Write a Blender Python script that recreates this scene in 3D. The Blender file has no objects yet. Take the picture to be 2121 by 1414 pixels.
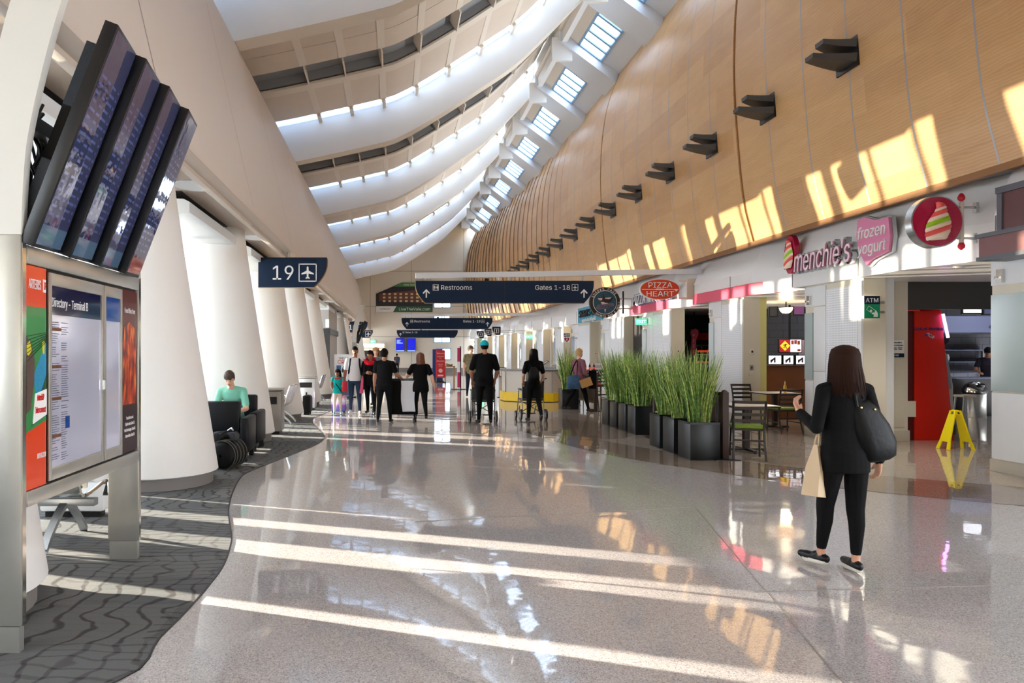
import bpy, bmesh, math, random
import numpy as np
from mathutils import Vector, Matrix, Euler
random.seed(7)
PI = math.pi
SC = bpy.context.scene
COL = SC.collection

# ------------------------------------------------------------------ camera, world, suns, exposure
EYE = 1.53
cam_d = bpy.data.cameras.new('camera')
cam_d.sensor_fit = 'HORIZONTAL'; cam_d.sensor_width = 36; cam_d.lens = 24
cam_d.shift_x = (1060.5-815)/2121; cam_d.shift_y = 26/2121
cam_d.clip_start = .05; cam_d.clip_end = 400
cam = bpy.data.objects.new('camera', cam_d); COL.objects.link(cam)
cam.location = (0, 0, EYE); cam.rotation_euler = (PI/2, 0, 0)
SC.camera = cam

world = bpy.data.worlds.new('sky'); SC.world = world; world.use_nodes = True
wn = world.node_tree.nodes; wl = world.node_tree.links
bg = wn['Background']
wtc = wn.new('ShaderNodeTexCoord'); wsep = wn.new('ShaderNodeSeparateXYZ')
wr = wn.new('ShaderNodeValToRGB')
wl.new(wtc.outputs['Generated'], wsep.inputs[0]); wl.new(wsep.outputs['Z'], wr.inputs[0])
wr.color_ramp.elements[0].position = 0.0; wr.color_ramp.elements[0].color = (.93, .95, 1.0, 1)
wr.color_ramp.elements[1].position = .9; wr.color_ramp.elements[1].color = (.62, .80, 1.0, 1)
wl.new(wr.outputs[0], bg.inputs['Color'])
bg.inputs['Strength'].default_value = 5.2

def sun(name, d, strength, color, angle):
    l = bpy.data.lights.new(name, 'SUN'); l.energy = strength; l.color = color; l.angle = math.radians(angle)
    o = bpy.data.objects.new(name, l); COL.objects.link(o)
    o.rotation_euler = Vector(d).to_track_quat('-Z', 'Y').to_euler(); o.location = (-30, 10, 12)
    return o
sun('low_sun', (.946, -.323, -.125), 27.0, (1.0, .91, .76), .45)
sun('apron_glint', (.946, -.30, .119), 6.0, (1.0, .88, .66), .5)    # the low sun mirrored off the wet apron outside the windows

SC.view_settings.view_transform = 'Standard'; SC.view_settings.look = 'None'
SC.view_settings.exposure = 1.08; SC.view_settings.gamma = 1.0
SC.view_settings.use_curve_mapping = False
SC.cycles.max_bounces = 10; SC.cycles.diffuse_bounces = 6; SC.cycles.glossy_bounces = 5
SC.cycles.transparent_max_bounces = 12; SC.cycles.transmission_bounces = 4
SC.cycles.sample_clamp_indirect = 8; SC.cycles.caustics_reflective = False; SC.cycles.caustics_refractive = False

# ------------------------------------------------------------------ helpers
def at(px, py, d):
    return Vector(((px-815)*d/1414, d, EYE-(py-733)*d/1414))
def gnd(px, py):
    d = EYE*1414/(py-733); return Vector(((px-815)*d/1414, d, 0))
def lin(c):
    c = c/255
    return c/12.92 if c <= .04045 else ((c+.055)/1.055)**2.4
def rgb(t): return (lin(t[0]), lin(t[1]), lin(t[2]), 1)

MATS = {}
def mat(name, col=(200, 200, 200), rough=.5, metal=0, emit=None, es=0, spec=.5, trans=0, alpha=1, coat=0, noise=0, nscale=20, bump=0, bscale=60):
    if name in MATS: return MATS[name]
    m = bpy.data.materials.new(name); m.use_nodes = True
    b = m.node_tree.nodes['Principled BSDF']; nd = m.node_tree.nodes; lk = m.node_tree.links
    c = rgb(col)
    b.inputs['Base Color'].default_value = c; b.inputs['Roughness'].default_value = rough
    b.inputs['Metallic'].default_value = metal; b.inputs['Specular IOR Level'].default_value = spec
    b.inputs['Coat Weight'].default_value = coat; b.inputs['Coat Roughness'].default_value = .05
    if trans: b.inputs['Transmission Weight'].default_value = trans
    if alpha < 1: b.inputs['Alpha'].default_value = alpha
    if emit:
        b.inputs['Emission Color'].default_value = rgb(emit); b.inputs['Emission Strength'].default_value = es
    if noise or bump:
        g = nd.new('ShaderNodeTexCoord')
    if noise:
        n = nd.new('ShaderNodeTexNoise'); n.inputs['Scale'].default_value = nscale; n.inputs['Detail'].default_value = 4
        lk.new(g.outputs['Object'], n.inputs['Vector'])
        mx = nd.new('ShaderNodeMix'); mx.data_type = 'RGBA'
        mx.inputs[6].default_value = tuple(v*(1-noise) for v in c[:3])+(1,); mx.inputs[7].default_value = tuple(min(1, v*(1+noise)) for v in c[:3])+(1,)
        lk.new(n.outputs['Fac'], mx.inputs[0]); lk.new(mx.outputs[2], b.inputs['Base Color'])
    if bump:
        n2 = nd.new('ShaderNodeTexNoise'); n2.inputs['Scale'].default_value = bscale; n2.inputs['Detail'].default_value = 3
        lk.new(g.outputs['Object'], n2.inputs['Vector'])
        bp = nd.new('ShaderNodeBump'); bp.inputs['Strength'].default_value = bump; bp.inputs['Distance'].default_value = .01
        lk.new(n2.outputs['Fac'], bp.inputs['Height']); lk.new(bp.outputs[0], b.inputs['Normal'])
    MATS[name] = m
    return m

class MB:
    def __init__(s): s.v = []; s.f = []; s.m = []
    def add(s, vs, fs, mi=0):
        o = len(s.v); s.v += [tuple(v) for v in vs]; s.f += [tuple(i+o for i in f) for f in fs]; s.m += [mi]*len(fs); return s
    def box(s, x0, x1, y0, y1, z0, z1, mi=0):
        vs = [(x, y, z) for z in (z0, z1) for y in (y0, y1) for x in (x0, x1)]
        return s.add(vs, [(0, 2, 3, 1), (4, 5, 7, 6), (0, 1, 5, 4), (2, 6, 7, 3), (0, 4, 6, 2), (1, 3, 7, 5)], mi)
    def prism(s, poly, axis, a, b, mi=0):
        # poly: 2D points; axis: extruded axis ('x' -> (y,z), 'y' -> (x,z), 'z' -> (x,y))
        def P(p, t): return {'x': (t, p[0], p[1]), 'y': (p[0], t, p[1]), 'z': (p[0], p[1], t)}[axis]
        n = len(poly); vs = [P(p, a) for p in poly]+[P(p, b) for p in poly]
        fs = [tuple(range(n-1, -1, -1)), tuple(range(n, 2*n))]+[(i, (i+1) % n, n+(i+1) % n, n+i) for i in range(n)]
        return s.add(vs, fs, mi)
    def sheet(s, rows, mi=0, close=False):
        n = len(rows[0]); vs = [p for r in rows for p in r]; fs = []
        for i in range(len(rows)-1):
            for j in range(n if close else n-1):
                k = (j+1) % n; fs.append((i*n+j, i*n+k, (i+1)*n+k, (i+1)*n+j))
        return s.add(vs, fs, mi)
    def tube(s, pts, r, seg=8, mi=0, flat=1.0, cap=True):
        pts = [Vector(p) for p in pts]; rs = r if isinstance(r, (list, tuple)) else [r]*len(pts)
        rows = []; t0 = None; up = None
        for i, p in enumerate(pts):
            t = (pts[min(i+1, len(pts)-1)]-pts[max(i-1, 0)]).normalized()
            if up is None:
                up = Vector((0, 0, 1)) if abs(t.z) < .9 else Vector((0, 1, 0))
            u = t.cross(up).normalized(); w = u.cross(t).normalized(); up = w
            rows.append([p+u*rs[i]*math.cos(2*PI*k/seg)+w*rs[i]*flat*math.sin(2*PI*k/seg) for k in range(seg)])
        o = len(s.v); s.sheet(rows, mi, True)
        if cap:
            n = len(rows); s.f.append(tuple(o+k for k in range(seg))); s.f.append(tuple(o+(n-1)*seg+k for k in range(seg-1, -1, -1))); s.m += [mi, mi]
        return s
    def bar(s, p, q, w, h, mi=0):
        p = Vector(p); q = Vector(q); t = (q-p).normalized()
        up = Vector((0, 0, 1)) if abs(t.z) < .95 else Vector((0, 1, 0))
        u = t.cross(up).normalized()*w/2; v = u.cross(t).normalized()*h/2
        vs = [p-u-v, p+u-v, p+u+v, p-u+v, q-u-v, q+u-v, q+u+v, q-u+v]
        return s.add(vs, [(0, 3, 2, 1), (4, 5, 6, 7), (0, 1, 5, 4), (1, 2, 6, 5), (2, 3, 7, 6), (3, 0, 4, 7)], mi)
    def lathe(s, prof, c=(0, 0, 0), seg=24, mi=0, sx=1, sy=1):
        c = Vector(c); rows = [[c+Vector((r*sx*math.cos(2*PI*k/seg), r*sy*math.sin(2*PI*k/seg), z)) for k in range(seg)] for r, z in prof]
        o = len(s.v); s.sheet(rows, mi, True); n = len(rows)
        s.f.append(tuple(o+k for k in range(seg-1, -1, -1))); s.f.append(tuple(o+(n-1)*seg+k for k in range(seg))); s.m += [mi, mi]
        return s
    def ell(s, c, r, seg=12, rings=8, mi=0, rot=None):
        c = Vector(c); rows = []
        for i in range(rings+1):
            a = PI*i/rings-PI/2; z = math.sin(a); q = max(math.cos(a), .02)
            row = []
            for k in range(seg):
                p = Vector((r[0]*q*math.cos(2*PI*k/seg), r[1]*q*math.sin(2*PI*k/seg), r[2]*z))
                if rot: p = rot @ p
                row.append(c+p)
            rows.append(row)
        o = len(s.v); s.sheet(rows, mi, True)
        s.f.append(tuple(o+k for k in range(seg-1, -1, -1))); s.f.append(tuple(o+rings*seg+k for k in range(seg))); s.m += [mi, mi]
        return s
    def disc(s, c, r, nrm='y', a=0, b=0.02, seg=32, mi=0, sx=1, sy=1):
        poly = [(r*sx*math.cos(2*PI*k/seg), r*sy*math.sin(2*PI*k/seg)) for k in range(seg)]
        cx, cy = c; return s.prism([(cx+p[0], cy+p[1]) for p in poly], nrm, a, b, mi)
    def mesh(s, name, mats):
        me = bpy.data.meshes.new(name); me.from_pydata(s.v, [], s.f)
        for m in (mats if isinstance(mats, (list, tuple)) else [mats]): me.materials.append(m)
        if any(s.m): me.polygons.foreach_set('material_index', s.m)
        me.validate(); me.update(); return me

def link(name, me, parent=None, smooth=False):
    o = bpy.data.objects.new(name, me); COL.objects.link(o)
    if parent: o.parent = parent
    if smooth and me:
        me.shade_smooth() if smooth == 1 else smooth_by_angle(me, smooth)
    return o
def smooth_by_angle(me, deg):
    bm = bmesh.new(); bm.from_mesh(me)
    bmesh.ops.recalc_face_normals(bm, faces=bm.faces)
    for f in bm.faces: f.smooth = True
    a = math.radians(deg)
    for e in bm.edges: e.smooth = len(e.link_faces) == 2 and e.calc_face_angle(0) < a
    bm.to_mesh(me); bm.free()
def obj(name, mb, m, parent=None, smooth=40, bevel=0):
    me = mb.mesh(name, m)
    bm = bmesh.new(); bm.from_mesh(me)
    bmesh.ops.recalc_face_normals(bm, faces=bm.faces)
    if bevel:
        es = [e for e in bm.edges if len(e.link_faces) == 2 and e.calc_face_angle(0) > .6]
        bmesh.ops.bevel(bm, geom=es, offset=bevel, segments=2, affect='EDGES', profile=.5)
    if smooth:
        a = math.radians(smooth)
        for f in bm.faces: f.smooth = True
        for e in bm.edges: e.smooth = len(e.link_faces) == 2 and e.calc_face_angle(0) < a
    bm.to_mesh(me); bm.free()
    return link(name, me, parent)
def tag(o, label=None, cat=None, group=None, kind=None):
    if label: o['label'] = label
    if cat: o['category'] = cat
    if group: o['group'] = group
    if kind: o['kind'] = kind
    return o
def thing(name, label, cat, loc=(0, 0, 0), rz=0, group=None):
    o = bpy.data.objects.new(name, None); COL.objects.link(o); o.empty_display_size = .2
    o.location = loc; o.rotation_euler = (0, 0, rz)
    return tag(o, label, cat, group)
def struct(name, mb, m, parent=None, smooth=40, bevel=0):
    o = obj(name, mb, m, parent, smooth, bevel); o['kind'] = 'structure'; return o
def copy_tree(o, parent=None):
    c = o.copy(); COL.objects.link(c)
    if parent: c.parent = parent
    for ch in list(o.children): copy_tree(ch, c)
    return c
try: FONT = bpy.data.fonts.load(bpy.utils.system_resource('DATAFILES')+'/fonts/Inter.woff2')
except Exception: FONT = None
def text(s, size, m, parent, loc, face='front', ex=.004, name='lettering', align='CENTER', off=0, shear=0, xs=1, tilt=0):
    cu = bpy.data.curves.new(name, 'FONT'); cu.body = s; cu.size = size*(1.32 if FONT else 1)
    if FONT: cu.font = FONT
    cu.extrude = ex; cu.align_x = align; cu.align_y = 'CENTER'
    cu.offset = off if not FONT or name == 'letter_back' else 0; cu.shear = shear; cu.resolution_u = 3; cu.materials.append(m)
    o = bpy.data.objects.new(name, cu); COL.objects.link(o); o.parent = parent; o.location = loc
    o.rotation_euler = {'front': (PI/2, 0, 0), 'right': (PI/2, 0, -PI/2), 'left': (PI/2, 0, PI/2), 'back': (PI/2, 0, PI)}[face]
    if tilt: o.rotation_euler.rotate_axis('Z', tilt)
    o.scale = (xs, 1, 1)
    if len(s) > 1: o['kind'] = 'stuff'
    return o
def interp(pts, x):
    if x <= pts[0][0]: a, b = pts[0], pts[1]
    elif x >= pts[-1][0]: a, b = pts[-2], pts[-1]
    else:
        for a, b in zip(pts, pts[1:]):
            if a[0] <= x <= b[0]: break
    t = (x-a[0])/(b[0]-a[0]); return a[1]+(b[1]-a[1])*t
def smooth_curve(pts, n=6):
    out = []; P = [Vector(p) for p in pts]; P = [2*P[0]-P[1]]+P+[2*P[-1]-P[-2]]
    for i in range(1, len(P)-2):
        for k in range(n):
            t = k/n; a, b, c, d = P[i-1:i+3]
            out.append(.5*((2*b)+(c-a)*t+(2*a-5*b+4*c-d)*t*t+(3*b-a-3*c+d)*t**3))
    out.append(P[-2]); return out

# ------------------------------------------------------------------ materials of the setting
def nodes(m): return m.node_tree.nodes, m.node_tree.links, m.node_tree.nodes['Principled BSDF']
W_WHITE = mat('white_paint', (236, 236, 234), .45)
W_CREAM = mat('cream_paint', (228, 222, 210), .55)
W_TAN = mat('tan_fabric', (214, 200, 184), .7, noise=.04, nscale=3)
W_TANL = mat('pale_tan', (224, 214, 200), .7)
W_GREY = mat('grey_strip', (148, 150, 152), .6)
W_BLUEGREY = mat('pale_blue_grey_paint', (224, 233, 244), .5)
STEEL = mat('brushed_steel', (200, 200, 194), .3, .75, noise=.06, nscale=9)
CHROME = mat('polished_metal', (215, 215, 212), .12, 1.0)
ALU = mat('aluminium', (176, 180, 184), .35, .9)
BLACK = mat('black_plastic', (22, 22, 24), .35)
BLACKM = mat('black_metal', (26, 24, 24), .4, .3)
NAVY = mat('navy_sign_face', (18, 38, 64), .5, spec=.2)
SIGNW = mat('white_sign_print', (240, 240, 238), .5)
BEIGE = mat('beige_wall', (218, 211, 194), .6)
PLINTH = mat('grey_plinth', (128, 122, 118), .6)
DARKWALL = mat('dark_grey_tile', (70, 70, 76), .4)

def wood_wall_mat():
    m = mat('maple_veneer', (214, 170, 112), .35); nd, lk, b = nodes(m)
    g = nd.new('ShaderNodeNewGeometry'); mp = nd.new('ShaderNodeMapping'); mp.inputs['Scale'].default_value = (.3, .55, 2.2)
    lk.new(g.outputs['Position'], mp.inputs['Vector'])
    # courses of veneer about 0.6 m tall, cut at irregular lengths
    sp = nd.new('ShaderNodeSeparateXYZ'); lk.new(g.outputs['Position'], sp.inputs[0])
    fl = nd.new('ShaderNodeMath'); fl.operation = 'MULTIPLY'; fl.inputs[1].default_value = 1.9; lk.new(sp.outputs['Z'], fl.inputs[0])
    f2 = nd.new('ShaderNodeMath'); f2.operation = 'FLOOR'; lk.new(fl.outputs[0], f2.inputs[0])
    yd = nd.new('ShaderNodeMath'); yd.operation = 'MULTIPLY'; yd.inputs[1].default_value = .41; lk.new(sp.outputs['Y'], yd.inputs[0])
    ya = nd.new('ShaderNodeMath'); ya.operation = 'MULTIPLY_ADD'; ya.inputs[1].default_value = .37; lk.new(f2.outputs[0], ya.inputs[0]); lk.new(yd.outputs[0], ya.inputs[2])
    yf = nd.new('ShaderNodeMath'); yf.operation = 'FLOOR'; lk.new(ya.outputs[0], yf.inputs[0])
    cb = nd.new('ShaderNodeCombineXYZ'); lk.new(f2.outputs[0], cb.inputs[0]); lk.new(yf.outputs[0], cb.inputs[1])
    wnz = nd.new('ShaderNodeTexWhiteNoise'); lk.new(cb.outputs[0], wnz.inputs['Vector'])
    n = nd.new('ShaderNodeTexNoise'); n.inputs['Scale'].default_value = 2.2; n.inputs['Detail'].default_value = 6; n.inputs['Distortion'].default_value = .6
    lk.new(mp.outputs[0], n.inputs['Vector'])
    wv = nd.new('ShaderNodeTexWave'); wv.bands_direction = 'Z'; wv.inputs['Scale'].default_value = 3.2; wv.inputs['Distortion'].default_value = 7; wv.inputs['Detail'].default_value = 3; wv.inputs['Detail Scale'].default_value = 1.2
    lk.new(mp.outputs[0], wv.inputs['Vector'])
    ramp = nd.new('ShaderNodeValToRGB'); ramp.color_ramp.elements[0].color = rgb((186, 136, 88)); ramp.color_ramp.elements[1].color = rgb((230, 190, 134))
    a1 = nd.new('ShaderNodeMath'); a1.operation = 'MULTIPLY'; a1.inputs[1].default_value = .5; lk.new(n.outputs['Fac'], a1.inputs[0])
    a2 = nd.new('ShaderNodeMath'); a2.operation = 'MULTIPLY_ADD'; a2.inputs[1].default_value = .34; lk.new(wnz.outputs['Value'], a2.inputs[0]); lk.new(a1.outputs[0], a2.inputs[2])
    a3 = nd.new('ShaderNodeMath'); a3.operation = 'MULTIPLY_ADD'; a3.inputs[1].default_value = .2; lk.new(wv.outputs['Fac'], a3.inputs[0]); lk.new(a2.outputs[0], a3.inputs[2])
    lk.new(a3.outputs[0], ramp.inputs[0]); lk.new(ramp.outputs[0], b.inputs['Base Color'])
    return m
WOOD = wood_wall_mat()
WOODEDGE = mat('brown_wood_edge', (142, 96, 50), .5)

def floor_mat(name, c1, c2, speck):
    m = mat(name, c1, .04); nd, lk, b = nodes(m)
    g = nd.new('ShaderNodeNewGeometry')
    v = nd.new('ShaderNodeTexVoronoi'); v.inputs['Scale'].default_value = 170; lk.new(g.outputs['Position'], v.inputs['Vector'])
    r = nd.new('ShaderNodeValToRGB'); r.color_ramp.interpolation = 'CONSTANT'
    e = r.color_ramp.elements; e[0].color = rgb(speck); e[1].position = .16; e[1].color = rgb(c1)
    e2 = r.color_ramp.elements.new(.55); e2.color = rgb(c2)
    e3 = r.color_ramp.elements.new(.82); e3.color = rgb(tuple(min(255, q+16) for q in c1))
    sx = nd.new('ShaderNodeSeparateColor'); lk.new(v.outputs['Color'], sx.inputs[0]); lk.new(sx.outputs[0], r.inputs[0])
    lk.new(r.outputs[0], b.inputs['Base Color'])
    n = nd.new('ShaderNodeTexNoise'); n.inputs['Scale'].default_value = 3.2; n.inputs['Detail'].default_value = 2; lk.new(g.outputs['Position'], n.inputs['Vector'])
    bp = nd.new('ShaderNodeBump'); bp.inputs['Strength'].default_value = .16; bp.inputs['Distance'].default_value = .01
    lk.new(n.outputs['Fac'], bp.inputs['Height']); lk.new(bp.outputs[0], b.inputs['Normal'])
    b.inputs['IOR'].default_value = 1.85
    return m
TERR = floor_mat('cream_terrazzo', (190, 184, 182), (178, 172, 170), (154, 148, 146))
TERR_T = floor_mat('tan_terrazzo', (184, 172, 158), (174, 161, 146), (152, 139, 124))
TERR_B = floor_mat('brown_terrazzo', (150, 132, 114), (138, 120, 103), (118, 102, 88))

def carpet_mat():
    m = mat('grey_carpet', (110, 110, 108), .95, spec=.1); nd, lk, b = nodes(m)
    g = nd.new('ShaderNodeNewGeometry')
    nz = nd.new('ShaderNodeTexNoise'); nz.inputs['Scale'].default_value = .9; nz.inputs['Detail'].default_value = 2; lk.new(g.outputs['Position'], nz.inputs['Vector'])
    mp = nd.new('ShaderNodeMapping'); mp.inputs['Scale'].default_value = (1.3, 1.8, 1); lk.new(g.outputs['Position'], mp.inputs['Vector'])
    def wave(direction, scale, dist):
        w = nd.new('ShaderNodeTexWave'); w.bands_direction = direction; w.inputs['Scale'].default_value = scale; w.inputs['Distortion'].default_value = dist
        w.inputs['Detail'].default_value = 2.5; w.inputs['Detail Scale'].default_value = .8; lk.new(mp.outputs[0], w.inputs['Vector'])
        r = nd.new('ShaderNodeValToRGB'); r.color_ramp.elements[0].position = .03; r.color_ramp.elements[1].position = .16; lk.new(w.outputs['Fac'], r.inputs[0]); return r
    w1 = wave('Y', 1.9, 9); w2 = wave('X', 1.5, 12)
    ck = nd.new('ShaderNodeTexBrick'); ck.inputs['Scale'].default_value = 1.0; ck.inputs['Brick Width'].default_value = .9; ck.inputs['Row Height'].default_value = .45
    ck.inputs['Mortar Size'].default_value = 0; ck.inputs['Color1'].default_value = (0, 0, 0, 1); ck.inputs['Color2'].default_value = (1, 1, 1, 1); ck.inputs['Bias'].default_value = 0
    lk.new(g.outputs['Position'], ck.inputs['Vector'])
    mx = nd.new('ShaderNodeMix'); mx.data_type = 'RGBA'; lk.new(ck.outputs['Color'], mx.inputs[0]); lk.new(w1.outputs[0], mx.inputs[6]); lk.new(w2.outputs[0], mx.inputs[7])
    c = nd.new('ShaderNodeMix'); c.data_type = 'RGBA'; c.inputs[6].default_value = rgb((92, 88, 86)); c.inputs[7].default_value = rgb((140, 140, 138)); lk.new(mx.outputs[2], c.inputs[0])
    pn = nd.new('ShaderNodeTexNoise'); pn.inputs['Scale'].default_value = 220; lk.new(g.outputs['Position'], pn.inputs['Vector'])
    c2 = nd.new('ShaderNodeMix'); c2.data_type = 'RGBA'; c2.blend_type = 'MULTIPLY'; c2.inputs[0].default_value = .5
    bt = nd.new('ShaderNodeTexBrick'); bt.inputs['Scale'].default_value = 1; bt.inputs['Brick Width'].default_value = 1.3; bt.inputs['Row Height'].default_value = .52; bt.inputs['Mortar Size'].default_value = 0; bt.inputs['Color1'].default_value = (.68, .7, .72, 1); bt.inputs['Color2'].default_value = (1, 1, 1, 1); lk.new(g.outputs['Position'], bt.inputs['Vector'])
    c3 = nd.new('ShaderNodeMix'); c3.data_type = 'RGBA'; c3.blend_type = 'MULTIPLY'; c3.inputs[0].default_value = 1; lk.new(c.outputs[2], c3.inputs[6]); lk.new(bt.outputs['Color'], c3.inputs[7]); lk.new(c3.outputs[2], c2.inputs[6]); lk.new(pn.outputs['Color'], c2.inputs[7])
    lk.new(c2.outputs[2], b.inputs['Base Color'])
    bp = nd.new('ShaderNodeBump'); bp.inputs['Strength'].default_value = .5; bp.inputs['Distance'].default_value = .006
    lk.new(pn.outputs['Fac'], bp.inputs['Height']); lk.new(bp.outputs[0], b.inputs['Normal'])
    return m
CARPET = carpet_mat()

def pane_mat(name, tint, t_clear, t_soft):
    m = bpy.data.materials.new(name); m.use_nodes = True; nd = m.node_tree.nodes; lk = m.node_tree.links
    nd.remove(nd['Principled BSDF']); out = nd['Material Output']
    tr = nd.new('ShaderNodeBsdfTransparent'); tr.inputs[0].default_value = tuple(tint)+(1,)
    tl = nd.new('ShaderNodeBsdfTranslucent'); tl.inputs[0].default_value = tuple(tint)+(1,)
    gl = nd.new('ShaderNodeBsdfGlossy'); gl.inputs['Roughness'].default_value = .05
    m1 = nd.new('ShaderNodeMixShader'); m1.inputs[0].default_value = t_soft; lk.new(tr.outputs[0], m1.inputs[1]); lk.new(tl.outputs[0], m1.inputs[2])
    m2 = nd.new('ShaderNodeMixShader'); m2.inputs[0].default_value = 1-t_clear; lk.new(m1.outputs[0], m2.inputs[1]); lk.new(gl.outputs[0], m2.inputs[2])
    lk.new(m2.outputs[0], out.inputs[0]); MATS[name] = m; return m
GLASS = pane_mat('clear_glass', (.95, .98, 1), .93, 0)
FROST = pane_mat('frosted_glass', (.92, .96, 1), .97, .85)
SHADE = pane_mat('white_sun_blind', (.8, .8, .8), 1.0, 1.0)
GREYGLASS = mat('grey_green_glass', (176, 190, 190), .12, 0, spec=.6)

# ------------------------------------------------------------------ floor
PITCH = 3.95
mb = MB(); mb.add([(-9, -8, 0), (16, -8, 0), (16, 60, 0), (-9, 60, 0)], [(0, 1, 2, 3)])
floor = struct('floor', mb, TERR)
edge_px = [(233, 1414), (328, 1321), (394, 1255), (436, 1206), (463, 1167), (478, 1121), (476, 1095), (473, 1075), (472, 1052), (482, 1016), (497, 990), (511, 979), (559, 959), (626, 933), (658, 919), (672, 905), (662, 892), (648, 876), (650, 866), (668, 858)]
ed = [gnd(*p) for p in edge_px]
ed = [Vector((-2.3, 1.8, 0)), Vector((-2.15, 2.6, 0))]+ed
ed += [Vector((-1.6, 19.5, 0)), Vector((-1.35, 21.5, 0)), Vector((-1.6, 24, 0)), Vector((-2.0, 28, 0)), Vector((-1.8, 34, 0)), Vector((-2.1, 44, 0)), Vector((-2.0, 58, 0))]
ed = [Vector((-2.6, -8, 0))]+smooth_curve(ed, 4)
mb = MB(); rows = [[Vector((-9, p.y, .005)), Vector((p.x, p.y, .005)), Vector((p.x, p.y, 0))] for p in ed]
mb.sheet(rows); carpet = struct('floor_carpet', mb, CARPET)
mb = MB(); mb.sheet([[Vector((p.x, p.y, .0045)), Vector((p.x+.012, p.y, .0045)), Vector((p.x+.012, p.y, 0))] for p in ed]); struct('trim_carpet_edge', mb, BLACKM)
# terrazzo inlays: a tan field along the shops with a brown band in front, and a brown disc
def inlay(name, near, far, m, z):
    mb = MB(); mb.sheet([[Vector((a[0], a[1], z)), Vector((b[0], b[1], z))] for a, b in zip(near, far)]); o = struct(name, mb, m); return o
cr = [(2.6, 13.6), (3.2, 10.8), (4.2, 9.0), (5.2, 7.9), (6.2, 7.15), (7.2, 6.6), (8.4, 6.1), (10, 5.6)]
cr = [(p.x, p.y) for p in smooth_curve([(a, b, 0) for a, b in cr], 5)]
inlay('floor_inlay_tan', cr, [(14.5, 40-.4*i) for i in range(len(cr))], TERR_T, .0012)
inlay('floor_inlay_brown', [(x-.05, y-.15) for x, y in cr], [(x+.62, y+.95) for x, y in cr], TERR_B, .0024)
mb = MB(); c = gnd(1195, 886); mb.disc((c.x, c.y), 1, 'z', .0004, .0034, 40, 0, .95, 1.9); struct('floor_inlay_disc', mb, TERR_B)
mb = MB()
for a, b in (((1440, 1050), (1745, 1414)), ((1300, 985), (1440, 1050)), ((860, 1080), (1440, 1050)), ((1560, 1226), (2121, 1210))):
    p, q = gnd(*a), gnd(*b); mb.bar((p.x, p.y, .0012), (q.x, q.y, .0012), .006, .002)
struct('floor_joint', mb, mat('joint_strip', (140, 132, 124), .3))

# ------------------------------------------------------------------ right wall: barrel of maple panels
def shift(Y): return -1.15*max(0, (Y-28)/30)**2 if Y > 28 else 0
prof = [(7.55, 3.88), (7.32, 4.85), (7.18, 6.34), (7.13, 7.34), (7.14, 8.03), (7.18, 8.84), (7.36, 10.0), (7.7, 10.98), (8.19, 12.22), (8.7, 13.2)]
PR = [(p.x, p.y) for p in smooth_curve([(a, b, 0) for a, b in prof], 3)]
wallY0, wallY1 = -8.0, 58
yy = list(np.arange(wallY0, wallY1+.1, 2.0))
mb = MB(); mb.sheet([[Vector((x+.05+shift(y), y, z)) for x, z in PR]+[Vector((9.6+shift(y), y, 13.2)), Vector((9.6+shift(y), y, 3.95)), Vector((PR[0][0]+.05+shift(y), y, 3.95))] for y in yy])
wall_right = struct('wall_right', mb, ALU)
PW = 1.152; J0 = 14.26
def panel_mesh(w):
    o = [Vector((x, 0, z)) for x, z in PR]
    nr = []
    for i in range(len(PR)):
        a = PR[max(i-1, 0)]; b = PR[min(i+1, len(PR)-1)]; t = Vector((b[0]-a[0], b[1]-a[1])).normalized(); nr.append(Vector((t.y, 0, -t.x)))
    mb = MB(); f = [p for p in o]; bk = [p+n*.06 for p, n in zip(o, nr)]
    loop0 = f+bk[::-1]; rows = [[p+Vector((0, 0, 0)) for p in loop0], [p+Vector((0, w, 0)) for p in loop0]]
    mb.sheet(rows, 0, True); n = len(f)
    for base in (0, 2*n):
        for i in range(n-1): mb.f.append((base+i, base+i+1, base+2*n-2-i, base+2*n-1-i)); mb.m.append(0)
    return mb
pm = panel_mesh(PW-.026).mesh('wood_panel', WOOD); smooth_by_angle(pm, 30)
pmn = panel_mesh(PW-.09).mesh('wood_panel_narrow', WOOD); smooth_by_angle(pmn, 30)
for k in range(-19, 38):
    y = J0+PW*k
    big = k % 8 == 0
    o = link('wood_panel', pmn if big else pm, wall_right); o.location = (shift(y+.5), y+(.082 if big else .013), 0)
    if big:
        rv = MB(); rv.sheet([[Vector((x+.03+shift(y), y-.012, z)) for x, z in PR], [Vector((x+.03+shift(y), y+.085, z)) for x, z in PR]])
        obj('reveal_strip', rv, WOODEDGE, wall_right)
js = MB(); js.sheet([[Vector((x-.001, -.013, z)) for x, z in PR], [Vector((x-.001, .013, z)) for x, z in PR], [Vector((x+.03, .013, z)) for x, z in PR], [Vector((x+.03, -.013, z)) for x, z in PR]], 0)
js_me = js.mesh('joint_strip', mat('joint_metal', (168, 170, 176), .4, .4)); smooth_by_angle(js_me, 30)
for k in range(-19, 38):
    if k % 8: o = link('joint_strip', js_me, wall_right); o.location = (shift(J0+PW*k), J0+PW*k, 0)
mb = MB(); mb.sheet([[Vector((7.54+shift(y), y, 3.875)), Vector((7.86+shift(y), y, 3.93))] for y in yy]); obj('bottom_edge', mb, WOODEDGE, wall_right)
mb = MB(); mb.sheet([[Vector((a+shift(y), y, z)) for a, z in ((7.535, 3.89), (7.545, 3.80), (7.62, 3.80), (7.62, 3.89))] for y in yy]); obj('bottom_lip', mb, WOODEDGE, wall_right)

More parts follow.
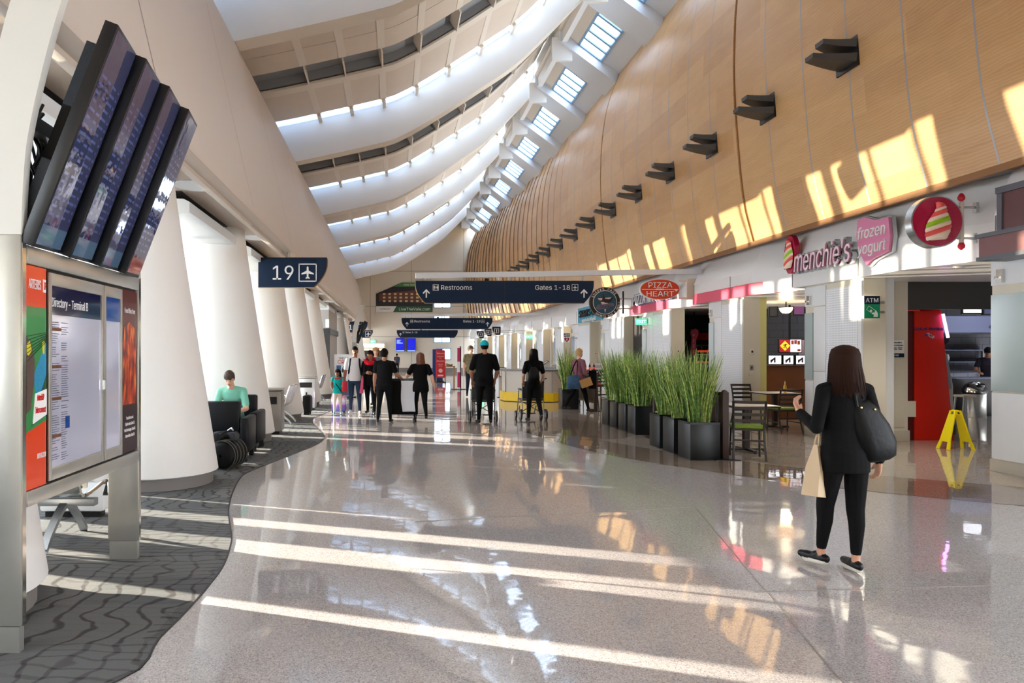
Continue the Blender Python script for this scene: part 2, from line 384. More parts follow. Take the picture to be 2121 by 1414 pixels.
# spotlights: pairs of dark fins in a square hole
FIN = mat('dark_grey_fin', (74, 72, 72), .4, .3)
def spot(y, label):
    i = 0; x = interp([(z, x) for x, z in PR], 6.3)+shift(y)
    t = thing('wall_spotlight', label, 'spotlight', (x, y, 6.3), 0, 'fin spotlights on the wood wall')
    mb = MB(); mb.box(-.012, .02, -.26, .26, -.3, .3); obj('black_recess', mb, BLACK, t)
    for s in (0, 1):
        f = MB(); z0 = -.17+.22*s; yo = -.02+.0*s; L = .62-.16*s
        rows = []
        for a in np.linspace(0, 1, 7):
            w = .24*(1-.55*a); dz = -.10*math.sin(a*PI*.5)*0+.05*a*a
            xx = -L*a
            rows.append([Vector((xx, yo-w, z0+dz+.06)), Vector((xx, yo+w, z0+dz+.06)), Vector((xx, yo+w*.9, z0+dz-.06*(1-a*.8))), Vector((xx, yo-w*.9, z0+dz-.06*(1-a*.8)))])
        f.sheet(rows, 0, True); f.f.append((24, 25, 26, 27)); f.m.append(0)
        obj('fin', f, FIN, t)
    l = bpy.data.lights.new('uplight', 'SPOT'); l.energy = 190; l.color = (.86, .94, 1.0); l.spot_size = math.radians(95); l.spot_blend = 1.0; l.shadow_soft_size = .12
    lo_ = bpy.data.objects.new('uplight', l); COL.objects.link(lo_); lo_.parent = t; lo_.location = (-.5, 0, .2); lo_.rotation_euler = Vector((-.75, 0, 1)).to_track_quat('-Z', 'Y').to_euler()
    return t
s_names = ['nearest', 'second', 'third', 'fourth', 'fifth', 'sixth', 'seventh', 'eighth', 'ninth', 'tenth', 'eleventh', 'twelfth', 'thirteenth']
for i in range(13):
    spot(J0+PW*(-3+2*i), 'dark twin-fin spotlight on the curved maple wall, %s from the camera' % s_names[i])

# ------------------------------------------------------------------ ceiling: ribs, fabric panels, slots, skylights
RP = [(p.x, p.y) for p in smooth_curve([(-4.0, 7.12, 0), (-2.94, 7.3, 0), (-.46, 7.85, 0), (.28, 8.1, 0), (1.38, 8.72, 0), (2.67, 9.55, 0), (3.68, 10.24, 0), (4.6, 11.12, 0), (5.8, 12.36, 0)], 4)]
HT = 1.12
rib_y = [20.5+7.9*k for k in range(-4, 5)]
mb = MB(); mb.box(-4.2, -3.95, -8, 58.5, 7, 8.7); mb.box(5.82, 6.0, -8, 58.5, 12.3, 13.9)
ceiling = struct('ceiling', mb, W_WHITE)
rm = MB(); T = .42
lo = [Vector((x, 0, z)) for x, z in RP]; hi = [Vector((x, 0, z+HT+.25)) for x, z in RP]
rm.sheet([lo, hi]); rm.sheet([[p+Vector((0, T, 0)) for p in lo], [p+Vector((0, T, 0)) for p in hi]])
rm.sheet([lo, [p+Vector((0, T, 0)) for p in lo]], 1); rm.sheet([hi, [p+Vector((0, T, 0)) for p in hi]])
rib_me = rm.mesh('rib', [W_WHITE, W_TANL])
def band(y0, y1, dz, th=.04):
    b = MB(); a = [Vector((x, 0, z+HT+dz)) for x, z in RP]
    lp = lambda y: [p+Vector((0, y, 0)) for p in a]; up = lambda y: [p+Vector((0, y, th)) for p in a]
    b.sheet([lp(y0), lp(y1)]); b.sheet([up(y0), up(y1)]); b.sheet([lp(y0), up(y0)]); b.sheet([lp(y1), up(y1)]); return b
D = 7.9
pieces = [('fabric_panel', T, 2.5, .0, W_TAN), ('fabric_panel', 2.5, 3.2, .014, W_TAN), ('fabric_panel', 3.2, 4.1, .0, W_TAN), ('dark_strip', 4.1, 5.1, .28, W_GREY), ('ceiling_lip', 5.1, 5.45, -.06, W_TANL), ('fabric_panel', 5.45, 6.6, .0, W_TAN), ('fabric_panel', 6.6, 7.42, .014, W_TAN)]
meshes = []
for nme, a, b, dz, m in pieces:
    me = band(a, b, dz, .1 if nme == 'ceiling_lip' else .04).mesh(nme, m); smooth_by_angle(me, 30); meshes.append((nme, me))
slot_me = band(7.40, 7.92, .02, .01).mesh('slot_glass', pane_mat('tinted_slot_glass', (.40, .44, .50), .97, .9))
# struts across the slot and pale strips painting in light stripes on panels
xs = np.arange(-2.2, 5.7, .95)
st = MB(); st.box(-.05, .05, 7.36, 7.92, -.1, .05); strut_me = st.mesh('strut', W_TANL)
pu = MB(); pu.box(-.09, .09, T, 4.08, -.012, .01); pu.box(-.09, .09, 5.4, 7.42, -.012, .01); stripe_me = pu.mesh('painted_light_stripe', W_TANL)
cl = MB(); a_ = [Vector((x, 0, z+HT)) for x, z in RP]
for q in (4.1, 5.1): cl.sheet([[p+Vector((0, q, -.0)) for p in a_], [p+Vector((0, q, .34)) for p in a_]])
close_me = cl.mesh('strip_side', W_GREY)
dv = MB(); dv.box(-.02, .02, 4.1, 5.1, -.1, .3); div_me = dv.mesh('strip_divider', W_TANL)
for y in rib_y:
    o = link('rib', rib_me, ceiling); o.location.y = y
    for nme, me in meshes:
        o = link(nme, me, ceiling); o.location.y = y
    o = link('slot_glass', slot_me, ceiling); o.location.y = y
    o = link('strip_side', close_me, ceiling); o.location.y = y
    for x in xs:
        z = interp(RP, x)+HT; sl = math.atan((interp(RP, x+.1)-interp(RP, x-.1))/.2)
        for nme, me in (('strut', strut_me), ('painted_light_stripe', stripe_me), ('strip_divider', div_me)):
            o = link(nme, me, ceiling); o.location = (x, y, z); o.rotation_euler = (0, -sl, 0)
smooth_by_angle(rib_me, 30)

# skylight slope
def SZ(x): return 12.22-(x-6.41)*.75
sky_c = [22.2+PITCH*k for k in range(-7, 9)]
BLUEF = mat('blue_grey_mullion', (140, 178, 214), .4)
def slopeq(mb, x0, x1, y0, y1, dz=0, mi=0, th=.05):
    vs = [(x, y, SZ(x)+dz+t) for t in (0, th) for y in (y0, y1) for x in (x0, x1)]
    mb.add(vs, [(0, 2, 3, 1), (4, 5, 7, 6), (0, 1, 5, 4), (2, 6, 7, 3), (0, 4, 6, 2), (1, 3, 7, 5)], mi)
L = 1.36
mb = MB(); slopeq(mb, 5.7, 6.38, -8, 58.5); obj('slope_panel', mb, W_TANL, ceiling)
mb = MB(); slopeq(mb, 7.2, 8.3, -8, 58.5); obj('slope_panel', mb, W_BLUEGREY, ceiling)
beam = MB(); slopeq(beam, 5.72, 7.75, L, PITCH-L, -.38, 0, .42); beam_me = beam.mesh('cross_beam', W_BLUEGREY)
bk = MB(); bk.box(5.5, 6.2, L+.1, L+.22, 11.7, 12.5); bk_me = bk.mesh('bracket', W_WHITE)
fr = MB(); slopeq(fr, 6.38, 6.43, -L, L, -.05, 0, .1); slopeq(fr, 7.15, 7.2, -L, L, -.05, 0, .1); slopeq(fr, 6.38, 7.2, -L, -L+.06, -.05, 0, .1); slopeq(fr, 6.38, 7.2, L-.06, L, -.05, 0, .1)
fr_me = fr.mesh('skylight_frame', BLUEF)
mu = MB(); slopeq(mu, 6.42, 7.16, -.05, .05, -.05, 0, .1); mu_me = mu.mesh('mullion', BLUEF)
pn = MB(); slopeq(pn, 6.42, 7.16, -.24, .24, 0, 0, .012); pn_me = pn.mesh('glass_pane', FROST)
for y in sky_c:
    o = link('cross_beam', beam_me, ceiling); o.location.y = y
    o = link('bracket', bk_me, ceiling); o.location.y = y
    f = link('skylight_frame', fr_me, ceiling); f.location.y = y
    for k in range(5):
        p = link('glass_pane', pn_me, f); p.location.y = -L+.06+(2*L-.12)/5*(k+.5)
        if k:
            p = link('mullion', mu_me, f); p.location.y = -L+.06+(2*L-.12)/5*k

# left bulkhead and low ceiling over the seats
mb = MB()
mb.prism([(-6.6, 3.72), (-2.42, 3.72), (-2.42, 3.62), (-2.34, 3.57), (-2.27, 3.57), (-2.27, 3.62), (-2.19, 3.62), (-2.12, 3.66), (-2.10, 3.74), (-2.9, 7.22), (-2.94, 7.3), (-3.35, 7.3), (-4.2, 7.1), (-4.2, 7.3), (-6.6, 7.3)], 'y', -8, 58.4)
bulk = struct('trim_bulkhead', mb, mat('warm_white_paint', (212, 198, 184), .55))
mb = MB()
for k in range(-1, 14): mb.add([(-2.098, 2.3+PITCH*k, 3.74), (-2.098, 2.312+PITCH*k, 3.74), (-2.898, 2.312+PITCH*k, 7.22), (-2.898, 2.3+PITCH*k, 7.22)], [(0, 1, 2, 3)])
obj('panel_joint', mb, PLINTH, bulk)

# end wall
mb = MB(); mb.box(-9, 11, 58.4, 58.8, 0, 15); wall_end = struct('wall_end', mb, W_CREAM)
mb = MB(); mb.box(-9, 16, -8.3, -8, 0, 15); wall_near = struct('wall_near', mb, W_CREAM)
mb = MB(); mb.box(-9, 11, 58.39, 58.4, 3.0, 3.03); mb.box(-9, 11, 58.39, 58.4, 5.6, 5.63); mb.box(-9, 11, 58.39, 58.4, 8.6, 8.63)
for x in (-2, 1.5, 6): mb.box(x, x+.03, 58.39, 58.4, 0, 14)
obj('panel_joint', mb, PLINTH, wall_end)
mb = MB(); mb.box(-9, 11, 58.2, 58.4, 0, .35); struct('baseboard_end', mb, PLINTH)
LITW = mat('lit_window', (255, 255, 255), .3, emit=(225, 240, 255), es=3.2)
for i, (x0, x1, y0, y1) in enumerate(((900, 932, 606, 636), (900, 931, 651, 670), (900, 931, 694, 708), (905, 932, 723, 743))):
    a, b = at(x0, y1, 58.3), at(x1, y0, 58.3)
    mb = MB(); w = .07
    mb.box(a.x-w, b.x+w, 58.25, 58.42, a.z-w, a.z); mb.box(a.x-w, b.x+w, 58.25, 58.42, b.z, b.z+w); mb.box(a.x-w, a.x, 58.25, 58.42, a.z, b.z); mb.box(b.x, b.x+w, 58.25, 58.42, a.z, b.z)
    mb.box((a.x+b.x)/2-.03, (a.x+b.x)/2+.03, 58.25, 58.42, a.z, b.z)
    wdw = struct('window_%d' % (i+1), mb, BLUEF)
    mb = MB(); mb.box(a.x, b.x, 58.36, 58.39, a.z, b.z); obj('pane', mb, LITW, wdw)

# block added outside the windows to keep direct sun off the shop fronts
mb = MB(); mb.box(-34, -30, 4, 90, 4.75, 8.2)
for y in range(6, 90, 12): mb.box(-32.5, -31.5, y, y+.8, -4, 4.75)
struct('wall_added_sun_block', mb, W_WHITE)
# left window wall behind the columns
WX = -6.6
mb = MB(); mb.box(WX-.1, WX+.1, -8, 58.4, 3.7, 7.4)
wall_left = struct('wall_left', mb, W_WHITE)
slots = [(5.93, .26, 1.34), (6.5, .22, .6), (7.06, .42, 1.35), (7.86, .3, 1.15), (8.6, .1, .9), (10.9, .22, 1.2)]  # unseen sill slots, placed and sized to throw the floor sun streaks
yv = 11.8
while yv < 57: w = random.choice((.3, .42, .55)); slots.append((yv, w, random.choice((1.2, 1.34)))); yv += w+random.uniform(.1, .24)
cuts = sorted([(y, y+w, h) for y, w, h in slots]); y0 = -8; sl = MB()
for a, b, h in cuts+[(58.4, 58.4, 1.35)]:
    sl.box(WX-.09, WX+.09, y0, a, 0, 1.35); sl.box(WX-.09, WX+.09, a, b, h, 1.36); y0 = b
obj('streak_sill', sl, W_WHITE, wall_left)
n = 0
for k in range(-2, 14):
    n += 1; a = .25+PITCH*k; b = a+PITCH
    mb = MB(); mb.box(WX-.09, WX+.09, a-.12, a+.12, 1.35, 3.7); mb.box(WX-.07, WX+.07, a, b, 1.35, 1.41); mb.box(WX-.07, WX+.07, a, b, 1.98, 2.05)
    wd = struct('window_%d' % (n+4), mb, ALU)
    for j in range(4):
        ya = a+.12+(PITCH-.24)/4*j; yb = ya+(PITCH-.24)/4
        if j: m2 = MB(); m2.box(WX-.06, WX+.06, ya-.035, ya+.035, 1.41, 3.7); obj('mullion', m2, ALU, wd)
        m2 = MB(); m2.box(WX-.01, WX, ya, yb, 2.05, 3.7); obj('pane', m2, GLASS, wd)
    m2 = MB(); m2.box(WX-.01, WX, a, b, 1.41, 1.98); obj('added_sun_blind', m2, SHADE, wd)  # blind added in every bay to hold back direct sun

# ------------------------------------------------------------------ right side: storefronts
FASC = mat('white_gloss_panel', (238, 238, 238), .3)
PINK = mat('rose_pink_band', (226, 92, 118), .45)
def perf_mat():
    m = mat('perforated_white_metal', (238, 240, 244), .35); nd, lk, b = nodes(m)
    g = nd.new('ShaderNodeNewGeometry'); mp = nd.new('ShaderNodeMapping'); mp.inputs['Scale'].default_value = (0, 24, 24)
    lk.new(g.outputs['Position'], mp.inputs[0]); fr = nd.new('ShaderNodeVectorMath'); fr.operation = 'FRACTION'; lk.new(mp.outputs[0], fr.inputs[0])
    ds = nd.new('ShaderNodeVectorMath'); ds.operation = 'DISTANCE'; ds.inputs[1].default_value = (0, .5, .5); lk.new(fr.outputs[0], ds.inputs[0])
    gt = nd.new('ShaderNodeMath'); gt.operation = 'GREATER_THAN'; gt.inputs[1].default_value = .3; lk.new(ds.outputs['Value'], gt.inputs[0])
    mx = nd.new('ShaderNodeMix'); mx.data_type = 'RGBA'; mx.inputs[6].default_value = rgb((208, 212, 220)); mx.inputs[7].default_value = rgb((240, 242, 246))
    lk.new(gt.outputs[0], mx.inputs[0]); lk.new(mx.outputs[2], b.inputs['Base Color']); return m
PERF = perf_mat()
PANELW = mat('white_wall_panel', (232, 234, 236), .4)
FX = 7.85
fars = [8.75, 13.2, 17.5, 22.1, 26.4, 30.6, 34.9, 39.2, 43.5, 47.8, 52.1, 58.3]
plan = [(8.35, 3.0)]
for i, f in enumerate(fars):
    pv = fars[i-1] if i else 4.4
    L0 = f-pv; s = shift(f)
    plan += [(8.12+s, pv+.12), (7.70+s, pv+.30*L0+.15), (7.70+s, f)]
mb = MB()
for (x0, y0), (x1, y1) in zip(plan, plan[1:]):
    mb.sheet([[Vector((x0, y0, 2.8)), Vector((x1, y1, 2.8))], [Vector((x0, y0, 3.3)), Vector((x1, y1, 3.3))], [Vector((x0+.28, y0, 4.0)), Vector((x1+.28, y1, 4.0))]])
    mb.sheet([[Vector((x0, y0, 2.8)), Vector((x1, y1, 2.8))], [Vector((11.5, y0, 2.8)), Vector((11.5, y1, 2.8))]])
    mb.sheet([[Vector((x0+.28, y0, 4.0)), Vector((x1+.28, y1, 4.0))], [Vector((9, y0, 4.02)), Vector((9, y1, 4.02))]])
fascia = struct('trim_fascia', mb, FASC, smooth=20)
mb = MB()
for i, f in enumerate(fars[:-1]):
    for yy_ in (f-.03, f-1.9): mb.box(7.692+shift(f), 7.705+shift(f), yy_, yy_+.012, 2.82, 3.3)
obj('panel_joint', mb, PLINTH, fascia)
def band_on(i0, z0, z1):
    b = MB(); pl = plan[1+3*i0:4+3*i0]; pl = [(pl[0][0]+.0, pl[0][1]+.35)]+pl[1:]
    rows = []
    for x, y in pl: rows.append([Vector((x-.03, y, z0)), Vector((x-.03, y, z1)), Vector((x+.02, y, z1)), Vector((x+.02, y, z0))])
    b.sheet(rows, 0, True); n = len(rows); b.f += [(0, 1, 2, 3), (4*n-4, 4*n-3, 4*n-2, 4*n-1)]; b.m += [0, 0]
    return obj('pink_band', b, PINK, fascia, 0)
band_on(2, 2.795, 3.05); band_on(3, 2.795, 3.06)
for i, (x, y) in enumerate([(8.2, 9.9), (8.15, 12.4), (8.1, 15.9), (8.1, 20.4), (8.2, 24.6)]):
    mb = MB(); mb.disc((x, y), .07, 'z', 2.785, 2.8, 16); mb.disc((x, y), .045, 'z', 2.78, 2.79, 16, 1)
    t = obj('recessed_downlight', mb, [W_WHITE, mat('lamp_lens', (250, 240, 220), .4)]); l = bpy.data.lights.new('downlight_lamp', 'SPOT'); l.energy = 60 if i == 0 else 18; l.color = (1, .95, .88); l.spot_size = 2.2; l.spot_blend = .7; l.shadow_soft_size = .06; lo_ = bpy.data.objects.new('downlight_lamp', l); COL.objects.link(lo_); lo_.parent = t; lo_.location = (x, y, 2.76)
    tag(t, 'small recessed downlight in the storefront soffit, %s from the camera' % ['first', 'second', 'third', 'fourth', 'fifth'][i], 'downlight', 'downlights in the storefront soffit')

# pillars
pil = [(5.0, 8.95), (11.4, 13.0), (15.3, 16.95), (19.27, 21.5), (23.2, 25.8), (27.2, 30.0), (31.3, 33.2), (35.2, 37.1), (39.2, 41.0), (43.2, 45.0), (47.1, 49.0), (51.1, 53.0), (55, 57)]
for i, (a, b) in enumerate(pil):
    s = shift(b); X = FX+s; depth = .37
    mb = MB(); mb.box(X, X+depth, a, b, 0, 2.8); p = struct('trim_pillar', mb, BEIGE)
    m2 = MB(); m2.box(X-.02, X+depth+.02, a-.02, b+.02, 0, .16); obj('base_tile', m2, mat('beige_base_tile', (196, 188, 172), .35), p, bevel=.008)
    L0 = b-a
    # corridor face: glass strip, flat panels, perforated panel, end stile
    m2 = MB(); m2.box(X-.03, X, a+.01, a+.1, .17, 2.76); obj('stile', m2, PANELW, p)
    m2 = MB(); m2.box(X-.018, X, a+.13, a+.60*L0, .17, 2.70); obj('perforated_panel', m2, PERF, p)
    m2 = MB(); m2.box(X-.02, X, a+.61*L0, a+.83*L0, .17, 1.2); obj('wall_panel', m2, PANELW, p, bevel=.006)
    m2 = MB(); m2.box(X-.02, X, a+.61*L0, a+.83*L0, 1.215, 2.4); obj('wall_panel', m2, PANELW, p, bevel=.006)
    m2 = MB(); m2.box(X-.028, X, a+.83*L0+.02, b-.01, 1.05, 2.3); obj('glass_strip', m2, GREYGLASS, p)
    m2 = MB(); m2.box(X-.02, X, a+.83*L0+.02, b-.01, .17, 1.03); obj('wall_panel', m2, PANELW, p, bevel=.006)
    m2 = MB(); m2.box(X-.02, X, a+.61*L0, b, 2.42, 2.78); obj('head_panel', m2, PANELW, p, bevel=.006)
    m2 = MB(); m2.box(X-.06, X-.02, b-.2, b-.12, 2.45, 2.62); m2.box(X-.1, X-.05, b-.18, b-.14, 2.5, 2.53); obj('glass_clamp', m2, CHROME, p)
# yellow return beside the third pillar, round column and panelled return beside the second
mb = MB(); mb.box(8.22, 8.36, 15.3, 15.7, 0, 2.8); struct('wall_yellow_return', mb, mat('pale_yellow_paint', (222, 214, 140), .6))
mb = MB(); mb.lathe([(.16, 0), (.16, 2.8)], (8.42, 11.75, 0), 28); struct('trim_round_column', mb, PANELW)
mb = MB(); mb.box(8.22, 8.4, 11.6, 12.9, 0, 2.8); mb.box(8.58, 9.04, 12.0, 12.6, 0, 2.8); rt = struct('wall_beige_return', mb, BEIGE)
mb = MB(); mb.box(8.56, 9.06, 11.97, 12.6, 0, .19); obj('base_tile', mb, MATS['beige_base_tile'], rt, bevel=.008)
mb = MB(); mb.box(8.66, 8.98, 11.985, 12.0, .24, .98); obj('lower_panel', mb, BEIGE, rt, bevel=.004)
# shop interiors
DARK = mat('charcoal_paint', (46, 44, 44), .6)
INTB = mat('beige_interior', (188, 176, 156), .6)
def tilewall(name, axis, c, u0, u1, z0, z1, m, mg, tw=.3, th=.2, sgn=-1):
    mb = MB()
    if axis == 'y': mb.box(u0, u1, c, c+.1, z0, z1)
    else: mb.box(c, c+.1, u0, u1, z0, z1)
    w = struct(name, mb, mg); b = MB(); r = 0; z = z0
    while z < z1-.02:
        u = u0-(tw/2 if r % 2 else 0)
        while u < u1:
            a, e = max(u, u0)+.004, min(u+tw, u1)-.004
            if e-a > .02:
                if axis == 'y': b.box(a, e, c-.008-random.random()*.003, c, z+.004, min(z+th, z1)-.004)
                else: b.box(c-.008-random.random()*.003, c, a, e, z+.004, min(z+th, z1)-.004)
            u += tw
        z += th; r += 1
    o = obj('tile', b, m, w, 0); o['kind'] = 'stuff'; return w
tilewall('wall_shop_back', 'y', 19.2, 8.95, 18.5, 0, 3.0, DARKWALL, mat('grout_dark', (40, 40, 44), .8), .4, .2)
mb = MB(); mb.box(8.9, 18.5, 9.0, 19.2, 2.95, 3.0); struct('ceiling_shop', mb, mat('dark_soffit', (52, 50, 48), .7))
mb = MB(); mb.box(18.4, 18.5, 3, 19.3, 0, 3.0); struct('wall_shop_side', mb, DARK)
mb = MB(); mb.box(8.24, 18.5, 8.85, 8.95, 0, 3.0); struct('wall_shop_near', mb, DARKWALL)
mb = MB(); mb.box(8.9, 18.5, 2.9, 9.0, 2.95, 3.0); struct('ceiling_front_shop', mb, MATS['dark_soffit'])
mb = MB(); mb.box(11.9, 12, 19.2, 22.4, 0, 3.0); struct('wall_pizza_side', mb, DARK)
mb = MB(); mb.box(8.2, 12, 19.2, 22.4, 2.95, 3.0); struct('ceiling_pizza', mb, MATS['dark_soffit'])
mb = MB(); mb.box(9.04, 16, 12.0, 12.12, 2.32, 2.82); struct('trim_shop_header', mb, mat('taupe_header', (64, 62, 58), .6))
tilewall('wall_pizza_back', 'y', 22.3, 8.22, 12, 0, 3.0, mat('dark_teal_tile', (62, 74, 76), .2), MATS['grout_dark'], .3, .3)
mb = MB(); mb.box(8.22, 8.3, 19.5, 22.3, 0, 2.8); struct('wall_pizza_glass_side', mb, mat('blue_grey_glass_wall', (120, 142, 150), .15))
for k, (a, b) in enumerate(pil[3:-1]):
    nx = pil[4+k]; mb = MB(); s = shift(b)
    mb.box(8.15+s, 8.25+s, b, nx[0], 0, 2.8); struct('wall_shop_infill', mb, INTB if k != 0 else DARK)

# lunch counter seen between the second and third pillars
t = thing('service_counter', 'brown wood service counter behind the dining tables with menu boards on top', 'counter', (9.6, 16.6, 0))
mb = MB(); mb.box(-.9, 1.6, -.2, .4, 0, 1.22); obj('front_panel', mb, mat('orange_brown_wood', (128, 76, 36), .4, noise=.12, nscale=3), t)
mb = MB(); mb.box(-.95, 1.65, -.26, .45, 1.22, 1.27); obj('worktop', mb, mat('brown_top', (96, 60, 34), .3), t, bevel=.006)
LIGHTBOX = mat('menu_lightbox', (240, 240, 245), .4, emit=(235, 238, 250), es=.9)
for i, (x0, x1) in enumerate(((1591, 1619), (1622, 1644), (1648, 1668))):
    a, b = at(x0, 754, 16.7), at(x1, 738, 16.7)
    t = thing('menu_box', 'small lit menu box on the brown counter, %s of three' % ['left', 'middle', 'right'][i], 'menu board', (a.x, 16.7, 1.27), 0, 'menu boxes on the counter')
    mb = MB(); mb.box(0, b.x-a.x, 0, .1, 0, .24); obj('casing', mb, BLACK, t)
    mb = MB(); mb.box(.015, b.x-a.x-.015, -.006, 0, .02, .22); obj('lit_face', mb, LIGHTBOX, t)
    mb = MB()
    for q in range(4): mb.box(.05+.03*q, .07+.03*q+.02, -.009, -.006, .05+.03*(q % 3), .12+.02*q)
    obj('print', mb, mat('dark_print', (60, 56, 70), .6), t)
a = at(1637, 716, 17.6)
t = thing('menu_screen', 'hanging menu screen with a yellow diamond and food pictures', 'screen', (a.x, 17.6, a.z))
mb = MB(); mb.box(-.3, .3, 0, .06, -.18, .18); obj('casing', mb, BLACK, t, bevel=.006)
mb = MB(); mb.box(-.28, .0, -.004, 0, -.16, .16); obj('red_panel', mb, mat('screen_red', (120, 24, 28), .4, emit=(150, 30, 34), es=.5), t)
mb = MB(); mb.box(.0, .28, -.004, 0, -.16, .16); obj('food_panel', mb, mat('screen_white', (225, 225, 235), .4, emit=(225, 225, 240), es=.6), t)
mb = MB(); mb.prism([(-.27, 0), (-.14, .13), (-.01, 0), (-.14, -.13)], 'y', -.008, -.004); obj('diamond', mb, mat('screen_yellow', (230, 190, 40), .4, emit=(230, 190, 40), es=.5), t)
mb = MB(); mb.tube([(-.18, -.01, -.06), (-.14, -.01, 0), (-.1, -.01, -.07)], .012, 5); mb.tube([(-.14, -.01, 0), (-.13, -.01, .05)], .015, 5); mb.tube([(-.19, -.01, .02), (-.09, -.01, .03)], .009, 5); obj('running_figure', mb, BLACK, t)
mb = MB()
for q, (x, z) in enumerate(((.05, .09), (.13, .1), (.21, .08))): mb.box(x-.03, x+.035, -.007, -.004, z-.05, z+.05)
mb.ell((.22, -.005, -.11), (.05, .004, .03)); o = obj('food_picture', mb, mat('food_red', (168, 74, 44), .5, noise=.4, nscale=30), t); o['kind'] = 'stuff'
mb = MB(); mb.box(-.02, .02, .02, .05, .18, 1.3); obj('hanger', mb, BLACKM, t)
a = at(1628, 640, 16.6)
t = thing('bowl_lamp', 'glowing alabaster bowl lamp under the shop ceiling', 'lamp', (a.x, 16.6, a.z))
mb = MB(); mb.lathe([(.02, -.1), (.08, -.09), (.13, -.04), (.15, .03), (.13, .03), (.07, -.05)], (0, 0, 0), 20); l = bpy.data.lights.new('bowl_lamp_light', 'POINT'); l.energy = 18; l.color = (1, .8, .55); l.shadow_soft_size = .1; lo_ = bpy.data.objects.new('bowl_lamp_light', l); COL.objects.link(lo_); lo_.parent = t; lo_.location = (0, 0, -.22)
obj('shade', mb, mat('lit_alabaster', (255, 220, 170), .5, emit=(255, 200, 130), es=2.2), t)
mb = MB(); mb.tube([(0, 0, 0), (0, 0, .4)], .015); obj('stem', mb, BLACKM, t)
for i, (x, y, w, h, c) in enumerate(((1602, 641, .12, .2, 'dark'), (1660, 720, .1, .24, 'pink'), (1655, 640, .16, .17, 'purple'))):
    a = at(x, y, 18.2); t = thing('wall_poster', ['black framed picture high on the charcoal wall', 'pale pink notice on the charcoal wall beside the menu screen', 'purple menu poster high beside the bowl lamp'][i], 'poster', (a.x, 18.2, a.z))
    mb = MB(); mb.box(-w, w, 0, .03, -h, h); obj('frame', mb, BLACK, t); mb = MB(); mb.box(-w+.03, w-.03, -.004, 0, -h+.03, h-.03)
    obj('sheet', mb, mat('poster_'+c, {'dark': (70, 66, 64), 'pink': (206, 176, 190), 'purple': (150, 90, 150)}[c], .5, noise=.2, nscale=12), t)

# bank machine kiosk
RED = mat('bank_red', (204, 34, 16), .5, spec=.25, noise=.05, nscale=5)
t = thing('bank_machine_kiosk', 'tall tapering red cash machine kiosk under the dark header', 'kiosk', (9.23, 12.09, 0))
mb = MB(); mb.add([(0, 0, 0), (.7, 0, 0), (.47, 0, 2.29), (0, 0, 2.29), (0, .35, 0), (.7, .35, 0), (.47, .35, 2.29), (0, .35, 2.29)], [(0, 1, 2, 3), (4, 7, 6, 5), (0, 4, 5, 1), (1, 5, 6, 2), (2, 6, 7, 3), (3, 7, 4, 0)]); obj('red_fin', mb, RED, t, bevel=.004)
mb = MB(); mb.box(-.14, 0, .02, .33, 0, 2.29); obj('dark_side', mb, mat('dark_red', (84, 10, 12), .5), t)
mb = MB(); mb.box(.25, .62, .2, .5, 2.29, 2.38); obj('red_cap', mb, RED, t)
mb = MB(); mb.prism([(.5, 0), (.98, 0), (.98, .95), (.86, 1.55), (.5, 1.57)], 'y', .36, 1.0); obj('machine_body', mb, mat('pale_grey_machine', (176, 176, 166), .45), t, bevel=.01)
mb = MB(); mb.prism([(.84, .9), (.95, .9), (.86, 1.5), (.82, 1.5)], 'y', .352, .36); obj('grey_insert', mb, ALU, t)
mb = MB(); mb.bar((.485, -.02, 2.24), (.575, -.02, 1.82), .035, .03); obj('neon_tube', mb, mat('violet_neon', (240, 200, 255), .4, emit=(225, 140, 255), es=3.0), t)
mb = MB(); mb.disc((.62, 1.78), .07, 'y', .1, .2, 16); obj('black_camera', mb, BLACK, t)
BLUEP = mat('bank_blue', (60, 54, 120), .5)
text('Bank of America', .085, BLUEP, t, (.245, -.004, 1.98), 'front', off=.002, xs=.85)
mb = MB()
for q in range(3): mb.add([(.20+.05*q, -.003, 1.86-.026*q+.03), (.24+.05*q, -.003, 1.86-.026*q+.05), (.31+.02*q, -.003, 1.86-.012*q-.012), (.27+.02*q, -.003, 1.86-.012*q-.035)], [(0, 1, 2, 3)])
obj('flag_emblem', mb, mat('emblem_white', (230, 190, 200), .5), t, 0)
mb = MB(); mb.add([(.16, -.0035, 1.86), (.21, -.0035, 1.895), (.25, -.0035, 1.87), (.2, -.0035, 1.84)], [(0, 1, 2, 3)]); obj('flag_canton', mb, BLUEP, t, 0)
mb = MB(); mb.box(-.16, 0, -.03, 0, .42, .7); obj('side_box', mb, BEIGE, t)

# kitchen beyond
t = thing('extractor_hood', 'long stainless extractor hood over the kitchen line', 'hood', (14.9, 17.2, 2.06))
mb = MB(); mb.add([(-1.2, 0, 0), (1.6, 0, 0), (1.6, -.1, .42), (-1.2, -.1, .42), (-1.2, .9, 0), (1.6, .9, 0), (1.6, .9, .42), (-1.2, .9, .42)], [(0, 1, 2, 3), (4, 7, 6, 5), (0, 4, 5, 1), (1, 5, 6, 2), (2, 6, 7, 3), (3, 7, 4, 0)]); obj('canopy', mb, mat('dark_stainless', (66, 70, 92), .45, .6), t)
mb = MB(); mb.box(-1.2, 1.6, -.02, .9, -.03, 0); obj('gutter', mb, CHROME, t)
mb = MB(); mb.box(.1, .2, -.07, -.05, .1, .17); obj('switch_plate', mb, CHROME, t)
t = thing('kitchen_ceiling_lamp', 'round flush lamp on the dark ceiling over the kitchen passage', 'lamp', (14.6, 16.4, 2.95))
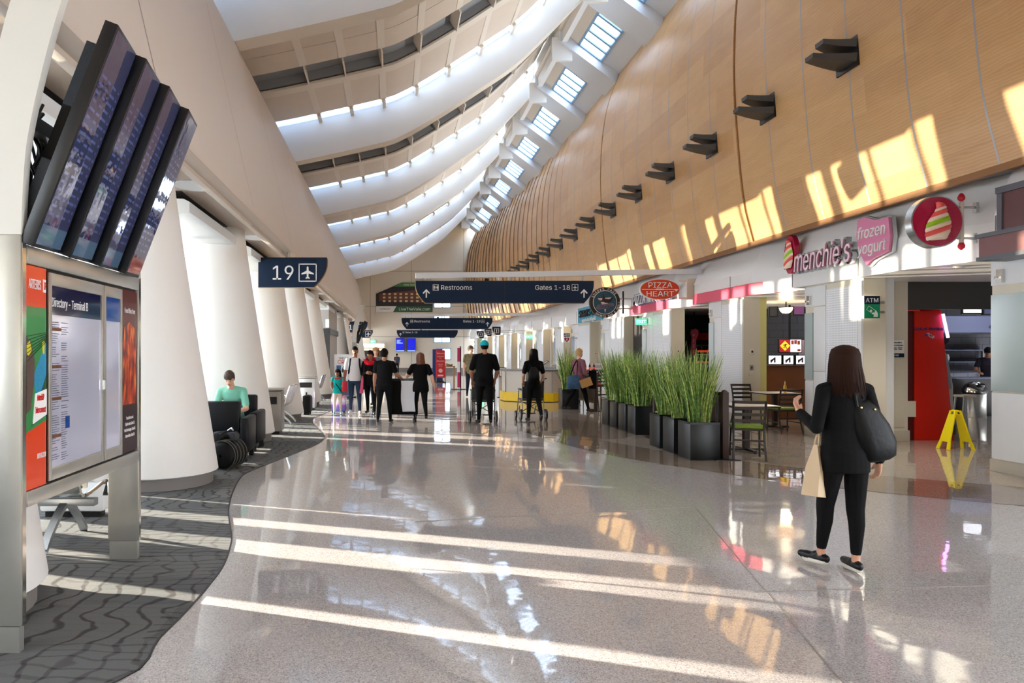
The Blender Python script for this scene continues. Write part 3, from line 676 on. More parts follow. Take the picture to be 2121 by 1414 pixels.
mb = MB(); mb.lathe([(.16, 0), (.16, -.05), (.13, -.07)], (0, 0, 0), 24); obj('lens', mb, mat('lamp_glow', (255, 250, 240), .4, emit=(255, 246, 230), es=3), t); mb = MB(); mb.lathe([(.18, 0), (.18, -.03), (.16, -.03)], (0, 0, 0), 24); obj('ring', mb, ALU, t)
l = bpy.data.lights.new('kitchen_light', 'POINT'); l.energy = 32; l.color = (.86, .9, 1); l.shadow_soft_size = .12; lo_ = bpy.data.objects.new('kitchen_light', l); COL.objects.link(lo_); lo_.parent = t; lo_.location = (0, 0, -.2)
t = thing('kitchen_shelf_unit', 'stainless kitchen shelving under the hood', 'shelving', (14.9, 18.85, 0))
for z in (1.0, 1.3, 1.62): mb = MB(); mb.box(-1.2, 1.6, -.25, .3, z, z+.03); obj('shelf', mb, mat('dull_shelf_metal', (92, 98, 120), .5, .5), t)
for x in (-1.18, .2, 1.55): mb = MB(); mb.box(x, x+.04, .2, .28, 0, 1.65); obj('upright', mb, ALU, t)
t2 = thing('prep_counter', 'dark kitchen prep counter in front of the cook', 'counter', (14.9, 17.2, 0)); mb = MB(); mb.box(-1.2, 1.6, -.3, .2, .0, .92); obj('base_cabinet', mb, mat('dark_brown_cabinet', (40, 32, 30), .5), t2); mb = MB(); mb.box(-1.24, 1.64, -.34, .24, .92, .95); obj('worktop', mb, mat('dull_shelf_metal', (92, 98, 120), .5, .5), t2)
KB = mat('kitchen_blue', (52, 62, 130), .4)
for i in range(6):
    o = MB(); o.lathe([(.06, 0), (.065, .1), (.05, .18), (.03, .2)], (0, 0, 0), 12); b = obj('container', o, [KB, STEEL, mat('white_plastic', (220, 220, 224), .4)][i % 3])
    b.location = (13.95+.24*i, 18.7, 1.33 if i % 2 else 1.03); tag(b, '%s tub on the kitchen shelving, %s from the left' % (['blue', 'steel', 'white'][i % 3], ['first', 'second', 'third', 'fourth', 'fifth', 'sixth'][i]), 'container', 'tubs on the kitchen shelving')
for i, (x, y, w, lit) in enumerate(((2014, 638, .24, 1), (2051, 640, .17, 0))):
    a = at(x, y, 16.2); t = thing('overhead_screen', ['bright menu screen above the kitchen hood', 'dim menu screen right of the bright one', 'dark menu screen left of the bright one'][i], 'screen', (a.x, 16.2, a.z))
    mb = MB(); mb.box(-w, w, 0, .05, -.14, .14); obj('casing', mb, BLACK, t)
    mb = MB(); mb.box(-w+.03, w-.03, -.004, 0, -.11, .11); obj('display', mb, LIGHTBOX if lit else mat('dim_display', (60, 62, 84), .3, emit=(90, 94, 130), es=.25), t)
    mb = MB(); mb.box(-.02, .02, .02, .04, .14, .6); obj('bracket', mb, BLACKM, t)
a = at(2019, 860, 16.6)
t = thing('waste_bin', 'round stainless waste bin with a domed lid in the kitchen passage', 'bin', (a.x, a.y, 0))
mb = MB(); mb.lathe([(.225, 0), (.225, .02), (.22, .03), (.22, .55), (.23, .57)], (0, 0, 0), 28); obj('body', mb, STEEL, t)
mb = MB(); mb.lathe([(.25, .6), (.25, .66), (.2, .78), (.12, .84), (.04, .86)], (0, 0, 0), 28); obj('dome_lid', mb, CHROME, t)
mb = MB(); mb.lathe([(.23, .56), (.235, .61), (.23, .61)], (0, 0, 0), 28); obj('rim', mb, BLACK, t)
mb = MB(); mb.ell((-.02, -.2, .78), (.1, .04, .06)); obj('flap', mb, BLACK, t)
a = at(2018, 700, 15.4)
t = thing('folding_stool', 'folding stool with a pale seat standing by the machine', 'stool', (at(1996, 0, 12.9).x, 12.9, 0))
mb = MB(); mb.box(-.1, .14, -.12, .12, .72, .76); obj('seat', mb, BEIGE, t, bevel=.008)
for sx in (-1, 1):
    for sy in (-1, 1): mb = MB(); mb.bar((.02+sx*.09, sy*.1, .72), (.02+sx*.16, sy*.12, 0), .025, .025); obj('leg', mb, ALU, t)

# wet floor sign
a = gnd(1979, 930)
YEL = mat('safety_yellow', (255, 232, 4), .35)
t = thing('wet_floor_sign', 'yellow plastic A-frame wet floor sign on the polished floor', 'sign', (a.x, a.y, 0), .05)
for s, nm in ((-1, 'panel_left'), (1, 'panel_right')):
    mb = MB(); q = lambda w, h: (s*(.03+.17*(1-h/.62)), w, h)
    def plate(pts, th=.02):
        vs = [Vector(p) for p in pts]; o = [v+Vector((s*th, 0, .006)) for v in vs]; n = len(vs)
        mb.add(vs+o, [tuple(range(n)), tuple(range(2*n-1, n-1, -1))]+[(i, (i+1) % n, n+(i+1) % n, n+i) for i in range(n)])
    plate([q(-.10, .12), q(.10, .12), q(.06, .56), q(-.06, .56)])
    plate([q(-.13, 0), q(-.07, 0), q(-.055, .12), q(-.105, .12)]); plate([q(.07, 0), q(.13, 0), q(.105, .12), q(.055, .12)])
    plate([q(-.06, .56), q(-.03, .56), q(-.03, .62), q(-.055, .62)]); plate([q(.03, .56), q(.06, .56), q(.055, .62), q(.03, .62)])
    obj('panel', mb, YEL, t, 0, bevel=.003)
mb = MB(); mb.tube([(0, -.06, .615), (0, .06, .615)], .018, 10); obj('hinge', mb, YEL, t)
mb = MB(); mb.prism([(-.055, .24), (.055, .24), (0, .42)], 'x', -.166, -.165); g = obj('warning_triangle', mb, mat('sign_black_print', (40, 38, 20), .5), t); g.location = (.0, 0, 0)
# the printed face is leaned with the panel
g.rotation_euler = (0, math.atan(.17/.62), 0); g.location = (.053, 0, -.03)

# wall plates and small signs on the pillars
def plate_thing(name, label, cat, c, w, h, m, nrm='front', extra=None):
    t = thing(name, label, cat, c); mb = MB()
    mb.box(-w/2, w/2, 0, .02, -h/2, h/2); obj('plate', mb, m, t, bevel=.004)
    if extra: mb = MB(); mb.box(-w/5, w/5, -.008, 0, -h/5, h/5); obj('insert', mb, extra, t)
    return t
PLATE = mat('ivory_plate', (226, 222, 206), .4)
P = at(1798, 724, 11.38); plate_thing('thermostat', 'ivory thermostat on the wall below the cash machine sign', 'thermostat', (8.07, 11.58, P.z), .1, .11, PLATE, extra=BLACK)
P = at(1801, 767, 11.38); t = plate_thing('switch_plate', 'ivory row of light switches below the thermostat near the long-haired woman', 'switch', (8.1, 11.58, P.z), .13, .1, PLATE)
for q in range(4): mb = MB(); mb.box(-.05+.026*q, -.034+.026*q, -.008, 0, -.03, .03); obj('rocker', mb, PANELW, t)
P = at(1558, 728, 15.28); plate_thing('thermostat', 'ivory thermostat on the third pillar beside the yellow return', 'thermostat', (P.x, 15.28, P.z), .09, .12, PLATE, extra=BLACK)
P = at(1557, 761, 15.28); plate_thing('switch_plate', 'grey switch below the thermostat of the third pillar', 'switch', (P.x, 15.28, P.z), .07, .12, ALU, extra=BLACK)
P = at(1556, 773, 15.28); plate_thing('socket_plate', 'blank cream plate under the grey switch of the third pillar', 'plate', (P.x, 15.28, P.z), .1, .11, BEIGE)
for i, (x, y, d) in enumerate(((1405, 727, 19.25), (1305, 731, 23.18), (1233, 732, 27.18))):
    P = at(x, y, d); plate_thing('thermostat', 'small thermostat on the beige end of the %s pillar' % ['fourth', 'fifth', 'sixth'][i], 'thermostat', (P.x, d, P.z), .07, .1, PLATE, extra=BLACK)
P = at(1859, 722, 11.97)
t = thing('notice_plate', 'white notice plate with a navy number strip on the beige return', 'sign', (P.x, 11.97, P.z))
mb = MB(); mb.box(-.115, .115, 0, .015, -.15, .15); obj('plate', mb, SIGNW, t); mb = MB(); mb.box(-.115, .115, -.004, 0, -.15, -.08); obj('number_strip', mb, NAVY, t)
text("Menchie's", .035, NAVY, t, (0, -.003, .11)); text('Hours of Operation', .024, NAVY, t, (0, -.003, .06)); text('Sunday - Saturday\n5:30am - 9:00pm', .02, NAVY, t, (0, -.003, .005)); text('62260', .045, SIGNW, t, (-.05, -.006, -.115))
# ATM blade sign
P = at(1806, 636, 11.3)
GRN = mat('sign_green', (0, 150, 104), .4)
t = thing('cash_machine_sign', 'navy and green ATM blade sign with a hand and banknote', 'sign', (P.x, 11.3, P.z))
mb = MB(); mb.box(-.13, .13, 0, .05, -.185, .185); obj('body', mb, PANELW, t)
mb = MB(); mb.box(-.13, .13, -.004, 0, .05, .185); obj('navy_face', mb, NAVY, t); mb = MB(); mb.box(-.13, .13, -.004, 0, -.185, .05); obj('green_face', mb, GRN, t)
text('ATM', .105, SIGNW, t, (0, -.006, .115), off=.004)
mb = MB(); R = Matrix.Rotation(.6, 3, 'Y')
pts = [R @ Vector(p) for p in ((-.09, 0, -.035), (.05, 0, -.035), (.05, 0, .035), (-.09, 0, .035))]
for a, b in zip(pts, pts[1:]+pts[:1]): mb.bar(a+Vector((0, -.006, -.06)), b+Vector((0, -.006, -.06)), .004, .006)
mb.ell((-.02, -.007, -.06), (.02, .003, .02)); mb.prism([(.02, -.16), (.09, -.16), (.09, -.1), (.06, -.05), (.035, -.09), (.0, -.09), (.0, -.115), (.03, -.125)], 'y', -.009, -.005); obj('hand_and_note', mb, SIGNW, t)
mb = MB(); mb.box(.13, .22, .01, .04, -.1, -.06); obj('bracket', mb, ALU, t); mb = MB(); mb.box(.13, .22, .01, .04, .06, .1); obj('bracket', mb, ALU, t)
# AED blade, exit signs
P = at(1174, 700, 29.0)
t = thing('defibrillator_sign', 'small navy AED sign with a red heart and bolt on a far pillar', 'sign', (P.x, 29, P.z))
mb = MB(); mb.box(-.13, .13, 0, .04, -.2, .2); obj('plate', mb, PANELW, t); mb = MB(); mb.box(-.13, .13, -.004, 0, .06, .2); obj('navy_strip', mb, NAVY, t); text('AED', .12, SIGNW, t, (0, -.006, .13), off=.004)
hp = [(.11*math.sin(a)**3, .0075*(13*math.cos(a)-5*math.cos(2*a)-2*math.cos(3*a)-math.cos(4*a))-.06) for a in np.linspace(0, 2*PI, 24, endpoint=False)]
mb = MB(); mb.prism(hp, 'y', -.008, -.004); obj('heart', mb, mat('heart_red', (168, 26, 34), .4), t); mb = MB(); mb.prism([(.02, .0), (-.03, -.07), (.0, -.07), (-.02, -.13), (.035, -.05), (.005, -.05)], 'y', -.011, -.008); obj('bolt', mb, SIGNW, t)
mb = MB(); mb.box(.13, .5, .01, .03, -.02, .02); obj('bracket', mb, ALU, t)
EXG = mat('exit_green', (40, 220, 120), .4, emit=(40, 235, 130), es=1.6)
for i, (x, y, d, w) in enumerate(((1343, 666, 21.0, .17), (1096, 697, 38.4, .2), (1003, 709, 55, .3), (773, 707, 58.33, .22))):
    P = at(x, y, d)
    if i == 0: P.x = 7.62
    t = thing('exit_sign', ['green lit exit sign under the soffit beside the pink band', 'small green exit sign over the middle of the far shops', 'small green exit sign beyond the blue cap', 'small green exit sign over the far doorway'][i], 'exit sign', (P.x, d, P.z))
    mb = MB(); mb.box(-w, w, 0, .06, -w*.6, w*.6); obj('casing', mb, PANELW, t); mb = MB(); mb.box(-w*.92, w*.92, -.006, 0, -w*.5, w*.5); obj('lit_face', mb, EXG, t)
    text('EXIT', w*.8, mat('exit_letter', (220, 255, 235), .4, emit=(220, 255, 235), es=1.2), t, (0, -.01, 0), off=.003)
    mb = MB(); mb.box(w*.6, w*.6+.04, .02, .04, w*.6, max(w*.6+.03, 2.81-P.z))
    if i == 0: mb = MB(); mb.box(w, w+.08, .02, .05, -.05, .05)
    obj('stem', mb, ALU, t)

# frozen yogurt shop signs
MAG = mat('magenta_sign', (178, 14, 62), .25, coat=.5); MPINK = mat('sign_pink', (216, 132, 170), .35); SILVER = mat('sign_silver_edge', (200, 204, 206), .25, .8)
SWR = mat('swirl_coral', (236, 92, 84), .3); SWG = mat('swirl_lime', (160, 208, 30), .3); SWC = mat('swirl_cream', (248, 226, 206), .3)
P = at(1935, 460, 9.35)
t = thing('yogurt_blade_sign', 'round magenta blade sign with a swirl of frozen yogurt on a striped pole', 'sign', (P.x, 9.3, P.z))
mb = MB(); mb.disc((0, 0), .355, 'y', 0, .12, 40); obj('silver_drum', mb, SILVER, t)
mb = MB(); mb.disc((.0, 0), .335, 'y', -.008, .0, 40); obj('magenta_face', mb, MAG, t)
def swirl(t, sc, axis='front', sx=1.0):
    W = [(-.27, .10, 0), (-.22, .165, 0), (-.14, .185, 0), (-.05, .18, 0), (.03, .155, .0), (.10, .115, .01), (.16, .085, .03), (.215, .06, .035), (.26, .035, .0), (.27, .01, -.03)]
    bands = [(-.27, -.17, SWC), (-.17, -.10, SWR), (-.10, -.04, SWC), (-.04, .03, SWG), (.03, .09, SWC), (.09, .16, SWR), (.16, .20, SWC), (.20, .27, SWR)]
    for z0, z1, m in bands:
        rows = []
        for q in np.linspace(z0, z1, 6):
            row = []; e = 4*(q-z0)*(z1-q)/(z1-z0)**2
            for u in np.linspace(-1, 1, 13):
                w = interp([(a, b) for a, b, c in W], q); cx = interp([(a, c) for a, b, c in W], q); tl = .34*w*u*(1 if q > -.24 else .2)
                d = .02+.05*math.sqrt(max(0, 1-u*u))*(.75+.35*e); p = ((cx+w*u*(1+.05*e))*sc*sx, -d*sc, (q+tl)*sc)
                row.append(Vector(p) if axis == 'front' else Vector((p[1], -p[0], p[2])))
            rows.append(row)
        mb = MB(); mb.sheet(rows); o = obj('swirl_band', mb, m, t, 80)
swirl(t, .95)
mb = MB(); mb.tube([(.38, .06, -.28), (.38, .06, .28)], .03, 12); obj('pole', mb, mat('cream_pole', (226, 210, 196), .4), t)
for z in (-.32, .34): mb = MB(); mb.lathe([(.01, -.06), (.04, -.03), (.045, .0), (.03, .04), (.01, .06)], (.38, .06, z), 12); obj('finial', mb, mat('finial_red', (214, 36, 60), .35), t)
for z in (-.22, .2): mb = MB(); mb.tube([(.3, .06, z), (.62, .06, z)], .018, 8); obj('bracket', mb, SILVER, t); mb = MB(); mb.box(.56, .6, .03, .09, z-.07, z+.07); obj('bracket_plate', mb, SILVER, t)
def wall_letters(name, label, s, size, yc, zc, m, m_edge, ex=.03, xs=1.0, shear=0, off=.0, x=7.70):
    t = thing(name, label, 'sign', (x-.09, yc, zc)); 
    text(s, size, m_edge, t, (.04, 0, 0), 'right', ex=.045, name='letter_back', off=off+.02, xs=xs, shear=shear)
    text(s, size, m, t, (-.03, 0, 0), 'right', ex=.012, name='letter_face', off=off, xs=xs, shear=shear)
    return t
yc = (12.85+11.4)/2
t = wall_letters('yogurt_shop_lettering', 'pink script shop name in raised letters on the white fascia', "menchie's", .58, yc, 3.27, MPINK, SILVER, xs=.62, shear=.2, off=.014)
text("menchie's", .58, mat('pale_pink_tube', (246, 222, 232), .3), t, (-.045, 0, 0), 'right', ex=.006, name='letter_inline', off=-.006, xs=.62, shear=.2)
t = thing('yogurt_shop_tagline', 'pink plaque with white words frozen yogurt on the white fascia', 'sign', (7.58, 10.82, 3.33))
pts = [(-.36, .12), (-.34, .38), (-.18, .4), (.1, .3), (.36, .3), (.4, .0), (.36, -.22), (.0, -.3), (-.12, -.38), (-.2, -.28), (-.3, -.12)]
mb = MB(); mb.prism([(-a, b) for a, b in pts], 'x', 0, .1); obj('plaque', mb, MPINK, t); 
mb = MB(); mb.prism([(-a*1.06, b*1.07) for a, b in pts], 'x', .04, .1); obj('plaque_edge', mb, SILVER, t)
text('frozen', .27, SIGNW, t, (-.008, 0, .15), 'right', ex=.012, shear=.15, off=.008, xs=.85); text('yogurt', .27, SIGNW, t, (-.008, 0, -.1), 'right', ex=.012, shear=.15, off=.008, xs=.85)
P = at(1644, 528, 13.15)
t = thing('yogurt_swirl_emblem', 'small oval magenta swirl emblem at the left of the pink shop name', 'sign', (7.6, 13.1, P.z))
mb = MB(); mb.disc((0, 0), .37, 'x', .0, .1, 32, 0, .48, 1); obj('oval', mb, MAG, t)
swirl(t, 1.0, 'side', .75)
# brown sign box at the right edge
t = thing('brown_sign_box', 'brown shop sign box with grey trim at the right edge above the pillar', 'sign', (7.46, 8.7, 2.74))
BR = mat('mauve_brown_panel', (126, 84, 84), .45)
mb = MB(); mb.box(0, .8, -2.2, 0, 0, .26); obj('lower_box', mb, BR, t); mb = MB(); mb.box(-.03, .83, -2.23, .03, .26, .31); mb.box(-.02, .8, -2.2, .02, -.03, .02); obj('trim', mb, mat('slate_trim', (88, 90, 98), .4), t)
mb = MB(); mb.box(.22, .8, -2.2, -.05, .32, .82); obj('upper_box', mb, mat('dark_brown_panel', (98, 60, 60), .4), t); mb = MB(); mb.box(.19, .8, -2.2, -.02, .82, .9); mb.box(.2, .8, -.1, -.03, .31, .86); obj('upper_trim', mb, MATS['slate_trim'], t)

# pizza shop signs
ORG = mat('orange_red_sign', (214, 62, 20), .35)
P = at(1367, 599, 17.6)
t = thing('pizza_blade_sign', 'orange-red oval blade sign with white letters and an arrow', 'sign', (P.x, 17.6, P.z))
mb = MB(); mb.disc((0, 0), .52, 'y', .004, .08, 40, 0, 1, .52); obj('white_rim', mb, SIGNW, t); mb = MB(); mb.disc((0, 0), .50, 'y', -.006, .004, 40, 0, 1, .51); obj('oval_face', mb, ORG, t)
text('PIZZA', .2, SIGNW, t, (.0, -.012, .11), off=.009, xs=1.15); text('HEART', .2, SIGNW, t, (.0, -.012, -.115), off=.009, xs=1.2)
mb = MB(); mb.box(-.47, .47, -.012, -.006, -.008, .008); mb.prism([(.36, .0), (.47, -.0), (.42, -.06)], 'y', -.012, -.006)
for q in range(6): mb.ell((-.1+.035*q, -.01, 0), (.016, .005, .024), 8, 4)
obj('arrow', mb, SIGNW, t)
mb = MB(); mb.box(.5, .95, .02, .06, .2, .25); obj('bracket', mb, mat('cream_bracket', (226, 208, 190), .4), t); mb = MB(); mb.box(.5, .95, .02, .06, -.25, -.2); obj('bracket', mb, MATS['cream_bracket'], t); mb = MB(); mb.box(.7, .95, .0, .08, -.26, .28); obj('bracket', mb, mat('cream_bracket', (226, 208, 190), .4), t)
t = wall_letters('pizza_shop_lettering', 'tall white shop name letters above the smaller pink band', 'PIZZA MY HEART', .46, 20.1, 3.22, SIGNW, mat('lilac_edge', (150, 140, 170), .4), xs=.86, off=.01)
mb = MB(); 
# sports bar signs
P = at(1253, 626, 21.9)
SN = mat('sign_black', (30, 22, 24), .35); TEAL = mat('sign_teal', (12, 74, 92), .35)
t = thing('sports_bar_blade_sign', 'round black and teal blade sign of the sports bar and grill with a shark emblem', 'sign', (P.x, 21.9, P.z))
mb = MB(); mb.disc((0, 0), .49, 'y', .0, .1, 44); obj('drum', mb, SN, t); mb = MB(); mb.disc((0, 0), .385, 'y', -.006, 0, 44); obj('white_ring', mb, SIGNW, t); mb = MB(); mb.disc((0, 0), .37, 'y', -.01, -.004, 44); obj('teal_face', mb, TEAL, t)
def arc_text(s, r, a0, a1, size, up=True):
    for i, ch in enumerate(s):
        a = a0+(a1-a0)*i/(len(s)-1)
        if ch == ' ': continue
        o = text(ch, size, SIGNW, t, (r*math.cos(a), -.006, r*math.sin(a)), 'front', name='letter', off=.003)
        o.rotation_euler = (PI/2, -(a-PI/2) if up else -(a+PI/2), 0)
arc_text('SHARKS CAGE', .435, math.radians(155), math.radians(40), .1)
arc_text('SPORTS BAR & GRILL', .45, math.radians(232), math.radians(362), .095, False)
mb = MB(); mb.prism([(-.26, .1), (-.1, .06), (-.06, .3), (.0, .12), (.12, .1), (.27, .17), (.2, .02), (.1, -.02), (.02, -.02), (-.06, .02), (-.2, .0), (-.14, .05)], 'y', -.018, -.012); obj('shark_body', mb, SN, t)
mb = MB(); mb.prism([(-.24, .13), (-.05, .14), (.2, .16), (.1, .0), (.06, -.1), (-.02, -.14), (-.1, -.06), (-.16, .04)], 'y', -.013, -.009); mb.prism([(-.02, -.22), (.03, -.22), (.0, -.34)], 'y', -.016, -.011); obj('shark_belly', mb, mat('sign_pale', (214, 198, 196), .4), t)
mb = MB(); mb.prism([(-.3, -.2), (-.24, -.08), (.26, -.02), (.3, -.1), (.1, -.18), (-.2, -.24)], 'y', -.02, -.015); obj('script_band', mb, mat('sign_grey', (98, 96, 120), .4), t)
text('Sharks', .13, SN, t, (0, -.023, -.13), tilt=.12, shear=.2, off=.004)
for z in (.12, -.2): mb = MB(); mb.box(.45, .97, .02, .06, z-.025, z+.025); obj('bracket', mb, mat('pale_bracket', (206, 200, 194), .4), t)
mb = MB(); mb.box(.58, .61, .0, .08, -.36, .36); obj('bracket_post', mb, BLACKM, t)
t = thing('sports_bar_lettering', 'tall raised wall letters of the sports bar over a teal panel on the far fascia', 'sign', (7.62, 26.6, 3.1))
mb = MB(); mb.box(0, .05, -1.6, 1.6, -.3, .3); obj('teal_panel', mb, mat('bright_teal', (40, 150, 180), .4), t)
text("SHARKS CAGE", .42, SN, t, (-.02, -.05, .05), 'right', ex=.02, off=.014, xs=1.05); text('sports bar & grill', .2, SIGNW, t, (-.02, 0, -.22), 'right', ex=.02, off=.008, xs=1.3)
# far shop: pink guitar sign and bottle cooler seen beside the third pillar
P = at(1438, 708, 20.5)
t = thing('guitar_sign', 'pink guitar-shaped sign with vertical lettering inside the pizza shop', 'sign', (P.x, 20.5, P.z))
mb = MB(); mb.prism([(-.09, -.4), (.05, -.4), (.06, .1), (.12, .2), (.13, .34), (.05, .4), (-.02, .36), (-.06, .38), (-.1, .28), (-.06, .14)], 'y', 0, .05); obj('board', mb, PINK, t)
mb = MB(); mb.box(-.01, .01, .02, .04, .38, 2.82-P.z); obj('hanging_rod', mb, BLACKM, t)
text('P\nI\nZ\nZ\nA', .12, SIGNW, t, (-.02, -.006, -.12), off=.003)
P = at(1450, 712, 21.6)
t = thing('drink_cooler', 'dark drink cooler with an orange top inside the pizza shop', 'cooler', (P.x+.15, 21.6, 0))
mb = MB(); mb.box(-.3, .4, 0, .5, 0, 2.0); obj('cabinet', mb, DARK, t); mb = MB(); mb.box(-.3, .4, -.02, 0, 1.98, 2.2); obj('header', mb, ORG, t)
for z in (1.15, 1.5, 1.8): mb = MB(); mb.box(-.28, .38, -.16, 0, z, z+.02); obj('shelf', mb, ALU, t)
BOT = mat('cola_bottle', (40, 16, 14), .15); BRED = mat('bottle_label_red', (214, 50, 30), .4, emit=(230, 60, 30), es=.25)
for i in range(12):
    b = thing('drink_bottle', 'dark cola bottle with a red label in the cooler, %s shelf, %s from the left' % (['top', 'middle'][i//6], ['first', 'second', 'third', 'fourth', 'fifth', 'sixth'][i % 6]), 'bottle', (P.x-.08+.085*(i % 6), 21.52, 1.52 if i < 6 else 1.17), 0, 'cola bottles in the drink cooler')
    mb = MB(); mb.lathe([(.034, 0), (.036, .14), (.03, .18), (.012, .22), (.012, .25)], (0, 0, 0), 10); obj('glass', mb, BOT, b); mb = MB(); mb.lathe([(.037, .07), (.037, .13)], (0, 0, 0), 10); obj('label', mb, BRED, b)

# ------------------------------------------------------------------ left: columns, block, light shelves, ceiling lights
COLM = mat('column_white', (236, 233, 228), .5)
for k in range(-1, 14):
    y = 4.2+PITCH*k-(.18 if k == 0 else 0)
    if k in (6, 7): continue
    mb = MB(); prof_ = [(0, .155, .76), (.02, .14, .765), (.6, .14, .735), (1.6, .14, .66), (2.7, .14, .59), (3.6, .14, .545), (4.55, .14, .51)]
    rows = []
    for z, _, r in [(.14, 0, .74), (.155, 0, .765), (.6, 0, .735), (1.6, 0, .665), (2.7, 0, .595), (3.3, 0, .562), (3.74, 0, .545)]:
        cx = -2.86-.40*(z/4.4)
        rows.append([Vector((cx+r*math.cos(2*PI*q/40), y+r*.92*math.sin(2*PI*q/40), z)) for q in range(40)])
    mb.sheet(rows, 0, True); mb.f.append(tuple(range(39, -1, -1))); mb.m.append(0)
    c = struct('trim_column', mb, COLM, smooth=50)
    mb = MB(); mb.lathe([(.69, 0), (.69, .15)], (-2.86, y, 0), 36, 0, 1, .92); obj('plinth', mb, PLINTH, c)
SHELFW = mat('white_shelf_metal', (226, 230, 232), .35)
for k in range(-1, 13):
    y = 4.2+PITCH*k
    mb = MB(); mb.prism([(-5.4, 3.5), (-2.84, 3.40), (-2.72, 3.42), (-2.72, 3.56), (-2.8, 3.6), (-5.4, 3.66)], 'y', y+.95, y+PITCH-.12); o = obj('light_shelf', mb, SHELFW, bulk)
    mb = MB(); mb.box(-5.4, -2.85, y+1.0, y+PITCH-.2, 3.70, 3.724); obj('painted_gap_shade', mb, DARK, bulk)  # dark sheet painted in for the shade above the light shelf
    mb = MB(); mb.lathe([(.29, 3.718), (.28, 3.708), (.25, 3.715)], (-2.56, y+.72, 0), 36); 
    if k >= 1:
        t = obj('ceiling_light', mb, mat('uplight_disc', (240, 244, 248), .5))
        tag(t, 'round white ceiling light over the seats between column tops, number %s from the camera' % (['one', 'two', 'three', 'four', 'five', 'six', 'seven', 'eight', 'nine', 'ten', 'eleven', 'twelve'][k-1]), 'ceiling light', 'round ceiling lights over the seats')
mb = MB(); mb.box(-6.4, -2.75, 29.0, 33.2, 0, 3.7); blk = struct('wall_left_block', mb, mat('grey_block_wall', (176, 172, 168), .6))
mb = MB(); mb.box(-6.4, -2.68, 28.93, 33.25, 2.38, 2.62); obj('black_band', mb, BLACK, blk)
mb = MB(); mb.box(-2.98, -2.70, 28.96, 29.0, 0, 2.38); obj('black_jamb', mb, BLACK, blk)
for z in (.9, 1.7): mb = MB(); mb.box(-6.4, -3.2, 28.985, 29.0, z, z+.012); obj('panel_joint', mb, PLINTH, blk)
t = thing('lit_gate_sign', 'small white lit sign on the black band of the grey block', 'sign', (-2.8, 28.85, 2.64))
mb = MB(); mb.box(-.08, .08, 0, .08, 0, .38); obj('casing', mb, ALU, t); mb = MB(); mb.box(-.06, .06, -.006, 0, .03, .35); obj('lit_face', mb, mat('lit_white_green', (240, 255, 240), .4, emit=(225, 255, 225), es=2.0), t)

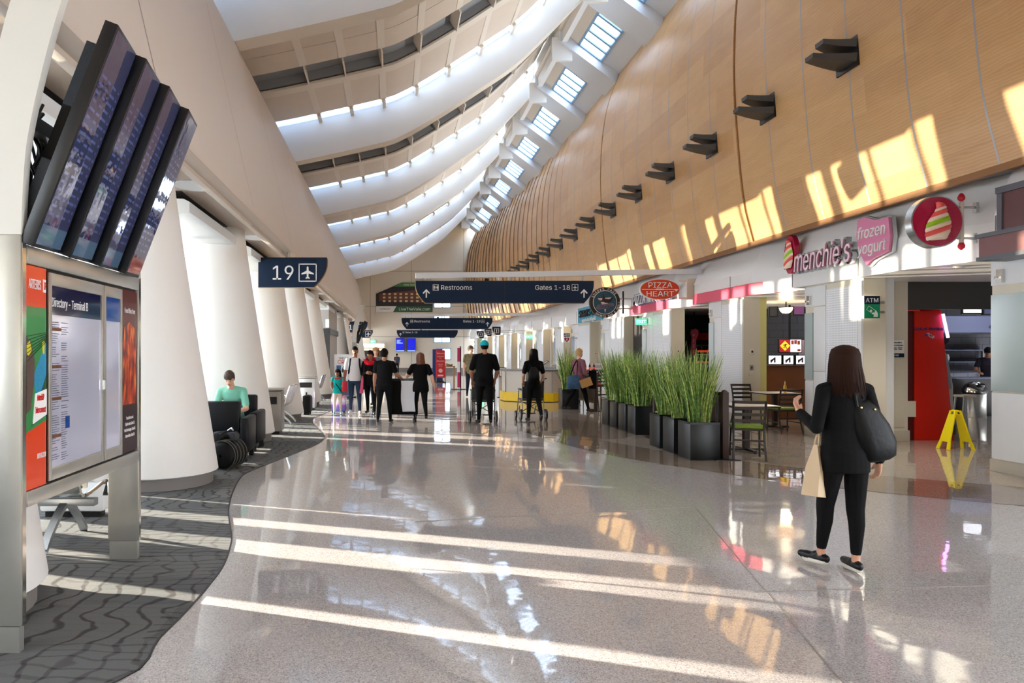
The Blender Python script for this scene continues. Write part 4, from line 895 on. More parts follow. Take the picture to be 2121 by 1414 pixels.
# ------------------------------------------------------------------ directory kiosk with displays
def kiosk(yo, which):
    t = thing('directory_kiosk', 'brushed steel directory kiosk with %s' % which, 'kiosk', (-1.9, 3.48+yo, 0))
    for y in (0, 1.6):
        mb = MB(); mb.box(-.225, 0, y, y+.055, .14, 2.14); p = obj('post', mb, STEEL, t, bevel=.004)
        mb = MB(); mb.box(-.215, -.01, y+.004, y+.05, 0, .137); obj('shoe', mb, STEEL, p)
        mb = MB(); mb.box(-.005, .004, y+.01, y+.045, .14, 2.1); obj('edge_strip', mb, CHROME, p)
    mb = MB(); mb.box(-.11, .006, .055, 1.6, .735, .815); obj('bottom_rail', mb, STEEL, t, bevel=.004)
    mb = MB(); mb.box(-.11, .006, .055, 1.6, 2.0, 2.095); obj('top_rail', mb, STEEL, t, bevel=.004)
    mb = MB(); mb.box(-.10, -.02, .055, 1.6, .81, 2.0); obj('back_panel', mb, BLACKM, t)
    # curved fin above the near post
    outer = smooth_curve([(.0, 2.14, 0), (.012, 2.4, 0), (.035, 2.64, 0), (.11, 2.985, 0), (.207, 3.33, 0), (.36, 3.75, 0), (.48, 4.05, 0)], 4)
    inner = [Vector((p.x-.225-.03*(p.y-2.14), p.y, 0)) for p in outer]
    poly = [(p.x, p.y) for p in outer]+[(p.x, p.y) for p in inner[::-1]]
    for y in (0,):
        mb = MB(); mb.sheet([[Vector((a.x, y+q, a.y)) for a in outer+inner[::-1]] for q in (0, .055)], 0, True)
        n = len(outer)
        for base in (0, 2*n):
            for i in range(n-1): mb.f.append((base+i, base+i+1, base+2*n-2-i, base+2*n-1-i)); mb.m.append(0)
        obj('curved_fin', mb, mat('fin_off_white', (224, 222, 214), .5), t, 30)
    mb = MB(); mb.box(-.16, -.08, .1, 1.58, 2.25, 2.33); mb.box(-.12, -.05, .1, 1.58, 2.75, 2.83); obj('mount_rail', mb, BLACKM, t)
    mb = MB(); rr = random.Random(3)
    for q in range(26):
        y0 = .08+rr.random()*.5; z0 = 2.15+rr.random()*.2; pts = [(-.12-rr.random()*.12, y0+rr.uniform(-.1, .1), z0+.16*j+rr.uniform(-.04, .04)) for j in range(5)]
        mb.tube(smooth_curve(pts, 3), .009+.006*rr.random(), 5)
    o = obj('cable_bundle', mb, BLACK, t); o['kind'] = 'stuff'
    # left poster: orange, green, blue
    ORN = mat('poster_orange', (224, 66, 20), .25, coat=.4); GRNP = mat('poster_green', (48, 138, 74), .3, coat=.4)
    X = .0
    def pan(name, y0, y1, z0, z1, m, dx=0, par=None):
        mb = MB(); mb.box(-.02, -.004+dx, y0, y1, z0, z1); return obj(name, mb, m, par or t)
    a, b = .058, .262
    ps = pan('poster', a, b, .82, 1.995, ORN)
    def sh(poly, m, dx, nm, par=ps): mb = MB(); mb.prism(poly, 'x', -.004, -.004+dx); return obj(nm, mb, m, par, 0)
    sh([(a, 1.12), (b, 1.17), (b, 1.78), (a, 1.78)], GRNP, .001, 'green_field')
    sh([(a+.07, 1.42), (b, 1.60), (b, 1.30), (a+.11, 1.22)], mat('poster_blue', (32, 138, 178), .3, noise=.25, nscale=60), .0015, 'blue_wedge')
    sh([(a+.05, 1.15), (b, 1.2), (b, 1.42), (a+.12, 1.28)], mat('poster_dark_green', (20, 70, 40), .3, noise=.6, nscale=50), .002, 'circuit_field')
    sh([(a, 1.22), (a+.04, 1.24), (a+.075, 1.38), (a+.08, 1.5), (a+.04, 1.6), (a, 1.62)], mat('poster_car', (92, 74, 66), .3, noise=.3, nscale=9), .003, 'dark_vehicle')
    sh([(a, 1.58), (a+.03, 1.6), (a+.05, 1.55), (a+.02, 1.52), (a, 1.53)], mat('poster_yellow', (214, 204, 40), .3), .0035, 'yellow_roof'); sh([(b-.05, 1.6), (b-.02, 1.6), (b-.025, 1.53), (b-.04, 1.53)], MATS['poster_yellow'], .0035, 'yellow_box')
    mb = MB()
    for q in range(7): mb.bar((-.001, a, 1.49+.022*q), (-.001, b, 1.60+.008*q), .002, .004)
    o = obj('perspective_lines', mb, mat('poster_line', (18, 60, 34), .4), ps); o['kind'] = 'stuff'
    sh([(a+.06, 1.16), (b, 1.2), (b, 1.34), (a+.085, 1.32)], SIGNW, .004, 'white_box')
    text('ARTERIS', .075, SIGNW, ps, (.0, (a+b)/2-.022, 1.90), 'left', ex=.001, off=.001, xs=.42); text('IP', .06, ORN, ps, (.001, b-.02, 1.90), 'left', ex=.001, xs=.4)
    sh([(b-.035, 1.865), (b-.006, 1.865), (b-.006, 1.935), (b-.035, 1.935)], SIGNW, .003, 'logo_box')
    text('ArterisIP\nInterconnect', .05, mat('poster_red_text', (206, 36, 30), .4), ps, (.002, b-.068, 1.265), 'left', ex=.001, xs=.38); text('ARTERIS.COM', .04, SIGNW, ps, (.0, b-.055, .985), 'left', ex=.001, xs=.36)
    # doors
    GLS = mat('directory_sheet', (206, 208, 226), .06, .35); HDR = mat('directory_header', (24, 26, 60), .1, coat=1.0)
    for nm, y0, y1 in (('door', .275, .98), ('door', .99, 1.288)):
        d = pan(nm, y0, y1, .825, 1.985, BLACKM)
        def fr_(y0_, y1_, z0_, z1_): 
            mb = MB(); mb.box(-.006, .008, y0_, y1_, z0_, z1_); obj('door_frame', mb, STEEL, d, bevel=.002)
        fr_(y0, y0+.03, .83, 1.98); fr_(y1-.022, y1, .83, 1.98); fr_(y0+.03, y1-.022, 1.91, 1.98); fr_(y0+.03, y1-.022, .83, .90)
        mb = MB(); mb.box(-.004, -.001, y0+.03, y1-.022, .9, 1.91); obj('sheet', mb, GLS, d)
        mb = MB(); mb.box(-.004, .0005, y0+.03, y1-.022, 1.75, 1.91); obj('header', mb, HDR if y0 < .5 else mat('header_blue', (34, 74, 150), .1, coat=1), d)
        if y0 < .5:
            text('Directory - Terminal B', .075, SIGNW, d, (.002, y0+.035, 1.82), 'left', ex=.001, align='LEFT', xs=.62)
            mb = MB(); mh = MB(); r2 = random.Random(5)
            for c0 in (0, .11):
                for q in range(62):
                    z = 1.71-.0128*q
                    if r2.random() < .8: mb.box(-.001, .0006, y0+.045+c0, y0+.045+c0+.035+.05*r2.random(), z-.004, z)
            for z in (1.66, 1.45, 1.27, 1.06): mh.box(-.001, .001, y0+.04, y0+.15, z, z+.018)
            o = obj('list_print', mb, mat('list_print', (84, 86, 104), .3), d); o['kind'] = 'stuff'
            o = obj('section_bars', mh, mat('section_bar', (110, 70, 50), .3), d); o['kind'] = 'stuff'
            mb = MB(); mb.box(-.001, .001, y0+.2, y0+.25, 1.1, 1.17); obj('blue_key', mb, mat('header_blue', (34, 74, 150), .1, coat=1), d)
    mb = MB(); mb.tube([(.012, .984, 1.3), (.012, .984, 1.36)], .008, 8); obj('door_lock', mb, CHROME, t)
    # dark red poster with fiery picture
    a, b = 1.30, 1.585
    ps = pan('poster', a, b, .83, 1.985, mat('poster_maroon', (84, 14, 20), .25, coat=.4))
    def fire():
        if 'fire_print' in MATS: return MATS['fire_print']
        m = mat('fire_print', (180, 60, 20), .3, coat=.3); nd, lk, bb = nodes(m); g = nd.new('ShaderNodeTexCoord'); mp = nd.new('ShaderNodeMapping'); mp.inputs['Scale'].default_value = (1, 16, 5); lk.new(g.outputs['Object'], mp.inputs[0])
        n = nd.new('ShaderNodeTexNoise'); n.inputs['Scale'].default_value = 1.6; n.inputs['Detail'].default_value = 4; lk.new(mp.outputs[0], n.inputs[0]); r = nd.new('ShaderNodeValToRGB')
        r.color_ramp.elements[0].position = .4; r.color_ramp.elements[0].color = rgb((96, 16, 16)); r.color_ramp.elements[1].position = .72; r.color_ramp.elements[1].color = rgb((240, 150, 60)); e = r.color_ramp.elements.new(.55); e.color = rgb((196, 62, 26))
        lk.new(n.outputs['Fac'], r.inputs[0]); lk.new(r.outputs[0], bb.inputs['Base Color']); return m
    sh([(a+.02, 1.17), (b-.02, 1.17), (b-.02, 1.6), (b-.05, 1.72), ((a+b)/2, 1.76), (a+.05, 1.72), (a+.02, 1.6)], fire(), .001, 'fire_picture', ps)
    sh([(a, .83), (b, .83), (b, 1.16), (a, 1.16)], mat('poster_dark_purple', (40, 16, 30), .25), .001, 'dark_footer', ps)
    text('Food flies free', .05, SIGNW, ps, (.0, (a+b)/2, 1.84), 'left', ex=.001, xs=.62)
    text('You do the work.\nSip the wine. Gate 23\nRock the burger. Gate 26\nGrab coffee. Gate 30', .032, SIGNW, ps, (.0, (a+b)/2, 1.01), 'left', ex=.001, xs=.58)
    return t
kiosk(0, 'posters and glazed directory doors under four tilted screens')

def display_mat():
    m = mat('display_glass', (104, 106, 126), .03, .65, spec=.9); nd, lk, b = nodes(m)
    g = nd.new('ShaderNodeTexCoord'); n = nd.new('ShaderNodeTexNoise'); n.inputs['Scale'].default_value = 5; lk.new(g.outputs['Object'], n.inputs['Vector'])
    bp = nd.new('ShaderNodeBump'); bp.inputs['Strength'].default_value = .07; bp.inputs['Distance'].default_value = .02; lk.new(n.outputs['Fac'], bp.inputs['Height']); lk.new(bp.outputs[0], b.inputs['Normal']); 
    b.inputs['Emission Color'].default_value = rgb((20, 34, 110)); b.inputs['Emission Strength'].default_value = .09
    b.inputs['IOR'].default_value = 1.9
    return m
DISP = display_mat(); ROW = mat('display_rows', (70, 84, 130), .1, emit=(90, 110, 180), es=.12, coat=1)
UPV = Vector((.44, 0, 1.135)).normalized(); NRM = Vector((.933, 0, -.362)).normalized()
def display(i, yo, label):
    ry = math.atan2(.44, 1.135)
    t = thing('display_screen', label, 'screen', (-1.9, 3.49+yo+.402*i, 2.1), 0, 'tilted flight screens over the directory')
    t.rotation_euler = (0, ry, 0)
    # local: x = screen normal, y = along the corridor, z = up the screen
    def tf(mb, name, m, **k): return obj(name, mb, m, t, **k)
    f0, f1 = .06, .0        # the near edge stands proud
    fx = lambda y: f0+(f1-f0)*y/.40
    H = 1.217
    def slab(y0, y1, z0, z1, d0, d1): 
        mb = MB(); vs = [(fx(y)+d, y, z) for d in (d0, d1) for y in (y0, y1) for z in (z0, z1)]
        return mb.add(vs, [(0, 1, 3, 2), (4, 6, 7, 5), (0, 4, 5, 1), (2, 3, 7, 6), (0, 2, 6, 4), (1, 5, 7, 3)])
    tf(slab(.0, .392, 0, H, -.075, -.002), 'casing', BLACK, bevel=.004)
    tf(slab(.018, .38, .02, H-.02, -.003, .0), 'display', DISP)
    mb = slab(.03, .37, H-.14, H-.05, 0, .001)
    r2 = random.Random(i); mb = MB()
    for q in range(18):
        z = .95-.045*q
        for y0, w in ((.03, .09), (.14, .06), (.22, .1), (.335, .03)):
            w *= r2.uniform(.5, 1); vs = [(fx(y)+.0006, y, zz) for y in (y0, y0+w) for zz in (z, z+.015)]; mb.add(vs, [(0, 2, 3, 1)])
    o = tf(mb, 'text_rows', ROW, smooth=0); o['kind'] = 'stuff'
    tf(slab(.018, .38, .02, .13, .0003, .0009), 'footer_band', mat('display_footer', (110, 30, 34) if i == 3 else (70, 92, 110), .1, emit=(110, 30, 34) if i == 3 else (60, 84, 110), es=.3, coat=1) if i != 3 else mat('display_footer_red', (110, 30, 34), .1, emit=(110, 30, 34), es=.3, coat=1))
    mb = slab(.06, .33, .75, 1.1, -.15, -.075); o = tf(mb, 'vented_back', mat('dark_mesh_back', (44, 50, 58), .5, .4, noise=.4, nscale=120))
    mb = slab(.06, .33, .12, .45, -.15, -.075); tf(mb, 'vented_back', MATS['dark_mesh_back'])
    mb = slab(.18, .22, .2, 1.0, -.2, -.15); tf(mb, 'mount_arm', BLACKM)
    return t
for i in range(4): display(i, 0, 'tall black flight screen tilted over the near directory, %s of four' % ['nearest', 'second', 'third', 'farthest'][i])
kiosk(31.5, 'its screens far down the hall by the family group')
for i in range(4): display(i, 31.5, 'small far flight screen above the family group, %s of four' % ['first', 'second', 'third', 'last'][i])

# ------------------------------------------------------------------ hanging signs
GOLD = mat('sign_gold_edge', (176, 138, 40), .4)
def plane_icon(t, x, z, s, m=SIGNW, y=-.008):
    mb = MB(); w = s*.055
    for a, b in (((-.5, -.5), (.5, -.5)), ((.5, -.5), (.5, .5)), ((.5, .5), (-.5, .5)), ((-.5, .5), (-.5, -.5))):
        mb.box(min(a[0], b[0])*s-w/2+x, max(a[0], b[0])*s+w/2+x, y, 0, min(a[1], b[1])*s-w/2+z, max(a[1], b[1])*s+w/2+z)
    obj('icon_frame', mb, m, t)
    half = [(0, .38), (.05, .32), (.055, .12), (.36, -.04), (.36, -.11), (.055, -.05), (.045, -.24), (.12, -.30), (.12, -.36), (0, -.33)]
    poly = half+[(-a, b) for a, b in half[::-1][1:-1]]
    mb = MB(); mb.prism([(x+a*s, z+b*s) for a, b in poly], 'y', y, 0); obj('plane_icon', mb, m, t, 0)
def arrow_icon(t, x, z, s, m=SIGNW, y=-.008):
    mb = MB(); poly = [(-.07, -.5), (.07, -.5), (.07, .2), (.33, -.05), (.42, .06), (0, .5), (-.42, .06), (-.33, -.05), (-.07, .2)]
    mb.prism([(x+a*s, z+b*s) for a, b in poly], 'y', y, 0); obj('arrow', mb, m, t, 0)
def person_icon(mb, x, z, s, y=-.008, skirt=False):
    mb.disc((x, z+.36*s), .085*s, 'y', y, 0, 12)
    p = [(-.13, .25), (.13, .25), (.13, -.05), (.08, -.05), (.08, -.42), (-.08, -.42), (-.08, -.05), (-.13, -.05)] if not skirt else [(-.1, .25), (.1, .25), (.2, -.12), (.07, -.12), (.07, -.42), (-.07, -.42), (-.07, -.12), (-.2, -.12)]
    mb.prism([(x+a*s, z+b*s) for a, b in p], 'y', y, 0)
def restroom_icon(t, x, z, s):
    mb = MB(); w = s*.06
    mb.box(x-s/2, x+s/2, -.008, 0, z-s/2, z-s/2+w); mb.box(x-s/2, x+s/2, -.008, 0, z+s/2-w, z+s/2); mb.box(x-s/2, x-s/2+w, -.008, 0, z-s/2, z+s/2); mb.box(x+s/2-w, x+s/2, -.008, 0, z-s/2, z+s/2)
    obj('icon_frame', mb, SIGNW, t); mb = MB(); person_icon(mb, x-.26*s, z, s*.8); person_icon(mb, x, z, s*.5); person_icon(mb, x+.26*s, z, s*.8, skirt=True); o = obj('restroom_figures', mb, SIGNW, t); o['kind'] = 'stuff'
def sign_body(t, w, h, cl, cr, depth=.13):
    # w, h about the centre; cl / cr: curved lower corner left / right
    c = h*.42
    def outline(g):
        pts = [(-w/2-g, h/2), (w/2+g, h/2)]
        def corner(s):
            return [(s*(w/2+g-q*q*c*1.1), h/2-h*(.15+.85*q)-g*(q > .99)) for q in np.linspace(0, 1, 9)]
        pts += corner(1) if cr else [(w/2+g, -h/2-g)]
        pts += corner(-1)[::-1] if cl else [(-w/2-g, -h/2-g)]
        return pts
    mb = MB(); mb.prism(outline(0), 'y', 0, depth*.4); obj('navy_face', mb, NAVY, t, 30)
    mb = MB(); mb.prism(outline(.012), 'y', depth*.4, depth); obj('gold_edge', mb, GOLD, t, 30)
    mb = MB(); mb.box(-w/2, w/2, -.004, depth+.004, h/2, h/2+.02); obj('top_cap', mb, BLACKM, t)
def gate_sign(px0, px1, py0, py1, d, num, label):
    a, b = at(px0, py1, d), at(px1, py0, d); w, h = b.x-a.x, b.z-a.z
    t = thing('gate_sign', label, 'sign', ((a.x+b.x)/2, d, (a.z+b.z)/2), 0, 'hanging gate signs')
    sign_body(t, w, h, False, True)
    text(num, h*.72, SIGNW, t, (-w*.14, -.006, 0), ex=.004, off=h*.004); plane_icon(t, w*.22, 0, h*.6)
    mb = MB(); px = -w*.07; mb.tube([(px, .06, h/2), (px, .06, 3.62-(a.z+b.z)/2)], .035*max(1, d/40), 10); obj('hanging_pole', mb, ALU, t)
gate_sign(535, 677, 535, 594, 14.0, '19', 'large navy hanging sign for gate 19 with a plane icon')
gate_sign(713, 761, 667, 688, 42.5, '18', 'small far navy hanging sign for gate 18')
a, b = at(749, 699, 50), at(772, 684, 50)
t = thing('gate_sign', 'tiny navy plane sign just behind the gate 18 sign', 'sign', ((a.x+b.x)/2, 50, (a.z+b.z)/2), 0, 'hanging gate signs')
sign_body(t, b.x-a.x, b.z-a.z, False, True); plane_icon(t, .08, 0, .4); mb = MB(); mb.tube([(-.28, .06, .2), (-.28, .06, 3.64-(a.z+b.z)/2)], .05, 8); obj('hanging_pole', mb, ALU, t)

def way_sign(px0, px1, py0, py1, d, beam, label, left, right):
    a, b = at(px0, py1, d), at(px1, py0, d); w, h = b.x-a.x, b.z-a.z; cz = (a.z+b.z)/2; cx = (a.x+b.x)/2
    t = thing('direction_sign', label, 'sign', (cx, d, cz), 0, 'long hanging direction signs')
    sign_body(t, w, h, True, True)
    mb = MB(); mb.box(-.006, .006, -.003, 0, -h/2, h/2); obj('centre_joint', mb, BLACK, t)
    u = h/.54
    arrow_icon(t, -w/2+.27*u, -.0*h-.03*u, .22*u)
    if left == 'Restrooms': restroom_icon(t, -w/2+.51*u, .12*u, .15*u)
    else: plane_icon(t, -w/2+.49*u, .12*u, .13*u)
    text(left, .175*u, SIGNW, t, (-w/2+.63*u, -.006, .12*u), ex=.004, align='LEFT', off=.002*u)
    if right:
        text(right, .175*u, SIGNW, t, (w/2-.60*u, -.006, .12*u), ex=.004, align='RIGHT', off=.002*u); plane_icon(t, w/2-.48*u, .12*u, .15*u); arrow_icon(t, w/2-.25*u, -.0*h-.03*u, .22*u)
    (bx0, by0), (bx1, by1) = beam; A, B = at(bx0, by0, d+.06), at(bx1, by1, d+.06); A.x = a.x
    B.x = 7.76+shift(d)
    mb = MB(); mb.bar(A-Vector((cx, d, cz)), B-Vector((cx, d, cz)), .12, .13); obj('support_beam', mb, mat('pale_beam', (222, 226, 232), .4), t)
    for fx_ in (-.46, -.03, .03, .44):
        mb = MB(); zt = A.z+(B.z-A.z)*((fx_*w+w/2)/(B.x-A.x))-cz; mb.box(fx_*w-.02, fx_*w+.02, .04, .08, h/2, zt-.04); obj('hanger', mb, ALU, t)
    mb = MB(); mb.ell((-.1*w, .06, h/2+.05*u), (.06, .05, .04)); mb2 = obj('camera_dome', mb, BLACK, t)
way_sign(861, 1230, 583, 627, 17.2, ((860, 571), (1447, 562)), 'nearest long navy hanging sign reading Restrooms and Gates 1-18', 'Restrooms', 'Gates 1-18')
way_sign(832, 1020, 659, 681, 33.8, ((835, 653), (1125, 650)), 'second long navy hanging sign, Restrooms and Gates 1-18, further away', 'Restrooms', 'Gates 1-18')
way_sign(822, 948, 684, 699, 50.4, ((822, 680.5), (1000, 680)), 'farthest long navy hanging sign reading only Gates 1-18', 'Gates 1-18', None)
for i, (x0, x1, y0, y1, d, k) in enumerate(((1020, 1037, 677, 693, 38, 0), (1004, 1018, 681, 696, 42.5, 1), (988, 1002, 686, 700, 47, 2))):
    a, b = at(x0, y1, d), at(x1, y0, d); w = b.x-a.x; h = b.z-a.z
    t = thing('restroom_sign', ["navy square restroom sign with a man's figure on the far right wall", "navy square sign with a woman's figure behind the man's sign", 'navy square sign with several small figures, farthest of three'][i], 'sign', ((a.x+b.x)/2, d, (a.z+b.z)/2), 0, 'square restroom signs')
    sign_body(t, w, h, True, False); mb = MB(); s = h*.62; q = .03
    mb.box(-s/2, s/2, -.006, 0, -s/2, -s/2+q); mb.box(-s/2, s/2, -.006, 0, s/2-q, s/2); mb.box(-s/2, -s/2+q, -.006, 0, -s/2, s/2); mb.box(s/2-q, s/2, -.006, 0, -s/2, s/2); obj('icon_frame', mb, SIGNW, t)
    mb = MB()
    if k == 2:
        for q in (-.12, 0, .12): person_icon(mb, q, 0, s*.5)
    else: person_icon(mb, 0, 0, s*.85, skirt=bool(k))
    o = obj('figure_icon', mb, SIGNW, t); o['kind'] = 'stuff'
    mb = MB(); mb.box(w/2, 7.75+shift(d)-t.location.x, .03, .06, -.02, .02); obj('bracket', mb, ALU, t)
# banner on the end wall
d = 58.3; a, b = at(779, 646, d), at(896, 585, d); w = b.x-a.x; h = b.z-a.z
t = thing('wall_banner', 'large homes banner on the end wall with brick townhouses and green strips', 'banner', (a.x, 58.3, a.z))
mb = MB(); mb.prism([(0, 0), (w, 0), (w, h), (w*.45, h), (0, h*.62)], 'y', 0, .06); obj('board', mb, mat('banner_dark', (40, 42, 50), .5), t)
mb = MB(); mb.prism([(w*.32, h*.86), (w, h*.86), (w, h), (w*.45, h)], 'y', -.01, 0); obj('green_top', mb, mat('banner_green', (74, 134, 74), .5), t)
mb = MB(); mb.box(w*.3, w, -.01, 0, 0, h*.2); obj('green_strip', mb, mat('banner_dark_green', (34, 90, 60), .5), t)
mb = MB(); mb.prism([(0, 0), (w*.3, 0), (w*.36, h*.2), (0, h*.2)], 'y', -.014, 0); obj('white_corner', mb, SIGNW, t)
mb = MB(); mb.prism([(w*.05, h*.62), (w, h*.80), (w, h*.30), (w*.05, h*.38)], 'y', -.01, 0); bb = obj('townhouse_picture', mb, mat('banner_brick', (104, 62, 56), .5, noise=.3, nscale=3), t)
mb = MB()
for q in range(9):
    for r in range(3): x = w*(.12+.098*q); mb.box(x, x+.22, -.02, -.01, h*(.34+.12*r), h*(.34+.12*r)+.16)
o = obj('picture_windows', mb, mat('banner_window', (214, 190, 150), .5), bb); o['kind'] = 'stuff'
text('LiveTheVale.com', .36, SIGNW, t, (w*.68, -.016, h*.1)); text('LANDSEA', .2, NAVY, t, (w*.16, -.018, h*.11)); text('new homes', .26, SIGNW, t, (w*.62, -.016, h*.93)); text('the vale', .4, mat('faint_grey_print', (170, 176, 180), .5), t, (w*.84, -.004, h*1.12))
# blue flight boards, doorway
for i, (x0, x1) in enumerate(((820, 838), (843, 861))):
    a, b = at(x0, 728, 57.8), at(x1, 700, 57.8); t = thing('flight_board', 'bright blue flight board on the end wall, %s one' % ['left', 'right'][i], 'screen', ((a.x+b.x)/2, 57.93, a.z), 0, 'blue flight boards on the end wall')
    w = b.x-a.x; h = b.z-a.z; mb = MB(); mb.box(-w/2, w/2, 0, .46, 0, h); obj('casing', mb, BLACK, t); mb = MB(); mb.box(-w/2+.02, w/2-.02, -.01, 0, .03, h-.03); obj('display', mb, mat('board_blue', (12, 20, 150), .3, emit=(10, 24, 190), es=.6), t)
    mb = MB(); r2 = random.Random(i)
    for q in range(6):
        if i == 0: mb.box(-w*.4, -w*.4+.5*r2.random()+.1, -.014, -.01, h*(.6+.05*q), h*(.6+.05*q)+.025)
    mb.box(-w*.45, w*.45, -.014, -.01, .04, .1); o = obj('text_rows', mb, mat('board_text', (150, 180, 255), .3, emit=(150, 180, 255), es=.8), t); o['kind'] = 'stuff'
a, b = at(752, 775, 58.2), at(795, 712, 58.2)
mb = MB(); mb.box(a.x-.06, b.x+.06, 58.2, 58.4, b.z, b.z+.1); mb.box(a.x-.1, a.x, 58.2, 58.4, 0, b.z); mb.box(b.x, b.x+.1, 58.2, 58.4, 0, b.z); dr = struct('door_1', mb, W_WHITE)
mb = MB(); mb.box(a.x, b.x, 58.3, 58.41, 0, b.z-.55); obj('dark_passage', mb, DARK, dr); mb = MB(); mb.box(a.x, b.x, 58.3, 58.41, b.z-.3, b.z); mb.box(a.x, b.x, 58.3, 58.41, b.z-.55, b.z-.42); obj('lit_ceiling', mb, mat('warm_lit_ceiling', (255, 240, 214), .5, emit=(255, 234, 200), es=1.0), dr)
mb = MB(); mb.box(a.x, b.x, 58.3, 58.41, b.z-.42, b.z-.3); obj('lintel', mb, BEIGE, dr)

# ------------------------------------------------------------------ stands, desk
a, b = at(896, 790, 38), at(917, 723, 38)
t = thing('blue_panel_stand', 'blue upright panel behind the red welcome banner', 'stand', (a.x, 38, 0)); mb = MB(); mb.box(0, b.x-a.x, 0, .1, .04, b.z); obj('panel', mb, mat('panel_blue', (34, 62, 140), .4), t); mb = MB(); mb.box(-.05, b.x-a.x+.05, -.15, .25, 0, .04); obj('foot', mb, BLACKM, t)
a, b = at(903, 782, 36.8), at(922, 725, 36.8); w = b.x-a.x
t = thing('welcome_banner_stand', 'red welcome banner on a stand in the middle of the hall', 'banner', (a.x, 36.8, 0)); mb = MB(); mb.box(0, w, 0, .03, a.z, b.z); obj('banner', mb, mat('banner_red', (214, 40, 52), .5), t)
mb = MB(); mb.box(-.04, w+.04, -.1, .14, 0, .04); obj('foot', mb, BLACKM, t)
for x in (0, w-.03): mb = MB(); mb.box(x, x+.03, .03, .06, 0, b.z); obj('upright', mb, ALU, t)
text('Welcome', .125, SIGNW, t, (w/2, -.006, b.z-.17), off=.003, xs=.8); text('mineta san jose\nto our', .07, SIGNW, t, (w/2, -.006, b.z-.38), xs=.75); text('Passengers', .115, SIGNW, t, (w/2, -.006, b.z-.58), off=.003, xs=.72); text('enjoy your\njourney', .07, SIGNW, t, (w/2, -.006, b.z-.8), xs=.8)
mb = MB(); mb.disc((w/2, a.z+.38), .11, 'y', -.008, -.0, 20); mb.box(w*.2, w*.8, -.008, 0, a.z+.08, a.z+.16); o = obj('emblem', mb, mat('banner_pink_white', (246, 214, 214), .5), t); o['kind'] = 'stuff'
a, b = at(948, 806, 29.4), at(955, 718, 29.4)
t = thing('pink_totem', 'slim pink and white totem with a black edge on the hall floor', 'totem', (a.x, 29.4, 0)); mb = MB(); mb.box(0, .11, 0, .3, 0, b.z); obj('white_body', mb, PANELW, t)
for z0, z1 in ((1.2, 1.8), (.1, .75)): mb = MB(); mb.box(-.004, .114, -.004, .2, z0, z1); obj('pink_panel', mb, mat('totem_pink', (190, 40, 96), .4), t)
mb = MB(); mb.box(.11, .15, -.01, .31, 0, b.z+.02); obj('black_edge', mb, BLACK, t); mb = MB(); mb.box(-.25, .4, -.2, .5, 0, .015); obj('foot', mb, BLACKM, t)
t = thing('console_table', 'small wooden table with a heap of flowers beyond the red banner', 'table', (3.15, 42, 0)); OAK = mat('light_oak', (176, 134, 84), .5, noise=.15, nscale=4)
mb = MB(); mb.box(0, .65, 0, .5, .74, .79); obj('top', mb, OAK, t)
for x in (.02, .57):
    for y in (.02, .42): mb = MB(); mb.box(x, x+.06, y, y+.06, 0, .74); obj('leg', mb, OAK, t)
t = thing('flower_heap', 'low heap of dry flowers on the small wooden table', 'flowers', (3.45, 42.25, .79)); r2 = random.Random(9)
for q in range(14): mb = MB(); mb.ell((r2.uniform(-.2, .2), r2.uniform(-.12, .12), r2.uniform(.05, .12)), (.06, .06, .05), 8, 5); mb.tube([(r2.uniform(-.15, .15), 0, 0), (r2.uniform(-.2, .2), 0, .1)], .01, 4); o = obj('bloom', mb, mat('dry_bloom_%d' % (q % 2), ((190, 170, 140), (150, 128, 100))[q % 2], .8), t); o['kind'] = 'stuff'
a = gnd(1041, 823)
t = thing('notice_stand', 'black framed notice on a slim pole stand before the information desk', 'stand', (a.x, a.y, 0)); d = a.y
mb = MB(); mb.disc((0, 0), .2, 'z', 0, .015, 24); obj('foot', mb, BLACKM, t); mb = MB(); mb.tube([(0, 0, .015), (0, 0, .76)], .014, 8); obj('pole', mb, BLACKM, t)
mb = MB(); mb.box(-.125, .125, -.015, .01, .74, 1.06); obj('frame', mb, BLACK, t); mb = MB(); mb.box(-.105, .105, -.02, -.015, .765, 1.035); obj('sheet', mb, SIGNW, t); mb = MB()
for q in range(5): mb.box(-.07, .07, -.022, -.02, .83+.035*q, .84+.035*q)
o = obj('print_lines', mb, mat('grey_print', (120, 124, 140), .5), t); o['kind'] = 'stuff'
def octa(cx, cy, r, z0, z1, mb, ry=1):
    mb.prism([(cx+r*math.cos(PI/8+PI/4*k), cy+r*ry*math.sin(PI/8+PI/4*k)) for k in range(8)], 'z', z0, z1)
t = thing('information_desk', 'octagonal beige information desk with a yellow kick base', 'desk', (4.62, 22.6, 0))
mb = MB(); octa(0, 0, 1.05, .3, .98, mb); obj('body', mb, mat('desk_beige', (206, 198, 186), .4), t); mb = MB(); octa(0, 0, 1.12, .02, .3, mb); obj('yellow_base', mb, mat('kick_yellow', (246, 206, 20), .4), t)
mb = MB(); octa(0, 0, 1.0, 0, .02, mb); obj('foot_rim', mb, BLACKM, t)
mb = MB(); octa(0, 0, 1.12, .98, 1.02, mb); obj('worktop', mb, mat('desk_top_grey', (90, 88, 88), .3), t)
for k in range(8):
    a0 = PI/8+PI/4*k; mb = MB(); mb.bar((1.055*math.cos(a0), 1.055*math.sin(a0), .3), (1.055*math.cos(a0), 1.055*math.sin(a0), .98), .03, .03); obj('corner_trim', mb, ALU, t)
